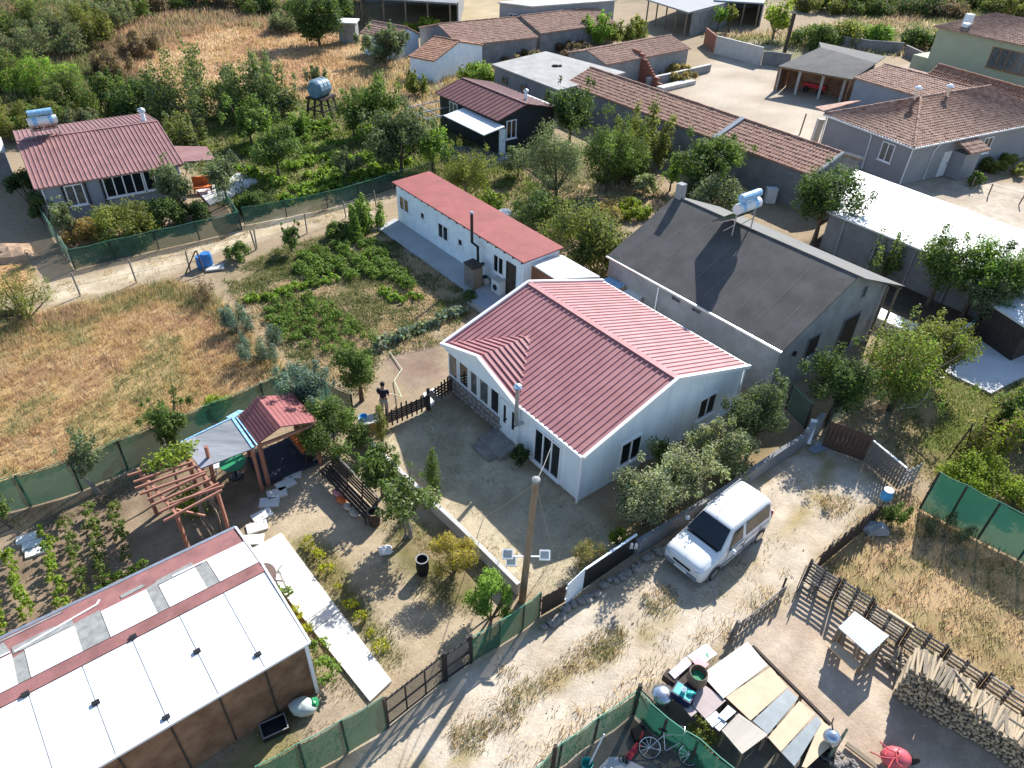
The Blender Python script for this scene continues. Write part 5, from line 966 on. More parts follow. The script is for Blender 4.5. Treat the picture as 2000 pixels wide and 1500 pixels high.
MB().lathe([(.02, -.62), (.7, -.6), (.78, -.3), (.78, .5), (.7, .62), (.02, .64)], 16).build('cask', M['tank'], wt).location = (0, 0, 2.6); wt.children[0].rotation_euler = (R(90), 0, 0); wt.children[0].scale = (.95, .95, 1.35)
for y in (-.5, 0, .5): MB().tube([(.84 * math.cos(t), y, 2.6 + .8 * math.sin(t)) for t in [k * math.pi / 8 for k in range(9)]], .03, 5).build('strap', M['whiteplas'], wt)
for x in (-.75, .75):
    for y in (-.85, 0, .85): piece('leg', M['woodd'], wt, (x * 1.35, y * 1.2, 0), (x * .8, y, 1.95), .14, .14)
for z in (.9, 1.85):
    for x in (-.75, .75): piece('brace', M['woodd'], wt, (x * 1.1, -1, z), (x * 1.1, 1, z), .1, .1)
    for y in (-.85, .85): piece('brace', M['woodd'], wt, (-.9, y, z), (.9, y, z), .1, .1)
MB().box(-.8, .8, -1, 1, 1.9, 1.98).build('platform', M['woodd'], wt)
lad = T('ladder', 'weathered ladder leaning on the water tank tower', 'ladder', P(650, 232))
for x in (0, .35): piece('rail', M['woodgrey'], lad, (x, -.4, 0), (x - .3, .3, 2.0), .06, .05)
for k in range(5): piece('rung', M['woodgrey'], lad, (-.05 * k, -.34 + .13 * k, .3 + .38 * k), (.35 - .05 * k, -.34 + .13 * k, .3 + .38 * k), .04, .03)
ch = T('garden_chair', 'orange garden chair on the bungalow terrace under the trees', 'chair', P(398, 376), R(20)); MB().box(-.6, .6, -.3, .3, .38, .5).build('seat', M['orange'], ch); MB().bar((-.6, .32, .75), (.6, .32, .75), .1, .6).build('backrest', M['orange'], ch)
for x in (-.55, .55):
    for y in (-.25, .25): piece('leg', M['woodd'], ch, (x, y, 0), (x, y, .38), .06, .06)
wgt = T('white_canister', 'white plastic tank standing on the ground beyond the red roofed annex', 'tank', P(985, 425)); MB().lathe([(.5, 0), (.55, .2), (.5, .45), (.15, .55)], 14).build('tank', M['whiteplas'], wgt)
wtk = T('water_tank', 'white roof tank on a small brick box left of the far tiled shed', 'water tank', P(683, 82)); MB().box(-1, 1, -.9, .9, 0, 2.2).build('brick_box', M['cement'], wtk); MB().slab([(-1.3, -1.2, 2.35), (1.2, -1.2, 2.35), (1.2, 1.1, 2.4), (-1.3, 1.1, 2.4)], .14).build('lid', M['roofwhite'], wtk)
lwall = T('low_hut', 'dark stone hut with pale flat top cut by the left edge of the photo', 'hut', P(-12, 345), R(35)); MB().box(-2.0, 1.2, -1.5, 1.5, 0, 2.0).build('wall', M['cementd'], lwall); MB().box(-2.1, 1.3, -1.6, 1.6, 2.003, 2.15).build('roof', M['conc'], lwall)
bb = T('blue_bucket', 'blue and white bucket upturned on the end of the brushwood fence', 'bucket', P(1716, 1000)); MB().lathe([(.2, .75), (.22, .9), (.17, 1.18), (.02, 1.2)], 14).build('bucket', M['bluetarp'], bb); piece('stake', M['wood'], bb, (0, 0, 0), (0, 0, .8), .07, .07); MB().lathe([(.17, 1.18), (.18, 1.21), (.02, 1.23)], 14).build('lid', M['whiteplas'], bb)
sk_ = T('stone_slab', 'pale grey lump of plastered rubble below the blue bucket', 'rubble', P(1705, 1038)); MB().blob((0, 0, .15), .4, 3, 9, 5, (1.3, .8, .6), .3).build('lump', M['cement'], sk_)
bw_ = T('blue_sheet', 'flat blue grey plastic sheet lying in the shade before the rusty gate', 'sheet', P(1600, 872)); MB().slab([lp(bw_, x, y, .06) for x, y in ((1578, 876), (1600, 862), (1622, 874), (1592, 884))], .05).build('sheet', M['bluegrey'], bw_)
wsheet = T('leaning_board', 'narrow pale board leaning on the lane wall in the gate shade', 'board', P(1576, 868)); piece('board', M['whiteplas'], wsheet, (0, 0, .05), (.2, .5, 1.0), .25, .03)
gl = T('garden_gloves', 'pair of white work gloves hanging on the dark lane fence', 'gloves', P(1228, 1088)); 
for k in (0, 1): g = MB().blob((k * .16, -.08, .75), .1, k, 9, 6, (.6, .35, 1.2), .1).build('glove', M['whiteplas'], gl, smooth=True); [MB().tube([(k * .16 - .045 + j * .03, -.08, .66), (k * .16 - .05 + j * .034, -.08, .55 - .01 * (j % 2))], .014, 5).build('finger', M['whiteplas'], g) for j in range(4)]

# ------------------------------------------------------------------ pallet hutch with white top
hu = T('pallet_table', 'high work table of pallets with a white corrugated top beside the pallet fence', 'table', P(1680, 1262)); zt = 1.1
c4 = [lp(hu, 1670, 1194, zt), lp(hu, 1638, 1225, zt), lp(hu, 1698, 1278, zt), lp(hu, 1736, 1242, zt)]
MB().slab(c4, .05).build('top', M['roofwhite'], hu); ri = MB()
for k in range(1, 12): f = k / 12; ri.bar(c4[0].lerp(c4[1], f) + Vector((0, 0, .006)), c4[3].lerp(c4[2], f) + Vector((0, 0, .006)), .03, .012)
ri.build('corrugation', M['whitewash'], hu); ctr = sum(c4, Vector()) / 4
for a, b in ((c4[1], c4[0]), (c4[2], c4[3])):
    a, b = a.lerp(ctr, .08), b.lerp(ctr, .08)
    for f in (0, .5, 1): p = a.lerp(b, f); piece('leg', M['wood'], hu, (p.x, p.y, 0), (p.x, p.y, zt - .06), .09, .09)
    for z in (.12, .32, .52, .72, .92): piece('slat', M['ply'], hu, Vector((a.x, a.y, z)), Vector((b.x, b.y, z)), .03, .1)
a, b = c4[1].lerp(ctr, .12), c4[2].lerp(ctr, .12); n_ = (c4[1] - c4[0]).normalized() * .22; piece('seat_plank', M['ply'], hu, Vector((a.x, a.y, .45)) + n_, Vector((b.x, b.y, .45)) + n_, .36, .05)

# ------------------------------------------------------------------ firewood stack
fa, fb_ = P(1769, 1314, 1.25), P(2060, 1478, 1.25); fa.z = fb_.z = 0; fwd_ = T('firewood_stack', 'long chest high stack of split firewood against the pallet fence', 'firewood', fa); L = fb_ - fa; d = L.normalized(); nn = Vector((-d.y, d.x, 0)); Ln = L.length; q = random.Random(31)
lm = []
for s in range(6):
    mb = MB(); k = 5 + s % 3; prof = [(math.cos(2 * math.pi * j / k + s) * q.uniform(.8, 1.1), math.sin(2 * math.pi * j / k + s) * q.uniform(.7, 1.1)) for j in range(k)]; mb.v = [(-.5, y, z) for y, z in prof] + [(.5, y * .93, z * .93) for y, z in prof]
    mb.f = [tuple(range(k - 1, -1, -1)), tuple(range(k, 2 * k))] + [(j, (j + 1) % k, k + (j + 1) % k, k + j) for j in range(k)]; lm.append(mb.mesh('log', M['log'] if s % 3 else mat('grey_log', (.27, .22, .16), .92, .35, 6, bump=.3)))
cnt = 0; rest = MB()
rows = 13
for row in range(rows - 1, -1, -1):
    x = q.uniform(0, .08)
    while x < Ln:
        r = q.uniform(.038, .062); wv = 1.0 + .22 * math.sin(x * 1.3 + 1) * (row > 9); z = .06 + row * .098 * wv + q.uniform(-.015, .015); ln = q.uniform(.8, 1.0); off = q.uniform(-.07, .07); yaw = math.atan2(nn.y, nn.x) + q.gauss(0, .05 if row < rows - 1 else .16)
        c = d * x + nn * (.48 + off) + Vector((0, 0, z))
        if cnt < 296: put('log', lm[q.randrange(6)], fwd_, c, (q.uniform(0, 6), q.gauss(0, .02 if row < rows - 1 else .07), yaw) if False else (0, q.gauss(0, .03), yaw), (ln, r, r)); cnt += 1
        else:
            m = Matrix.Translation(c) @ Matrix.Rotation(yaw, 4, 'Z') @ Matrix.Diagonal((ln, r, r, 1)); me = lm[q.randrange(6)]; k0 = len(rest.v); rest.v += [tuple(m @ v.co) for v in me.vertices]; rest.f += [tuple(k0 + i for i in p.vertices) for p in me.polygons]
        x += r * 2.05
o = rest.build('log_pile', M['log'], fwd_); stuff(o)
for i in range(5): pos = d * (1.0 + i * .9 + q.uniform(0, .4)) + nn * q.uniform(.2, .7) + Vector((0, 0, 1.42)); put('log', lm[i], fwd_, pos, (0, q.uniform(-.2, .2), q.uniform(0, 3)), (.7, .05, .05))
lg = [P(1742, 1292), P(1752, 1300), P(1760, 1290), P(1765, 1306), P(1748, 1284), P(1738, 1300)]
for k, p in enumerate(lg): o = put('log', lm[k % 6], None, p + Vector((0, 0, .08 + .05 * (k % 2))), (0, q.uniform(-.3, .3), q.uniform(0, 3)), (.7, .07, .07)); tag(o, 'loose split log dropped at the near end of the firewood stack', 'log', 'loose logs by the firewood stack')

# ------------------------------------------------------------------ work tables with sheets and junk
def sheet(label, px, z, m, cat='board', name='board', t=.03):
    c = P(*px[0], z); r = T(name, label, cat, (c.x, c.y, z)); o = MB().slab([P(x, y, z) - r.location for x, y in px], t).build('panel', m, r); return r
wt_ = T('work_table', 'long makeshift timber trestle table under the boards in the work yard', 'table', P(1480, 1400)); zz = .74
for line in (((1380, 1322), (1530, 1475)), ((1470, 1262), (1622, 1415))):
    a, b = lp(wt_, *line[0], zz), lp(wt_, *line[1], zz); piece('beam', M['woodd'], wt_, a, b, .08, .1)
    for f in (.05, .35, .65, .95): p = a.lerp(b, f); piece('leg', M['wood'], wt_, (p.x, p.y, 0), (p.x, p.y, zz - .05), .08, .08)
sheet('cream chipboard sheet, uppermost of the boards on the work table', [(1370, 1317), (1413, 1364), (1499, 1299), (1460, 1253)], .84, M['cream'])
sheet('tan plywood sheet, second board on the work table', [(1417, 1361), (1466, 1407), (1539, 1342), (1505, 1303)], .82, M['tan'])
sheet('blue grey glass panel lying between two tan sheets on the work table', [(1470, 1408), (1500, 1434), (1559, 1364), (1538, 1345)], .80, M['bluepane'])
sheet('tan plywood sheet, lower one with a stick across its corner', [(1500, 1440), (1525, 1468), (1592, 1394), (1561, 1369)], .83, M['tan'])
sheet('blue grey panel leaning at the near end of the work table', [(1526, 1469), (1552, 1497), (1605, 1412), (1595, 1398)], .80, M['bluepane'])
sheet('narrow tan board at the near edge of the work table', [(1566, 1497), (1575, 1500), (1642, 1438), (1601, 1403), (1590, 1440)], .78, M['tan'])
pt = T('slatted_pallet', 'pale slatted pallet lying on the junk table below the cream chipboard', 'pallet', P(1450, 1430)); a, b, c, d = [lp(pt, x, y, .86) for x, y in ((1442, 1394), (1500, 1435), (1449, 1473), (1410, 1426))]
for k in range(11): f = (k + .5) / 11; piece('slat', M['slat'], pt, a.lerp(d, f), b.lerp(c, f), .09, .025)
for f in (.1, .5, .9): piece('bearer', M['wood'], pt, a.lerp(b, f) - Vector((0, 0, .07)), d.lerp(c, f) - Vector((0, 0, .07)), .07, .1)
for x, y in ((1440, 1396), (1495, 1436), (1450, 1470), (1414, 1428)): p = lp(pt, x, y, .8); piece('leg', M['wood'], pt, (p.x, p.y, 0), (p.x, p.y, .75), .08, .08)
jt = T('junk_table', 'old dark table carrying pots and sheets behind the green net corner', 'table', P(1360, 1370)); c4 = [lp(jt, x, y, .72) for x, y in ((1368, 1280), (1418, 1368), (1378, 1405), (1302, 1352), (1310, 1318))]
MB().slab(c4, .05).build('top', M['woodd'], jt)
for p in c4: piece('leg', M['woodd'], jt, (p.x, p.y, 0), (p.x, p.y, .68), .07, .07)
sheet('mauve grey cardboard sheet on the junk table', [(1367, 1331), (1352, 1376), (1378, 1404), (1418, 1368)], .78, M['card'], t=.02); sheet('small mauve cardboard flap at the table edge by the blue crate', [(1352, 1377), (1336, 1384), (1350, 1400), (1365, 1388)], .75, M['card'], t=.02)
sheet('bright white sheet nearest the slatted pallet', [(1422, 1377), (1402, 1398), (1417, 1408), (1438, 1390)], .88, M['roofwhite'], t=.02); sheet('grey white tray left of the bright white sheet', [(1398, 1388), (1378, 1405), (1392, 1420), (1412, 1404)], .84, M['whitewash'], t=.04); sheet('small white sheet with a blue clip under the tray', [(1412, 1406), (1396, 1420), (1405, 1428), (1420, 1412)], .82, M['roofwhite'], t=.02)
ad_ = sheet('long white printed board with green emblem behind the brown pot', [(1379, 1257), (1342, 1281), (1368, 1300), (1401, 1277)], .86, M['roofwhite'], t=.03); g_ = [P(x, y, .867) - ad_.location for x, y in ((1378, 1274), (1384, 1276), (1385, 1285), (1379, 1281))]; MB().slab(g_, .004).build('emblem', M['greenplastic'], ad_)
sheet('pale pink sheet between the emblem board and the brown pot', [(1362, 1283), (1352, 1291), (1371, 1311), (1385, 1297)], .90, M['pink'], t=.03); sheet('long lilac board sloping to the dark bottle crate', [(1340, 1282), (1306, 1313), (1318, 1326), (1352, 1296)], .84, mat('lilac_board', (.55, .47, .5), .8, .08), t=.03)
pot = T('clay_pot', 'large brown barrel pot with green inside on the junk table', 'pot', P(1358, 1335, .72)); MB().lathe([(.2, 0), (.3, .25), (.27, .55), (.24, .56), (.22, .4), (.02, .12)], 18).build('pot', M['brownpot'], pot); MB().lathe([(.255, .55), (.275, .57), (.255, .59), (.235, .57)], 18, cap=False).build('rim', M['wood'], pot); MB().lathe([(.21, .38), (.01, .4)], 14).build('green_lining', M['greenplastic'], pot)
bc = T('crate', 'deep navy blue crate holding mugs on the junk table', 'crate', P(1332, 1362, .72), R(-35)); MB().box(-.3, .3, -.22, .22, 0, .3).build('box', mat('navy_plastic', (.02, .025, .08), .5, .2), bc); MB().box(-.26, .26, -.18, .18, .302, .31).build('inside', M['teal'], bc)
mg = T('mug', 'pale round tin mug standing on the blue crate', 'mug', P(1335, 1350, 1.03)); MB().lathe([(.06, 0), (.075, .12), (.065, .12), (.05, .03)], 12).build('mug', M['whitewash'], mg)
tm_ = T('cloth', 'crumpled teal white cloth inside the blue crate', 'cloth', P(1350, 1354, 1.03)); MB().blob((0, 0, .04), .1, 4, 9, 5, (1.2, .8, .6), .35).build('cloth', M['teal'], tm_)
kt = T('cauldron', 'big silver metal cauldron at the left end of the junk table', 'cauldron', P(1290, 1368, .35)); MB().lathe([(.12, 0), (.28, .12), (.33, .3), (.3, .42), (.1, .5), (.02, .5)], 18).build('cauldron', M['silver'], kt, smooth=True); 
for k in range(3): t = k * 2.1; piece('leg', M['dmetal'], kt, (.25 * math.cos(t), .25 * math.sin(t), -.35), (.2 * math.cos(t), .2 * math.sin(t), .08), .05, .05)
bx = T('crate', 'dark brown bottle crate leaning at the end of the lilac board', 'crate', P(1308, 1330, .5), R(-40)); MB().box(-.2, .2, -.15, .15, 0, .3).build('box', M['woodd'], bx)
gr_ = T('sphere_pot', 'round steel blue kettle on the narrow tan board', 'kettle', P(1620, 1448, .8)); MB().blob((0, 0, .22), .23, 1, 16, 10, (1, 1, .95), .01).build('kettle', mat('blue_steel', (.4, .46, .55), .25, .15, 3, metal=.7), gr_, smooth=True); MB().tube([(0, .1, .42), (0, .25, .5), (.1, .4, .5)], .02, 6).build('handle', M['black'], gr_)
ck = T('charcoal_box', 'open black box of charcoal below the kettle', 'box', P(1594, 1482), R(-35)); MB().box(-.35, .35, -.28, .28, 0, .5).build('box', M['black'], ck)
q = random.Random(5); cc = MB()
for k in range(60): cc.blob((q.uniform(-.3, .3), q.uniform(-.24, .24), .52), .05, k, 5, 3, (1, 1, .8), .3)
stuff(cc.build('charcoal', M['felt'], ck))
rp = T('timber_rail', 'long pale green weathered rail leaning beside the charcoal box', 'rail', P(1607, 1498)); piece('rail', M['netgrey'], rp, (0, 0, .55), P(1655, 1424, .95) - rp.location + Vector((0, 0, 0)), .07, .07)
for f in (.15, .85): p = (P(1655, 1424, .95) - rp.location) * f; piece('leg', M['wood'], rp, (p.x, p.y, 0), (p.x, p.y, .55 + .4 * f - .05), .06, .06)
sc_ = T('timber_plank', 'dark scrap plank lying below the kettle towards the stones', 'plank', P(1650, 1455)); piece('plank', M['wood'], sc_, (0, 0, .1), P(1725, 1512) - sc_.location + Vector((0, 0, .1)), .14, .06)
for k in range(26):
    p = P(1640 + q.uniform(-18, 28), 1482 + q.uniform(-16, 18)); s = q.uniform(.05, .1); o = put('rock', rocks[k % 5], None, (p.x, p.y, s * .5), (0, 0, q.uniform(0, 6)), (s, s, s)); tag(o, 'pale fist sized stone in the heap below the kettle', 'rock', 'stone heap in the work yard')

# red barrow frame, bicycle, red scooter in the net corner
rb_ = T('wheelbarrow', 'red tubular wheelbarrow frame with pink red tub at the bottom edge', 'wheelbarrow', P(1742, 1490))
MB().blob((0, 0, .3), .38, 2, 12, 7, (1.1, .8, .7), .06).build('tub', mat('pink_red_paint', (.55, .1, .12), .45, .2), rb_, smooth=True)
for pts in ([(1718, 1448), (1735, 1463), (1750, 1470), (1757, 1462)], [(1700, 1468), (1720, 1478), (1745, 1482), (1760, 1475)], [(1750, 1470), (1752, 1490), (1762, 1498)], [(1735, 1463), (1728, 1475)], [(1745, 1482), (1735, 1500)]): MB().tube([lp(rb_, x, y, .62) for x, y in pts], .022, 6).build('tube', M['red'], rb_)
MB().tube([(.5, -.05, .2), (.5, .05, .2)], .2, 14).build('wheel', M['black'], rb_)
bk = T('bicycle', 'old grey bicycle leaning under the green net, wheel towards the red scooter', 'bicycle', P(1305, 1490), R(-12)); bk.rotation_euler = (R(-38), 0, R(-8))
for x in (-.55, .55):
    n = 24; ring = [Vector((x + .32 * math.cos(2 * math.pi * k / n), 0, .33 + .32 * math.sin(2 * math.pi * k / n))) for k in range(n + 1)]; wl = MB().tube(ring, .02, 6, False).build('wheel', M['black'], bk); rim = [Vector((x, 0, .33)).lerp(p, .93) for p in ring]; MB().tube(rim, .011, 5, False).build('rim', M['silver'], wl); sp = MB(); [sp.tube([(x, 0, .33), tuple(rim[k])], .0035, 3) for k in range(0, n, 2)]; sp.build('spokes', M['silver'], wl)
fm = MB()
for p, q2 in (((-.55, 0, .33), (-.12, 0, .3)), ((-.55, 0, .33), (-.2, 0, .75)), ((-.12, 0, .3), (-.22, 0, .82)), ((-.12, 0, .3), (.38, 0, .72)), ((-.2, 0, .75), (.36, 0, .82)), ((.34, 0, .9), (.55, 0, .33))): fm.tube([p, q2], .018, 7)
fm.build('frame', M['metal'], bk); MB().blob((-.24, 0, .88), .1, 1, 9, 5, (1.5, .8, .4), .05).build('saddle', M['black'], bk); MB().tube([(.25, -.28, .95), (.36, -.15, 1.0), (.34, 0, .93), (.36, .15, 1.0), (.25, .28, .95)], .014, 6).build('handlebar', M['metal'], bk); MB().lathe([(.01, 0), (.09, 0), (.09, .02), (.01, .02)], 12, (-.12, -.01, .3)).build('crank', M['dmetal'], bk)
rs = T('toy_scooter', 'red child scooter with black wheel beside the bicycle wheel', 'scooter', P(1240, 1465)); piece('deck', M['red'], rs, (-.25, -.3, .12), (.12, .12, .14), .16, .05); piece('steering_post', M['red'], rs, (.12, .12, .12), (.2, .3, .5), .05, .05); MB().bar((.05, .35, .5), (.35, .25, .5), .04).build('handlebar', M['black'], rs)
for x, y in ((-.28, -.34), (.15, .16)): MB().tube([(x - .03, y, .09), (x + .03, y, .09)], .09, 12).build('wheel', M['black'], rs)
bkx = T('crate', 'small black crate in the net corner above the red scooter', 'crate', P(1248, 1438), .3); MB().box(-.2, .2, -.17, .17, 0, .22).build('box', M['black'], bkx)
tb2 = T('bucket', 'turquoise bucket in the net corner at the bottom edge', 'bucket', P(1145, 1500)); MB().lathe([(.12, 0), (.17, .3), (.16, .3), (.11, .03)], 14).build('bucket', M['teal'], tb2)
sg = T('shears', 'pair of black loop handled shears on the pale slab of the net corner', 'shears', P(1218, 1490, .07)); 
for s in (-1, 1): MB().tube([(s * (.05 + .07 * math.cos(t)), .1 + .09 * math.sin(t), .02) for t in [k * math.pi / 5 for k in range(11)]], .012, 5, False).build('handle', M['black'], sg)
lr = T('white_pole', 'thin white pole leaning inside the lane side of the net corner', 'pole', P(1150, 1500)); piece('pole', M['whiteplas'], lr, (0, 0, .2), P(1180, 1434, 1.0) - lr.location, .04, .04)
flat('concrete_slab', [(1150, 1520), (1190, 1478), (1215, 1478), (1260, 1500), (1250, 1540)], .06, .15, M['conc'])
tp_ = T('corner_post', 'short timber post with a beam at the peak of the net corner', 'post', P(1238, 1400)); piece('post', M['woodd'], tp_, (0, .1, 0), (0, .1, 1.55), .1, .1); piece('beam', M['wood'], tp_, (0, .15, 1.35), P(1275, 1366, 1.1) - tp_.location, .09, .07)
tp_ = T('corner_post', 'short dark post rising from the lane side net at the bottom edge', 'post', P(1078, 1520)); piece('post', M['woodd'], tp_, (0, .1, 0), (0, .1, 1.6), .1, .1)
# poles in the far courtyard
for lab, b, t, m, wd in (('tall thin lattice pole among bushes beyond the courtyard', (1530, 110), 25, 'woodd', .35), ('grey concrete pillar at the courtyard edge by the hip roofed house', (1590, 275), 232, 'conc', .5), ('square rendered chimney stack above the grey tiled shed', (1714, 172), 126, 'cement', .5), ('Y shaped bare stake standing in the courtyard', (1562, 262), 222, 'wood', .1)):
    p = P(*b); t_ = T('post', lab, 'post', p); piece('shaft', M[m], t_, (0, 0, 0), (.1, 0, HT(p, t)), wd, wd)
sd_ = T('satellite_dish', 'small white dish on the ridge of the pale green house corner', 'satellite dish', P(1888, 48, 6)); MB().lathe([(.01, 0), (.35, .1), (.36, .12), (.01, .03)], 14).build('reflector', M['whiteplas'], sd_)
ep = T('earth_mound', 'sunlit orange earth mound at the left end of the sandy track', 'mound', P(22, 498)); MB().blob((0, 0, -.15), 1.3, 3, 12, 7, (1.2, .9, .55), .15).build('mound', M['earthpile'], ep)
dg = T('log', 'dark fallen log in the grass under the twiggy bush at the left edge', 'log', P(10, 622)); MB().tube([(-.6, 0, .2), (.9, .3, .22)], .2, 8).build('trunk', M['woodd'], dg)
lbox = T('white_box', 'white upright utility box by the barn wall behind the solar heater', 'box', P(1502, 395)); MB().box(-.35, .35, -.25, .25, 0, 1.0).build('box', M['whiteplas'], lbox); MB().box(-.38, .38, -.28, .28, 1.003, 1.06).build('lid', M['whiteplas'], lbox)
# clutter on the annex patio and between the houses
wb_ = T('washing_machine', 'white boxy washing machine by the annex door', 'appliance', P(975, 572), R(-50.6)); MB().box(-.35, .35, -.3, .3, 0, .85).build('cabinet', M['whiteplas'], wb_); MB().tube([(0, -.3, .45), (0, -.33, .45)], .18, 14).build('porthole', M['glass'], wb_); MB().box(-.36, .36, -.31, .31, .853, .9).build('lid', M['conc'], wb_)
jk = T('junk_heap', 'heap of pale and dark household junk beside the black stovepipe', 'junk', P(955, 553)); q = random.Random(8)
for k in range(9): MB().blob((q.uniform(-.7, .7), q.uniform(-.35, .35), q.uniform(.1, .45)), q.uniform(.12, .25), k, 7, 5, (1, 1, .8), .3).build('junk', (M['woodd'], M['slat'], M['cement'], M['black'])[k % 4], jk)
bt_ = T('tarp_lean_to', 'low lean to of blue and white sheets between the two big houses', 'lean-to', P(1215, 585)); c4 = [lp(bt_, x, y, 1.7) for x, y in ((1172, 548), (1190, 540), (1222, 556), (1206, 565))]
MB().slab(c4, .04).build('blue_sheet', bt, bt_); c5 = [lp(bt_, x, y, 1.6) for x, y in ((1216, 570), (1230, 562), (1256, 580), (1242, 588))]; MB().slab(c5, .04).build('white_sheet', M['roofwhite'], bt_)
for c, z in ((c4, 1.66), (c5, 1.56)):
    for p in c: piece('post', M['wood'], bt_, (p.x, p.y, 0), (p.x, p.y, z), .06, .06)
# ------------------------------------------------------------------ plants
GREENS = {'green': (0.123, 0.177, 0.043), 'dark': (0.066, 0.105, 0.033), 'grey': (0.165, 0.196, 0.1), 'olive': (0.19, 0.207, 0.047), 'bright': (0.19, 0.299, 0.047), 'yellow': (0.546, 0.462, 0.032), 'pale': (0.368, 0.377, 0.23), 'blue': (0.148, 0.207, 0.163), 'lime': (0.252, 0.315, 0.037), 'rust': (0.307, 0.235, 0.09), 'brown': (0.224, 0.159, 0.1)}
def leafcloud(clumps, nleaf, size, base, r, up=.45, mix=None, mixp=.15, asp=.55, ctr=None, tone=.35):
    c = np.array([k[:3] for k in clumps]); rad = np.array([k[3:6] if len(k) > 4 else (k[3],) * 3 for k in clumps]); wt = (rad[:, 0] * rad[:, 1] * rad[:, 2]) ** .72; wt /= wt.sum()
    idx = r.choice(len(c), nleaf, p=wt); d = r.normal(size=(nleaf, 3)); d /= np.linalg.norm(d, axis=1)[:, None]; rr = r.random(nleaf) ** .38
    pos = c[idx] + d * rad[idx] * rr[:, None] * (1 + .18 * r.normal(size=nleaf))[:, None]
    n = d * .75 + np.array([0, 0, up]) + r.normal(size=(nleaf, 3)) * .55; n /= np.linalg.norm(n, axis=1)[:, None]
    a = np.cross(n, r.normal(size=(nleaf, 3))); a /= np.linalg.norm(a, axis=1)[:, None] + 1e-9; b = np.cross(n, a)
    s = size * (.65 + .7 * r.random(nleaf))[:, None]; pos[:, 2] = np.maximum(pos[:, 2], .03)
    V = np.stack([pos - a * s * .5, pos + b * s * asp * .5 + n * s * .1, pos + a * s * .5, pos - b * s * asp * .5 + n * s * .1], 1).reshape(-1, 3)
    ct = 1 + tone * (r.random(len(c)) - .5) * 2; col = np.array(base)[None] * ct[idx][:, None] * (.72 + .56 * r.random(nleaf))[:, None]
    hue = r.normal(size=nleaf) * .07; col = col * np.stack([1 + hue, np.ones(nleaf), 1 - hue], 1)
    if mix is not None: k = r.random(nleaf) < mixp; col[k] = np.array(mix)[None] * (.7 + .6 * r.random(k.sum()))[:, None]
    return V, np.arange(nleaf * 4).reshape(-1, 4), np.repeat(np.clip(col, .004, .6), 4, 0)
def clump_set(h, w, hb, shape, r):
    out = []; rx = w / 2; rz = (h - hb) / 2; zc = (h + hb) / 2
    if shape == 'plume':
        n = 6 + int(w * 1.5)
        for i in range(n):
            t = r.random() * 6.28; q = rx * .8 * math.sqrt(r.random()); hh = (h - hb) * (1 - .55 * (q / rx) ** 1.2) * (.75 + .3 * r.random()); cr = rx * (.2 + .12 * r.random())
            for k in range(4): f = (k + .4) / 4; out.append((q * math.cos(t) * (1 + .25 * f), q * math.sin(t) * (1 + .25 * f), hb + hh * f, cr * (1.25 - .85 * f), cr * (1.25 - .85 * f), hh / 6))
    elif shape == 'spindle':
        for k in range(7): f = (k + .5) / 7; cr = rx * (1 - abs(f - .35) * 1.1); out.append((r.normal() * rx * .12, r.normal() * rx * .12, hb + (h - hb) * f, max(.1, cr), max(.1, cr), (h - hb) / 8))
    elif shape == 'bush':
        for i in range(12 + int(w * 3)):
            t = r.random() * 6.28; q = rx * .82 * math.sqrt(r.random()); zt = h * (1 - .5 * (q / rx) ** 2) * (.5 + .5 * r.random()); cr = min(rx, h) * (.24 + .14 * r.random()); out.append((q * math.cos(t), q * math.sin(t), max(cr * .6, zt - cr * .7), cr))
    else:
        n = 14 + int(w * 2)
        for i in range(n):
            d = r.normal(size=3); d /= np.linalg.norm(d); q = r.random() ** .5 * .74; cr = min(rx, rz) * (.26 + .2 * r.random()); s = .85 + .3 * r.random()
            out.append((d[0] * rx * q * s, d[1] * rx * q * s, zc + d[2] * rz * q, cr))
        for i in range(9):                         # stray shoots that break the outline
            d = r.normal(size=3); d[2] = abs(d[2]) * 1.1; d /= np.linalg.norm(d); q = .95 + .25 * r.random(); cr = min(rx, rz) * (.09 + .1 * r.random()); out.append((d[0] * rx * q, d[1] * rx * q, zc + d[2] * rz * q, cr, cr, cr * 1.6))
    return out
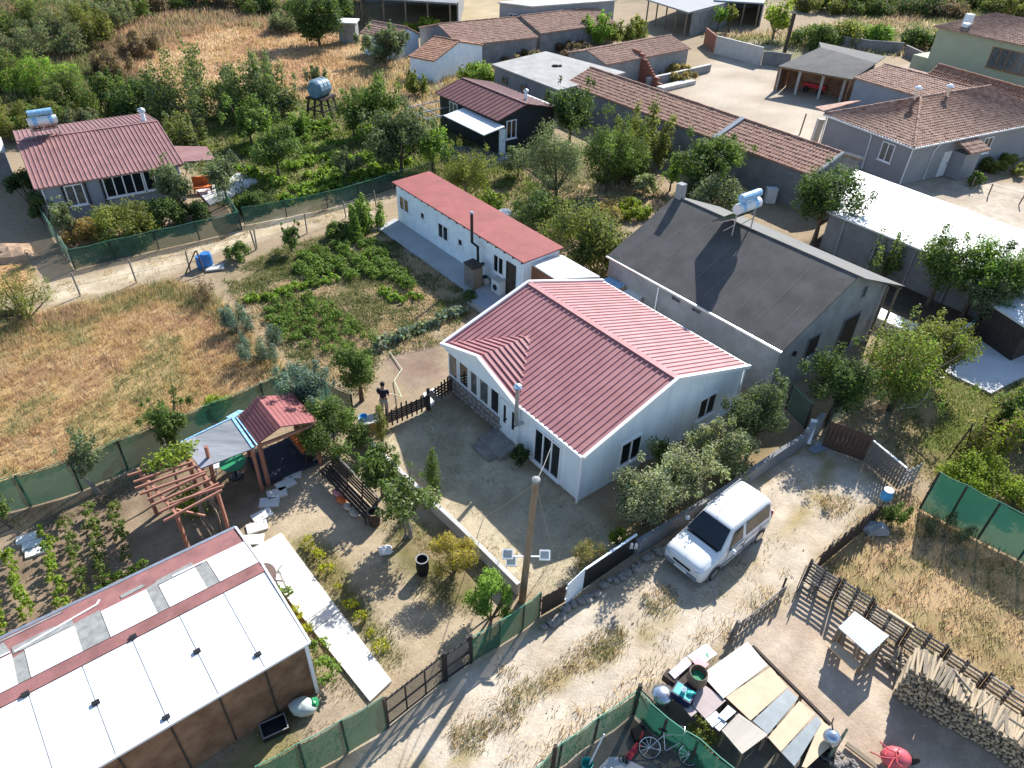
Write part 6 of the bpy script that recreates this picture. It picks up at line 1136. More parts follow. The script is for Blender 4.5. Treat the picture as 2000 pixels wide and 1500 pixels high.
def plant(name, label, cat, base, ty, wpx, kind='green', shape='round', hb=.28, lf=None, dens=1.0, mix=None, mixp=.15, bark='bark', trunks=1, group=None, h=None, lean=0, tone=.35, asp=.55):
    b = P(*base) if not isinstance(base, Vector) else base; s = MPP(b); h = h or max(.35, HT(b, ty)); w = max(.3, wpx * s * 1.12); hb *= .72; r = np.random.default_rng(abs(hash2(int(base[0] * 7), int(base[1] * 13), 5) * 1e6).__int__())
    dist = s * FPX; lf = lf or max(.085, dist * .0036); t = T(name, label, cat, b, 0, group)
    if shape == 'bush': hb = 0
    cl = clump_set(h, w, h * hb, shape, r); area = 4.2 * (w / 2) * max(w / 2, (h * (1 - hb)) / 2) * 3.1; n = int(np.clip(area / (lf * lf * .62) * 2.7 * dens, 130, 11000))
    V, Q, c = leafcloud(cl, n, lf, GREENS[kind], r, mix=GREENS.get(mix) if isinstance(mix, str) else mix, mixp=mixp, tone=tone, asp=asp)
    mb = MB(); tr = max(.03, min(.16, h * .028))
    tops = [cl[i] for i in r.choice(len(cl), min(len(cl), 7), replace=False)]
    if shape in ('bush', 'plume'):
        for k in tops: mb.tube([(k[0] * .12, k[1] * .12, 0), (k[0] * .6, k[1] * .6, k[2] * .55), (k[0], k[1], k[2])], [tr * .6, tr * .4, tr * .15], 5)
    else:
        f = (lean, r.normal() * .08, h * max(.2, hb) * 1.05)
        for k in range(trunks): o = (k - (trunks - 1) / 2) * .18; mb.tube([(o, 0, -.05), (o * .8 + f[0] * .4, f[1] * .3, f[2] * .55), f], [tr * 1.25, tr, tr * .8], 7)
        for k in tops: mb.tube([f, ((f[0] + k[0]) / 2, (f[1] + k[1]) / 2, (f[2] + k[2]) / 2 - .04), k[:3]], [tr * .65, tr * .4, tr * .15], 5)
    put('crown' if shape not in ('bush',) else 'foliage', np_mesh('crown', V, Q, c, M_LEAF), t); mb.build('trunk' if shape not in ('bush', 'plume') else 'stems', M[bark], t); return t
FT, SH, TR = 'fruit_tree', 'shrub', 'tree'
PL = [  # name, label, category, foot, top row, width, colour, form, extra
 # front garden and house yard
 (FT, 'leafy fruit tree standing in grass left of the person', 'tree', (707, 782), 655, 86, 'green', 'round', dict(hb=.3)),
 (SH, 'tall grey green shrub rising behind the red shingle gazebo', 'shrub', (603, 838), 696, 92, 'blue', 'round', dict(hb=.12)),
 (SH, 'broad dark green shrub between gazebo and concrete wall', 'shrub', (655, 892), 782, 125, 'green', 'bush', {}),
 (FT, 'small fig tree against the concrete wall behind the long bench', 'tree', (748, 968), 868, 74, 'green', 'round', dict(hb=.25, lf=.13)),
 (FT, 'pale trunked fig tree with two stems at the bench end', 'tree', (797, 1048), 938, 108, 'green', 'round', dict(hb=.42, lf=.14, bark='palebark', trunks=2, dens=.75, mix='pale', mixp=.2)),
 (SH, 'yellowing willowy shrub against the concrete wall', 'shrub', (886, 1118), 1028, 90, 'rust', 'bush', dict(mix='yellow', mixp=.35, asp=.25)),
 ('cypress', 'slim feathery young cypress on the dusty yard edge', 'tree', (846, 955), 876, 32, 'green', 'spindle', dict(hb=.05, asp=.25)),
 ('cypress', 'thin young pine beside the lattice picket fence', 'tree', (747, 866), 788, 30, 'olive', 'spindle', dict(hb=.15, asp=.25)),
 (SH, 'bright green clump of canes behind the green net by the pole', 'shrub', (958, 1205), 1122, 84, 'bright', 'bush', dict(dens=.8)),
 (SH, 'dark low bush under the triple window of the white house', 'shrub', (1018, 905), 868, 40, 'dark', 'bush', {}),
 (FT, 'dense round tree in front of the long shade net fence', 'tree', (346, 880), 776, 78, 'green', 'round', dict(hb=.2)),
 (FT, 'sparse small tree with pale trunk before the shade net fence', 'tree', (192, 962), 846, 62, 'grey', 'round', dict(hb=.38, dens=.55, bark='palebark', lean=-.4)),
 (FT, 'small sapling cut by the left edge below the shade net', 'tree', (24, 1030), 972, 34, 'green', 'round', dict(hb=.4, dens=.6, lean=-.5)),
 (SH, 'low yellow green climber on the shade net left of the gazebo', 'shrub', (432, 800), 775, 60, 'lime', 'bush', dict(dens=.6)),
 (SH, 'dark potted bush on the annex patio below the wooden cupboard', 'shrub', (917, 592), 562, 30, 'dark', 'bush', {}),
 # shrubs by the right gable
 (SH, 'silvery flowering shrub nearest the house corner', 'shrub', (1256, 1022), 902, 112, 'pale', 'round', dict(hb=.1, mix='dark', mixp=.25)),
 (SH, 'silvery flowering shrub with one red ball, in the middle of the gable row', 'shrub', (1318, 985), 868, 118, 'pale', 'round', dict(hb=.08, mix='dark', mixp=.25)),
 (SH, 'green shrub tucked against the gable wall below its window', 'shrub', (1300, 935), 870, 90, 'green', 'bush', {}),
 (SH, 'whitish flowering shrub below the far gable window', 'shrub', (1408, 925), 832, 100, 'pale', 'round', dict(hb=.08, mix='green', mixp=.35)),
 (SH, 'tall dark shrub at the far corner of the white house gable', 'shrub', (1468, 872), 742, 104, 'grey', 'round', dict(hb=.06, mix='dark', mixp=.4)),
 (SH, 'thin pale flowering branches between the two gable windows', 'shrub', (1368, 905), 805, 60, 'pale', 'bush', dict(dens=.5)),
 (SH, 'small yellow green bush at the end of the dark sheet fence', 'shrub', (1205, 1062), 1030, 44, 'lime', 'bush', dict(dens=.7)),
 (SH, 'dry grassy bush inside the lane fence by the house corner', 'shrub', (1148, 1100), 1056, 62, 'rust', 'bush', dict(asp=.2, mix='green', mixp=.4)),
 (TR, 'dark leaved tree over the grey net next to the lane gate', 'tree', (1618, 822), 682, 124, 'dark', 'round', dict(hb=.3, mix='green', mixp=.3)),
 (SH, 'huge bright olive green bush in front of the grey house doorway', 'shrub', (1738, 800), 638, 190, 'olive', 'round', dict(hb=.05, mix='bright', mixp=.3)),
 (SH, 'smaller bright olive bush joined to the right of the huge one', 'shrub', (1805, 740), 625, 120, 'olive', 'round', dict(hb=.05)),
 # trees along the white roof
 (TR, 'large dark tree covering the near corner of the white roof', 'tree', (1590, 470), 326, 150, 'dark', 'round', dict(hb=.32, mix='green', mixp=.35, dens=.9)),
 (TR, 'sparse feathery sapling against the white roof wall', 'tree', (1716, 548), 430, 66, 'green', 'plume', dict(hb=.3, dens=.4)),
 (TR, 'dark green tree in the middle of the white roof wall', 'tree', (1812, 596), 452, 100, 'green', 'round', dict(hb=.34)),
 (TR, 'fresh green tree with upright shoots along the white roof', 'tree', (1880, 620), 470, 108, 'bright', 'round', dict(hb=.36, mix='dark', mixp=.4)),
 (TR, 'rightmost green tree leaning over the white roof wall', 'tree', (1938, 642), 478, 90, 'green', 'round', dict(hb=.4)),
 (TR, 'grey green tree standing before the lower white roofed shed', 'tree', (1905, 650), 540, 88, 'grey', 'round', dict(hb=.3, dens=.7)),
 # middle gardens
 (TR, 'dark tree beside the right wall of the dark cabin', 'tree', (1112, 278), 160, 100, 'dark', 'round', dict(hb=.22, mix='green', mixp=.35)),
 (TR, 'large soft green tree in front of the tiled barn', 'tree', (1182, 372), 225, 138, 'green', 'round', dict(hb=.15, asp=.3)),
 (TR, 'tall fresh green tree rising above the tiled barn roof', 'tree', (1250, 322), 178, 110, 'olive', 'plume', dict(hb=.15, dens=1.1)),
 (TR, 'grey green tree right of the dark cabin terrace', 'tree', (1085, 402), 250, 124, 'grey', 'round', dict(hb=.12, asp=.3)),
 (TR, 'green fruit tree under the barn eave near the roof divider', 'tree', (1372, 378), 258, 134, 'green', 'round', dict(hb=.2)),
 (SH, 'dark bush behind the chimney of the felt roofed house', 'shrub', (1390, 408), 342, 120, 'grey', 'bush', {}),
 (SH, 'slender young shrub left of the barn eave fruit tree', 'shrub', (1308, 372), 308, 40, 'bright', 'round', dict(hb=.2, dens=.6)),
 (SH, 'round green bush with white pot behind the red flat roof', 'shrub', (1045, 452), 368, 100, 'green', 'bush', dict(mix='grey', mixp=.3)),
 (SH, 'big rangy bush between the annex and the felt roofed house', 'shrub', (1135, 512), 395, 165, 'olive', 'bush', dict(mix='dark', mixp=.3)),
 (SH, 'dark bush overhanging the small white outhouse roof', 'shrub', (1165, 528), 440, 100, 'dark', 'bush', dict(mix='green', mixp=.3)),
 (SH, 'fine leaved willow bush in front of the dark cabin terrace', 'shrub', (910, 388), 285, 104, 'olive', 'round', dict(hb=.1, asp=.25)),
 (SH, 'fresh green bush left of the pergola frame', 'shrub', (845, 338), 252, 70, 'bright', 'round', dict(hb=.1)),
 (TR, 'biggest dark round tree left of the dark cabin', 'tree', (785, 338), 208, 128, 'grey', 'round', dict(hb=.12, mix='dark', mixp=.5)),
 (TR, 'tall green tree behind the biggest dark tree', 'tree', (742, 262), 148, 84, 'green', 'round', dict(hb=.15)),
 (TR, 'slim tree between water tank and cabin trees', 'tree', (692, 270), 180, 70, 'green', 'round', dict(hb=.3, dens=.8)),
 (SH, 'greyish bush in the middle of the squash patch', 'shrub', (675, 352), 295, 76, 'grey', 'round', dict(hb=.15, asp=.3)),
 (TR, 'dark green orchard tree right of the bungalow canopy', 'tree', (545, 345), 236, 92, 'green', 'round', dict(hb=.15, mix='dark', mixp=.3)),
 (TR, 'glossy dark orchard tree left of the water tank path', 'tree', (492, 282), 190, 92, 'green', 'round', dict(hb=.12, mix='bright', mixp=.3)),
 (SH, 'blue grey rounded olive bush beside the water tank tower', 'shrub', (556, 222), 178, 40, 'blue', 'round', dict(hb=.2)),
 (TR, 'tall pale green tree at the meadow edge above the orchard', 'tree', (520, 222), 62, 120, 'grey', 'plume', dict(hb=.08, mix='green', mixp=.5)),
 (TR, 'tallest feathery tree in front of the sunlit scrub meadow', 'tree', (388, 240), 48, 140, 'grey', 'plume', dict(hb=.1, dens=.75, mix='green', mixp=.5)),
 (SH, 'light green willowy bush behind the bungalow canopy', 'shrub', (366, 302), 200, 100, 'olive', 'plume', dict(hb=.05, mix='grey', mixp=.4)),
 (SH, 'deep green bush behind the bungalow chimney', 'shrub', (285, 222), 145, 110, 'dark', 'bush', dict(mix='green', mixp=.3)),
 (SH, 'hazy green bush left of the bungalow chimney', 'shrub', (232, 196), 120, 72, 'green', 'plume', {}),
 (SH, 'reddish rusty shrub in the garden by the felt roof edge', 'shrub', (1180, 430), 395, 66, 'rust', 'bush', {}),
 (SH, 'yellow green shrubbery along the felt roof left edge', 'shrub', (1235, 420), 390, 70, 'lime', 'bush', dict(dens=.8)),
 (FT, 'small tree with white painted trunk in the bare garden patch', 'tree', (1178, 378), 335, 40, 'green', 'round', dict(hb=.5, bark='palebark', dens=.5)),
 (SH, 'grey leaved shrub at the corner of the dark cabin terrace', 'shrub', (1012, 345), 285, 60, 'grey', 'round', dict(hb=.1)),
 (SH, 'loose olive shrub in the bare garden left of the felt roof', 'shrub', (1095, 455), 390, 84, 'olive', 'bush', dict(mix='green', mixp=.4)),
 (SH, 'pale leaved plant clump with white flowers under the barn trees', 'shrub', (1258, 378), 338, 50, 'pale', 'bush', dict(mix='green', mixp=.4)),
 (SH, 'shaded green shrub between the two middle barn trees', 'shrub', (1222, 350), 275, 84, 'green', 'bush', dict(mix='dark', mixp=.3)),
 (SH, 'yellow green bush in front of the annex back corner', 'shrub', (955, 412), 372, 56, 'lime', 'bush', dict(mix='green', mixp=.5)),
 (SH, 'green bush on the bank below the bungalow terrace', 'shrub', (500, 410), 365, 66, 'green', 'bush', dict(mix='dark', mixp=.3)),
 (TR, 'round green tree behind the orchard near the straw meadow', 'tree', (450, 225), 160, 70, 'green', 'round', dict(hb=.15)),
 (SH, 'green bush left of the water tank tower', 'shrub', (590, 262), 215, 50, 'bright', 'bush', dict(mix='green', mixp=.5)),
 # bungalow front
 (FT, 'grey leaved slender tree before the curtained bungalow window', 'tree', (146, 478), 385, 50, 'grey', 'round', dict(hb=.35, dens=.6)),
 (SH, 'largest rounded olive bush behind the dark mesh fence', 'shrub', (252, 468), 392, 116, 'olive', 'bush', {}),
 (SH, 'rusty yellow bush with orange flowers in the bungalow bed', 'shrub', (172, 470), 425, 76, 'rust', 'bush', dict(mix=(.5, .2, .03), mixp=.12)),
 (SH, 'dark green bush at the right of the bungalow bed', 'shrub', (320, 448), 385, 80, 'dark', 'bush', dict(mix='green', mixp=.3)),
 (FT, 'grey green tree in front of the bungalow right windows', 'tree', (352, 420), 312, 66, 'grey', 'round', dict(hb=.3)),
 (FT, 'light tree shading the white bungalow terrace', 'tree', (446, 398), 298, 72, 'grey', 'round', dict(hb=.35, dens=.8, bark='palebark')),
 (SH, 'dark dense hedge bush left of the green mesh gate', 'shrub', (385, 432), 385, 60, 'dark', 'bush', {}),
 (SH, 'twiggy spreading bush by the sandy track at the left edge', 'shrub', (52, 622), 505, 108, 'olive', 'plume', dict(dens=.55, asp=.25)),
 (FT, 'bright green twin poplar like tree at the annex corner', 'tree', (715, 452), 372, 80, 'bright', 'plume', dict(hb=.05, dens=1.2, mix='green', mixp=.4)),
 (FT, 'small green tree on the sandy bank above the vegetable garden', 'tree', (570, 492), 430, 36, 'green', 'round', dict(hb=.15)),
 (SH, 'small round bush on the sandy track bank', 'shrub', (468, 508), 472, 46, 'green', 'bush', {}),
 (SH, 'low bush between the annex corner tree and the beds', 'shrub', (665, 462), 432, 46, 'green', 'bush', {}),
 (SH, 'grey green weedy bank bush at the meadow right edge', 'shrub', (470, 655), 590, 80, 'blue', 'plume', dict(asp=.2)),
 (SH, 'tall grey green weeds lower on the meadow right edge', 'shrub', (515, 700), 630, 80, 'blue', 'plume', dict(asp=.2)),
 (SH, 'dry brown weeds by the stakes at the meadow corner', 'shrub', (405, 590), 535, 60, 'brown', 'plume', dict(dens=.5, asp=.2)),
 # weeds and rows on the right
 (SH, 'tangled weeds under the slatted pallet and net corner', 'shrub', (1368, 1445), 1412, 62, 'olive', 'bush', dict(dens=.6)),
 (SH, 'dark thicket of squash leaves at the right edge', 'shrub', (1975, 850), 762, 110, 'green', 'bush', dict(lf=.16)),
 (SH, 'yellow green low shrubbery behind the right shade net', 'shrub', (1905, 945), 895, 130, 'lime', 'bush', dict(dens=.8)),
 (SH, 'yellow green leaf bank against the right photo edge', 'shrub', (1975, 975), 930, 80, 'lime', 'bush', dict(dens=.8)),
 (SH, 'green weeds on the straw plot below the board gate', 'shrub', (1735, 1010), 960, 60, 'green', 'plume', dict(dens=.5)),
 (SH, 'dark weeds in the shade of the right green net', 'shrub', (1850, 1050), 1010, 90, 'grey', 'plume', dict(dens=.5, asp=.25)),
  (SH, 'tall dark hedge bush in the shade left of the bungalow', 'shrub', (62, 400), 318, 56, 'dark', 'bush', {}),
 (SH, 'dark hedge bush at the lower left corner of the bungalow', 'shrub', (92, 440), 372, 50, 'dark', 'bush', {}),
 # far top edge
 (TR, 'bright green tree in front of the far tiled barn', 'tree', (1168, 92), 30, 62, 'bright', 'round', dict(hb=.12)),
 (TR, 'olive tree at the right end of the far tiled barn', 'tree', (1228, 92), 22, 70, 'olive', 'plume', {}),
 (SH, 'round dark bush against the far tiled barn', 'shrub', (962, 106), 50, 92, 'dark', 'bush', dict(mix='green', mixp=.3)),
 (TR, 'grey green tree over the far small tiled shed', 'tree', (752, 128), 50, 96, 'grey', 'round', dict(hb=.1)),
 (SH, 'yellow green bush behind the orange tiled barn', 'shrub', (840, 62), 30, 46, 'lime', 'bush', {}),
 (SH, 'pale lime bush beside the far small shed', 'shrub', (800, 62), 42, 36, 'lime', 'bush', {}),
 (TR, 'dark tree mass at the top edge left of the open barn', 'tree', (625, 92), -30, 110, 'dark', 'round', dict(hb=.1, mix='green', mixp=.3)),
 (TR, 'lighter tree at the top edge beside the dark tree mass', 'tree', (672, 50), -30, 60, 'green', 'round', dict(hb=.1)),
 (SH, 'bushy green scrub on the slope above the cabin', 'shrub', (935, 168), 118, 70, 'bright', 'bush', dict(mix='olive', mixp=.4)),
 (SH, 'fine green bush above the cabin roof left end', 'shrub', (812, 188), 130, 50, 'olive', 'plume', {}),
 (SH, 'small bush on the straw slope left of the cabin', 'shrub', (622, 168), 118, 44, 'grey', 'plume', dict(dens=.6)),
 (TR, 'young tree before the bluish open barn, left one', 'tree', (1400, 62), 10, 26, 'bright', 'round', dict(hb=.25)),
 (TR, 'young tree before the bluish open barn, right one', 'tree', (1422, 62), 4, 22, 'olive', 'round', dict(hb=.25)),
 (TR, 'bright leafy tree left of the lattice pole', 'tree', (1508, 80), 0, 56, 'lime', 'round', dict(hb=.2)),
 (SH, 'green bush behind the felt roofed barn, left of three', 'shrub', (1590, 92), 42, 84, 'green', 'bush', {}),
 (SH, 'green bush behind the felt roofed barn, middle of three', 'shrub', (1652, 88), 38, 74, 'olive', 'bush', {}),
 (SH, 'bright green bush behind the felt roofed barn, right of three', 'shrub', (1708, 92), 44, 60, 'bright', 'bush', {}),
 (SH, 'dark bush left of the pale green house', 'shrub', (1785, 96), 52, 54, 'dark', 'bush', dict(mix='green', mixp=.4)),
 (SH, 'leafy bush at the corner of the pale green house', 'shrub', (1838, 98), 52, 56, 'green', 'bush', {}),
 (SH, 'bright bush under the felt barn by the hip roofed house', 'shrub', (1672, 188), 158, 52, 'lime', 'bush', {}),
 (SH, 'low weeds along the foot of the hip roofed house', 'shrub', (1960, 330), 305, 110, 'olive', 'bush', dict(dens=.5)),
 (SH, 'small bush at the corner of the old post fence', 'shrub', (1905, 362), 335, 36, 'green', 'bush', {}),
 (SH, 'hedge of weeds above the flat concrete roof', 'shrub', (1010, 118), 92, 110, 'brown', 'bush', dict(dens=.6, mix='olive', mixp=.3)),
 (SH, 'dry weeds between far tiled barn and ruined barn', 'shrub', (1120, 102), 80, 100, 'brown', 'bush', dict(dens=.6)),
 (SH, 'weeds growing inside the roofless part of the ruin', 'shrub', (1320, 152), 128, 90, 'rust', 'bush', dict(dens=.6)),
]
for a in PL: plant(a[0], a[1], a[2], a[3], a[4], a[5], a[6], a[7], **a[8])
# scattered trees and bushes of the scrubland (upper left and top right)
sc = [(30, 70, -40, 110, 'green', 'plume'), (95, 110, 10, 110, 'grey', 'plume'), (160, 95, -10, 90, 'olive', 'plume'), (20, 170, 80, 110, 'green', 'plume'), (95, 190, 100, 100, 'bright', 'plume'), (150, 215, 130, 96, 'green', 'plume'), (40, 262, 180, 100, 'olive', 'plume'), (100, 262, 195, 90, 'green', 'plume'), (200, 60, -30, 80, 'grey', 'plume'), (240, 40, -30, 70, 'green', 'plume'), (155, 262, 205, 70, 'grey', 'plume'), (300, 20, -40, 80, 'brown', 'plume'), (360, 14, -30, 90, 'green', 'plume'), (440, 14, -30, 90, 'brown', 'plume'), (520, 24, -20, 80, 'green', 'plume'), (560, 60, 10, 60, 'grey', 'plume'), (1600, 20, -20, 80, 'olive', 'bush'), (1680, 24, -20, 90, 'green', 'bush'), (1780, 20, -30, 130, 'dark', 'bush'), (1880, 16, -30, 110, 'green', 'bush'), (1960, 24, -20, 90, 'olive', 'bush'), (1840, 30, -5, 80, 'brown', 'bush'), (270, 110, 50, 60, 'brown', 'plume'), (220, 150, 90, 60, 'brown', 'plume')]
wds = ['leftmost in the top row', 'hazy, second from the left edge', 'pale olive, on the scrub crest', 'on the left edge above the stone hut', 'bright, above the solar heater', 'behind the bungalow roof left half', 'low, by the left edge behind the bungalow', 'directly behind the solar heater', 'greyish, high above the bungalow', 'at the top edge over the bungalow chimney', 'grey, just behind the bungalow roof middle', 'brown, at the top edge', 'green, between brown thickets at the top edge', 'brown, right of the green one at the top edge', 'green, at the top edge above the tall pale tree', 'grey, left of the dark tree mass', 'olive, at the top edge right of the lattice pole', 'green, above the felt roofed barn', 'dark, widest at the top right', 'green, above the pale green house', 'olive, in the top right corner', 'brown, left of the pale green house', 'brown, on the left rim of the straw meadow', 'brown, between bungalow and straw meadow']
for (x, y, ty, wp_, k, shp), wd in zip(sc, wds): plant('scrub_tree', 'scrub thicket, ' + wd, 'shrub', (x, y), ty, wp_ * 1.35, k, shp, group='scrub on the far slope', dens=1.1, asp=.35, h=max(1.6, HT(P(x, y), ty)) if ty > -60 else None, mix='brown', mixp=.15)

def meshes_of(kind, n, h, w, lf, nl, r, mix=None, mixp=.2, shape='bush', asp=.55):
    out = []
    for k in range(n): V, Q, c = leafcloud(clump_set(h, w, 0, shape, r), nl, lf, GREENS[kind], r, mix=GREENS.get(mix) if isinstance(mix, str) else mix, mixp=mixp, asp=asp); out.append(np_mesh('foliage', V, Q, c, M_LEAF))
    return out
q = random.Random(77)
ORD = 'first second third fourth fifth sixth seventh eighth ninth tenth eleventh twelfth thirteenth fourteenth fifteenth'.split()
MULTI = ('potato', 'broad leaved squash plant in the sunny', 'bright squash', 'bright green bean')
def row(label, group, p0, p1, n, ms, s0=.8, s1=1.2, jit=.1, name='vegetable_plant', cat='plant'):
    a, b = P(*p0), P(*p1)
    for i in range(n):
        p = a.lerp(b, (i + .5) / n); s = q.uniform(s0, s1); o = put(name, ms[q.randrange(len(ms))], None, (p.x + q.uniform(-jit, jit), p.y + q.uniform(-jit, jit), 0), (0, 0, q.uniform(0, 6.28)), (s * 1.15, s * 1.15, s * q.uniform(.9, 1.25))); l2 = label + ', ' + ORD[min(i, 14)] + (' from the top' if p1[1] - p0[1] > abs(p1[0] - p0[0]) * .9 else ' from the left'); tag(o, l2 if n <= 15 and len(l2.split()) <= 16 and not any(m in label for m in MULTI) else label, cat, group)
MV = dict(bright=meshes_of('bright', 4, .62, .5, .085, 210, rng, 'green', .3), pepper=meshes_of('green', 4, .75, .55, .085, 230, rng, 'olive', .3), lime=meshes_of('lime', 4, .6, .38, .08, 190, rng, 'bright', .4), potato=meshes_of('green', 5, .48, .85, .1, 330, rng, 'bright', .4), kale=meshes_of('blue', 4, .42, .6, .17, 90, rng, 'pale', .25), squash=meshes_of('bright', 4, .5, .9, .19, 150, rng, 'lime', .3), yel=meshes_of('lime', 4, .5, .55, .075, 230, rng, 'yellow', .55), green=meshes_of('bright', 3, .75, .75, .09, 330, rng, 'green', .35))
row('yellow green pepper plant in the leftmost soil row of the pergola garden', 'pepper row far left', (24, 1085), (62, 1215), 10, MV['lime'])
row('fresh green pepper plant in the second row from the left', 'pepper row second', (92, 1045), (130, 1195), 10, MV['lime'])
row('mid green tomato plant in the third row of the pergola garden', 'tomato row third', (128, 1018), (168, 1175), 10, MV['pepper'], .65, .9, .06)
row('tall green tomato plant in the fourth row of the pergola garden', 'tomato row fourth', (178, 1000), (212, 1150), 10, MV['pepper'], .75, 1.0, .06)
row('thin tomato plant in the row nearest the pergola', 'tomato row by the pergola', (226, 985), (250, 1110), 7, MV['pepper'], .6, .95)
row('bright pepper plant at the left photo edge above the shed', 'pepper plants at the left edge', (-4, 1180), (8, 1262), 4, MV['lime'], 1, 1.3)
row('low green bean plant beside the shed gutter', 'beans by the shed', (190, 1160), (290, 1110), 7, MV['bright'], .6, .9)
for k, (x, y) in enumerate(((603, 1066), (624, 1090), (637, 1116), (661, 1148), (686, 1186), (705, 1212), (724, 1240), (745, 1270))):
    o = put('yellow_bush', MV['yel'][k % 4], None, P(x, y), (0, 0, k), (1, 1, 1) if k not in (3, 6) else (.55, .55, .6)); tag(o, 'yellow flowering bush on the lawn right of the white path, ' + ORD[k] + ' from the top', 'bush', 'yellow bushes right of the path')
for k, (x, y) in enumerate(((580, 1204), (598, 1236))): o = put('yellow_bush', MV['yel'][k], None, P(x, y), (0, 0, k * 2)); tag(o, ('upper', 'lower')[k] + ' yellow flowering bush squeezed between path and shed roof', 'bush', 'yellow bushes left of the path')
for k, (x, y, s, lb) in enumerate(((560, 1168, 1.0, 'green bush by the satellite dish and white path'), (620, 1272, 1.0, 'bright green bush at the right roof corner of the shed'), (640, 1322, 1.35, 'largest bush with yellow tips beside the white path and shed wall'))): o = put('green_bush', MV['green'][k], None, P(x, y), (0, 0, k), (s, s, s)); tag(o, lb, 'bush')
pg_ = 'potato plants in the central vegetable garden'; pl = 'leafy potato plant in the upper beds of the central vegetable garden'
for a, b, n in (((590, 500), (650, 540), 8), ((620, 485), (690, 545), 10), ((655, 475), (740, 550), 11), ((690, 468), (790, 560), 12), ((720, 470), (810, 565), 11), ((580, 520), (625, 560), 6)): row(pl, pg_, a, b, n, MV['potato'], .8, 1.25, .18)
for a, b, n in (((540, 590), (600, 680), 9), ((570, 580), (640, 690), 10), ((600, 575), (680, 690), 10), ((520, 600), (570, 670), 7), ((640, 600), (700, 650), 6)): row('small potato plant in the stony lower beds of the central garden', 'potato plants in the lower beds', a, b, n, MV['potato'], .6, 1.0, .18)
row('blue green kale plant in the row reaching towards the white house', 'kale row', (735, 682), (905, 608), 15, MV['kale'], .85, 1.3, .12); row('broad leaved squash plant in the line across the middle beds', 'squash line', (480, 592), (650, 545), 12, MV['squash'], .6, .95, .2); row('broad leaved squash plant near the annex shadow', 'squash by the annex', (735, 572), (830, 590), 8, MV['squash'], .5, .8, .3); row('dark bean plant left of the fruit tree by the person', 'beans by the fruit tree', (680, 640), (725, 665), 5, MV['pepper'], .7, 1, .2)
for a, b, n in (((540, 400), (780, 330), 16), ((560, 375), (800, 318), 16), ((600, 350), (700, 330), 8), ((450, 330), (540, 360), 7)): row('broad leaved squash plant in the sunny patch behind the dark mesh fence', 'squash patch behind the mesh fence', a, b, n, MV['squash'], .9, 1.5, .35)
for a, b, n in (((545, 275), (650, 245), 12), ((560, 290), (660, 258), 12), ((590, 305), (720, 275), 12)): row('bright green bean plant below the water tank tower', 'bean rows below the water tank', a, b, n, MV['bright'], 1.0, 1.5, .2)
for a, b, n in (((570, 268), (640, 246), 9), ((640, 330), (760, 300), 10), ((560, 330), (650, 308), 9), ((480, 300), (540, 320), 6), ((690, 250), (760, 270), 7)): row('bright squash plant in the sunlit bed left of the cabin', 'squash beds left of the cabin', a, b, n, MV['squash'], 1.0, 1.5, .3)
row('trellised bean plant with yellowing leaves right of the straw path', 'trellised beans', (1858, 905), (1985, 800), 8, meshes_of('olive', 4, 1.8, .7, .1, 520, rng, 'brown', .3, 'spindle'), .9, 1.3, .2); row('trellised bean plant in the second line at the right edge', 'trellised beans second line', (1900, 925), (2010, 835), 7, meshes_of('lime', 3, 1.7, .7, .1, 480, rng, 'brown', .3, 'spindle'), .9, 1.3, .2)
tre = T('bean_trellis', 'leaning pole trellis carrying dry beans on the right', 'trellis', P(1865, 905))
for k in range(5): a = lp(tre, 1860 + k * 30, 905 - k * 22, 0); piece('pole', M['woodd'], tre, a + Vector((-.3, 0, 0)), a + Vector((.25, .3, 1.9)), .04, .04); piece('pole', M['woodd'], tre, a + Vector((.6, .3, 0)), a + Vector((.2, .3, 1.95)), .04, .04)
vn = T('grape_vine', 'lime green grape vine spilling over the far corner of the pergola', 'vine', P(330, 960)); cl = []
for x, y, z, s in ((292, 910, 2.38, .4), (305, 898, 2.42, .45), (320, 890, 2.45, .5), (336, 884, 2.45, .5), (352, 878, 2.42, .45), (362, 888, 2.38, .35), (322, 908, 2.38, .38), (340, 902, 2.38, .38), (368, 872, 2.3, .4), (380, 880, 1.8, .25)): p = lp(vn, x, y, z); cl.append((p.x, p.y, p.z, s, s, .16))
for x, y, z, s in ((385, 985, .5, .5), (360, 985, .6, .5), (372, 960, .8, .4)): p = lp(vn, x, y, z); cl.append((p.x, p.y, p.z, s))
V, Q, c = leafcloud(cl, 1900, .13, GREENS['lime'], rng, mix=GREENS['green'], mixp=.3); put('foliage', np_mesh('foliage', V, Q, c, M_LEAF), vn); MB().tube([(.3, .2, 0), (.25, .4, 1.2), (.1, .6, 2.2)], [.05, .04, .03], 6).build('stem', M['bark'], vn)
fb_l = T('red_ball', 'small red ball caught in the silvery shrub', 'ball', P(1324, 936, 1.1)); MB().blob((0, 0, 0), .11, 1, 10, 7, (1, 1, 1), 0).build('ball', M['red'], fb_l, smooth=True)

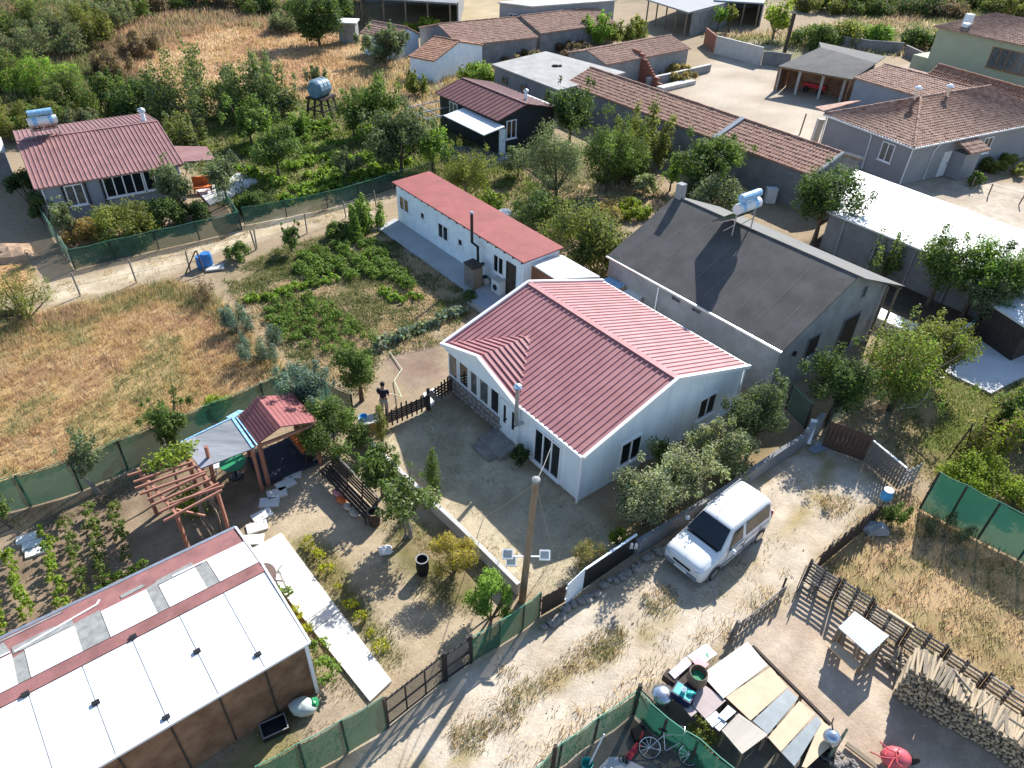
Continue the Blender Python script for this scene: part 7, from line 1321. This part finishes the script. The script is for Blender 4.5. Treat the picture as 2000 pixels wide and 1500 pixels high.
# ------------------------------------------------------------------ grass and weeds nobody could count
def sample(px, n, r):
    g = np.array(G2(px)); lo, hi = g.min(0), g.max(0); out = []
    A_ = abs(sum(g[i][0] * g[(i + 1) % len(g)][1] - g[(i + 1) % len(g)][0] * g[i][1] for i in range(len(g)))) / 2; k = int(n * A_ * ((hi - lo).prod() / max(A_, 1)) ) + 1
    X = lo[0] + (hi[0] - lo[0]) * r.random(k); Y = lo[1] + (hi[1] - lo[1]) * r.random(k); d = sdist([tuple(p) for p in g], X, Y); m = d > -.25 * r.random(k); return X[m], Y[m]
def tufts(name, label, px, dens, h, wd, cols, nb=5, seed=0, patch=2.0, spread=.12, lean=.5, thr=None, hv=.5):
    r = np.random.default_rng(seed + 100); X, Y = sample(px, dens, r)
    if thr is not None: k = fbm(X / patch, Y / patch, seed + 31) > thr; X, Y = X[k], Y[k]
    n = len(X); nz = np.clip((fbm(X / patch, Y / patch, seed + 5, 4) - .33) / .34, 0, .999); cols = np.array(cols); ci = np.clip((nz * len(cols) + r.normal(size=n) * .55).astype(int), 0, len(cols) - 1)
    hh = h * (.55 + hv * r.random(n)) * (.7 + .6 * fbm(X / 1.3, Y / 1.3, seed + 9)); V = np.zeros((n, nb, 3, 3)); C = np.zeros((n, nb, 3, 3))
    for b in range(nb):
        ox, oy = r.normal(size=n) * spread, r.normal(size=n) * spread; t = r.random(n) * 6.28; dx, dy = np.cos(t) * wd / 2, np.sin(t) * wd / 2; lx, ly = r.normal(size=n) * lean * hh * .6, r.normal(size=n) * lean * hh * .6
        V[:, b, 0] = np.stack([X + ox - dx, Y + oy - dy, np.full(n, -.05)], 1); V[:, b, 1] = np.stack([X + ox + dx, Y + oy + dy, np.full(n, -.05)], 1); V[:, b, 2] = np.stack([X + ox + lx, Y + oy + ly, hh * (.6 + .4 * r.random(n))], 1)
        C[:, b] = (cols[ci] * (.65 + .7 * r.random(n))[:, None])[:, None, :]
    o = put(name, np_mesh(name, V.reshape(-1, 3), np.arange(n * nb * 3).reshape(-1, 3), C.reshape(-1, 3), M_GRASS)); o['label'] = label; o['category'] = 'grass'; return stuff(o)
ST, OC, RB, GG, GR, BR_ = (.60, .48, .31), (.53, .39, .20), (.48, .32, .21), (.32, .31, .15), (.125, .16, .045), (.32, .235, .15)
mead = ZONES[12][1]
tufts('dry_grass', 'tall dry meadow grass, ochre with green and reddish patches', mead, 34, .38, .035, [GG, GG, OC, OC, RB, OC, ST, RB], 6, 1, 2.4)
tufts('weeds', 'green grassy weeds along the upper edge of the dry meadow', [(-60, 660), (70, 620), (330, 548), (440, 590), (560, 735), (520, 740), (420, 625), (330, 585), (120, 640), (-60, 720)], 16, .5, .04, [GR, GG, GG, BR_], 6, 2, 1.5)
tufts('dry_grass', 'straw coloured weeds on the plot behind the pallet fence', ZONES[25][1], 17, .36, .035, [ST, GG, ST, RB, GR, ST], 6, 3, 1.2, lean=.7)
tufts('lawn', 'short green lawn beside the white concrete pad', ZONES[24][1], 60, .13, .03, [GR, (.10, .15, .03), GG], 5, 4, 1)
tufts('lawn', 'thin green lawn beside the white garden path', ZONES[19][1], 70, .1, .03, [GR, GG, GR, ST], 5, 5, .7, thr=.4)
tufts('lawn', 'patchy grass of the front garden under the fig trees', ZONES[21][1], 50, .11, .03, [GR, GG, ST], 5, 6, .8, thr=.45)
tufts('lawn', 'mown weeds between shed and white garden path', ZONES[20][1], 40, .14, .03, [GG, ST, GR], 5, 7, .8, thr=.46)
tufts('dry_grass', 'straw tufts between the wheel tracks of the sandy lane', [(1560, 900), (1600, 1000), (1440, 1150), (1200, 1330), (1000, 1500), (800, 1500), (900, 1400), (1150, 1250), (1420, 1060)], 20, .12, .03, [ST, GG, (.26, .22, .10), OC], 5, 8, 1.0, thr=.53, lean=.9)
tufts('dry_grass', 'dry grass fringe along the work yard edge of the lane', [(1080, 1500), (1240, 1370), (1450, 1230), (1560, 1140), (1540, 1120), (1400, 1220), (1200, 1350), (1000, 1500)], 32, .28, .03, [ST, OC, GG], 5, 9, .7, thr=.46, lean=.8)
tufts('dry_grass', 'yellow dry grass in the sunlit part of the house yard', ZONES[15][1], 30, .08, .025, [ST, (.30, .24, .12), GG], 4, 10, .9, thr=.44, lean=1)
tufts('weeds', 'low weeds and seedlings between the central vegetable beds', ZONES[13][1], 80, .16, .05, [GR, GG, (.10, .14, .04), ST], 5, 11, 1.3, thr=.37, lean=.9)
tufts('weeds', 'weeds around the stump garden behind the annex', ZONES[9][1], 12, .3, .07, [GG, GR, ST], 5, 12, 1.6, thr=.42)
tufts('weeds', 'lush low greenery between the squash rows', ZONES[8][1], 11, .32, .13, [(.15, .20, .05), (.17, .23, .05), GG, GR], 6, 13, 2, thr=.36, lean=.9, spread=.25)
tufts('dry_grass', 'straw grass on the sunlit slope above the orchard', ZONES[2][1], 5, .5, .11, [ST, (.40, .26, .14), OC, RB], 6, 14, 4, spread=.4)
tufts('weeds', 'rough green scrub covering the upper left slope', [(-60, -20), (200, -20), (170, 110), (310, 220), (220, 262), (-20, 262), (-100, 200)], 4, 1.1, .16, [GR, GG, GR, (.10, .13, .04), BR_], 7, 15, 4, spread=.6)
tufts('dry_grass', 'brown dry scrub along the top edge of the slope', [(150, 60), (420, -10), (690, -10), (720, 60), (560, 60), (430, 50), (250, 120), (330, 250), (240, 240)], 3, 1.0, .15, [BR_, RB, GG, (.22, .16, .11)], 7, 16, 4, spread=.6)
tufts('dry_grass', 'straw weeds between the cabin trees and far barns', [(640, 190), (760, 110), (960, 130), (960, 180), (860, 185), (860, 240), (760, 230)], 5, .7, .12, [ST, BR_, GG, OC], 6, 17, 3, spread=.4)
tufts('weeds', 'mixed scrub beyond the courtyard wall', [(1380, 70), (1560, 60), (1900, -10), (2100, -20), (1840, 90), (1760, 110), (1560, 100)], 2.5, .8, .15, [GG, GR, ST, BR_], 6, 18, 4, spread=.6)
tufts('weeds', 'green grass strip along the foot of the long shade net', [(-60, 1030), (160, 975), (330, 900), (470, 880), (330, 925), (150, 1000), (-60, 1050)], 40, .12, .03, [GR, GG], 5, 19, .8, thr=.4)
tufts('dry_grass', 'dry tufts along the sandy track beside the dry meadow', ZONES[10][1], 16, .16, .04, [ST, GG, OC], 5, 21, 1.1, thr=.5, lean=.9)
tufts('weeds', 'weeds in the garden plot right of the board gate', ZONES[23][1], 20, .16, .04, [GR, GG, ST, (.10, .15, .03)], 5, 20, 1, thr=.44)
for k, (lb, pg) in enumerate((('clump of green brown grass in the middle of the lane', [(1100, 1305), (1140, 1255), (1215, 1228), (1218, 1262), (1130, 1312)]), ('small green grass clump beside the van shadow', [(1258, 1165), (1305, 1140), (1325, 1172), (1288, 1202)]), ('straw grass clump at the wide end of the lane', [(1600, 985), (1640, 968), (1662, 985), (1625, 1012)]), ('grass strip on the lane near the black gate', [(960, 1310), (1010, 1290), (1010, 1310), (975, 1330)]), ('dry grass clump lower on the lane', [(1000, 1345), (1090, 1310), (1100, 1330), (1010, 1370)]), ('dry grass clump at the bottom of the lane', [(880, 1440), (1000, 1370), (1020, 1390), (900, 1470)]))):
    tufts('grass_clump', lb, pg, 110, .2, .028, [GG, OC, GR, ST], 6, 40 + k, .5, lean=.9)
# clods and pebbles on the lane and beds
pv = MB(); q = random.Random(55); lane = G2(ZONES[22][1]); gx = np.array(lane); n = 0
X, Y = sample(ZONES[22][1], .9, rng)
for x, y in zip(X, Y): s = q.uniform(.01, .03); pv.blob((x, y, s * .2), s, n, 5, 3, (1.3, 1, .7), .3); n += 1
o = pv.build('pebbles', M['stone']); o['label'] = 'small pebbles scattered over the sandy lane'; o['category'] = 'pebbles'; stuff(o)
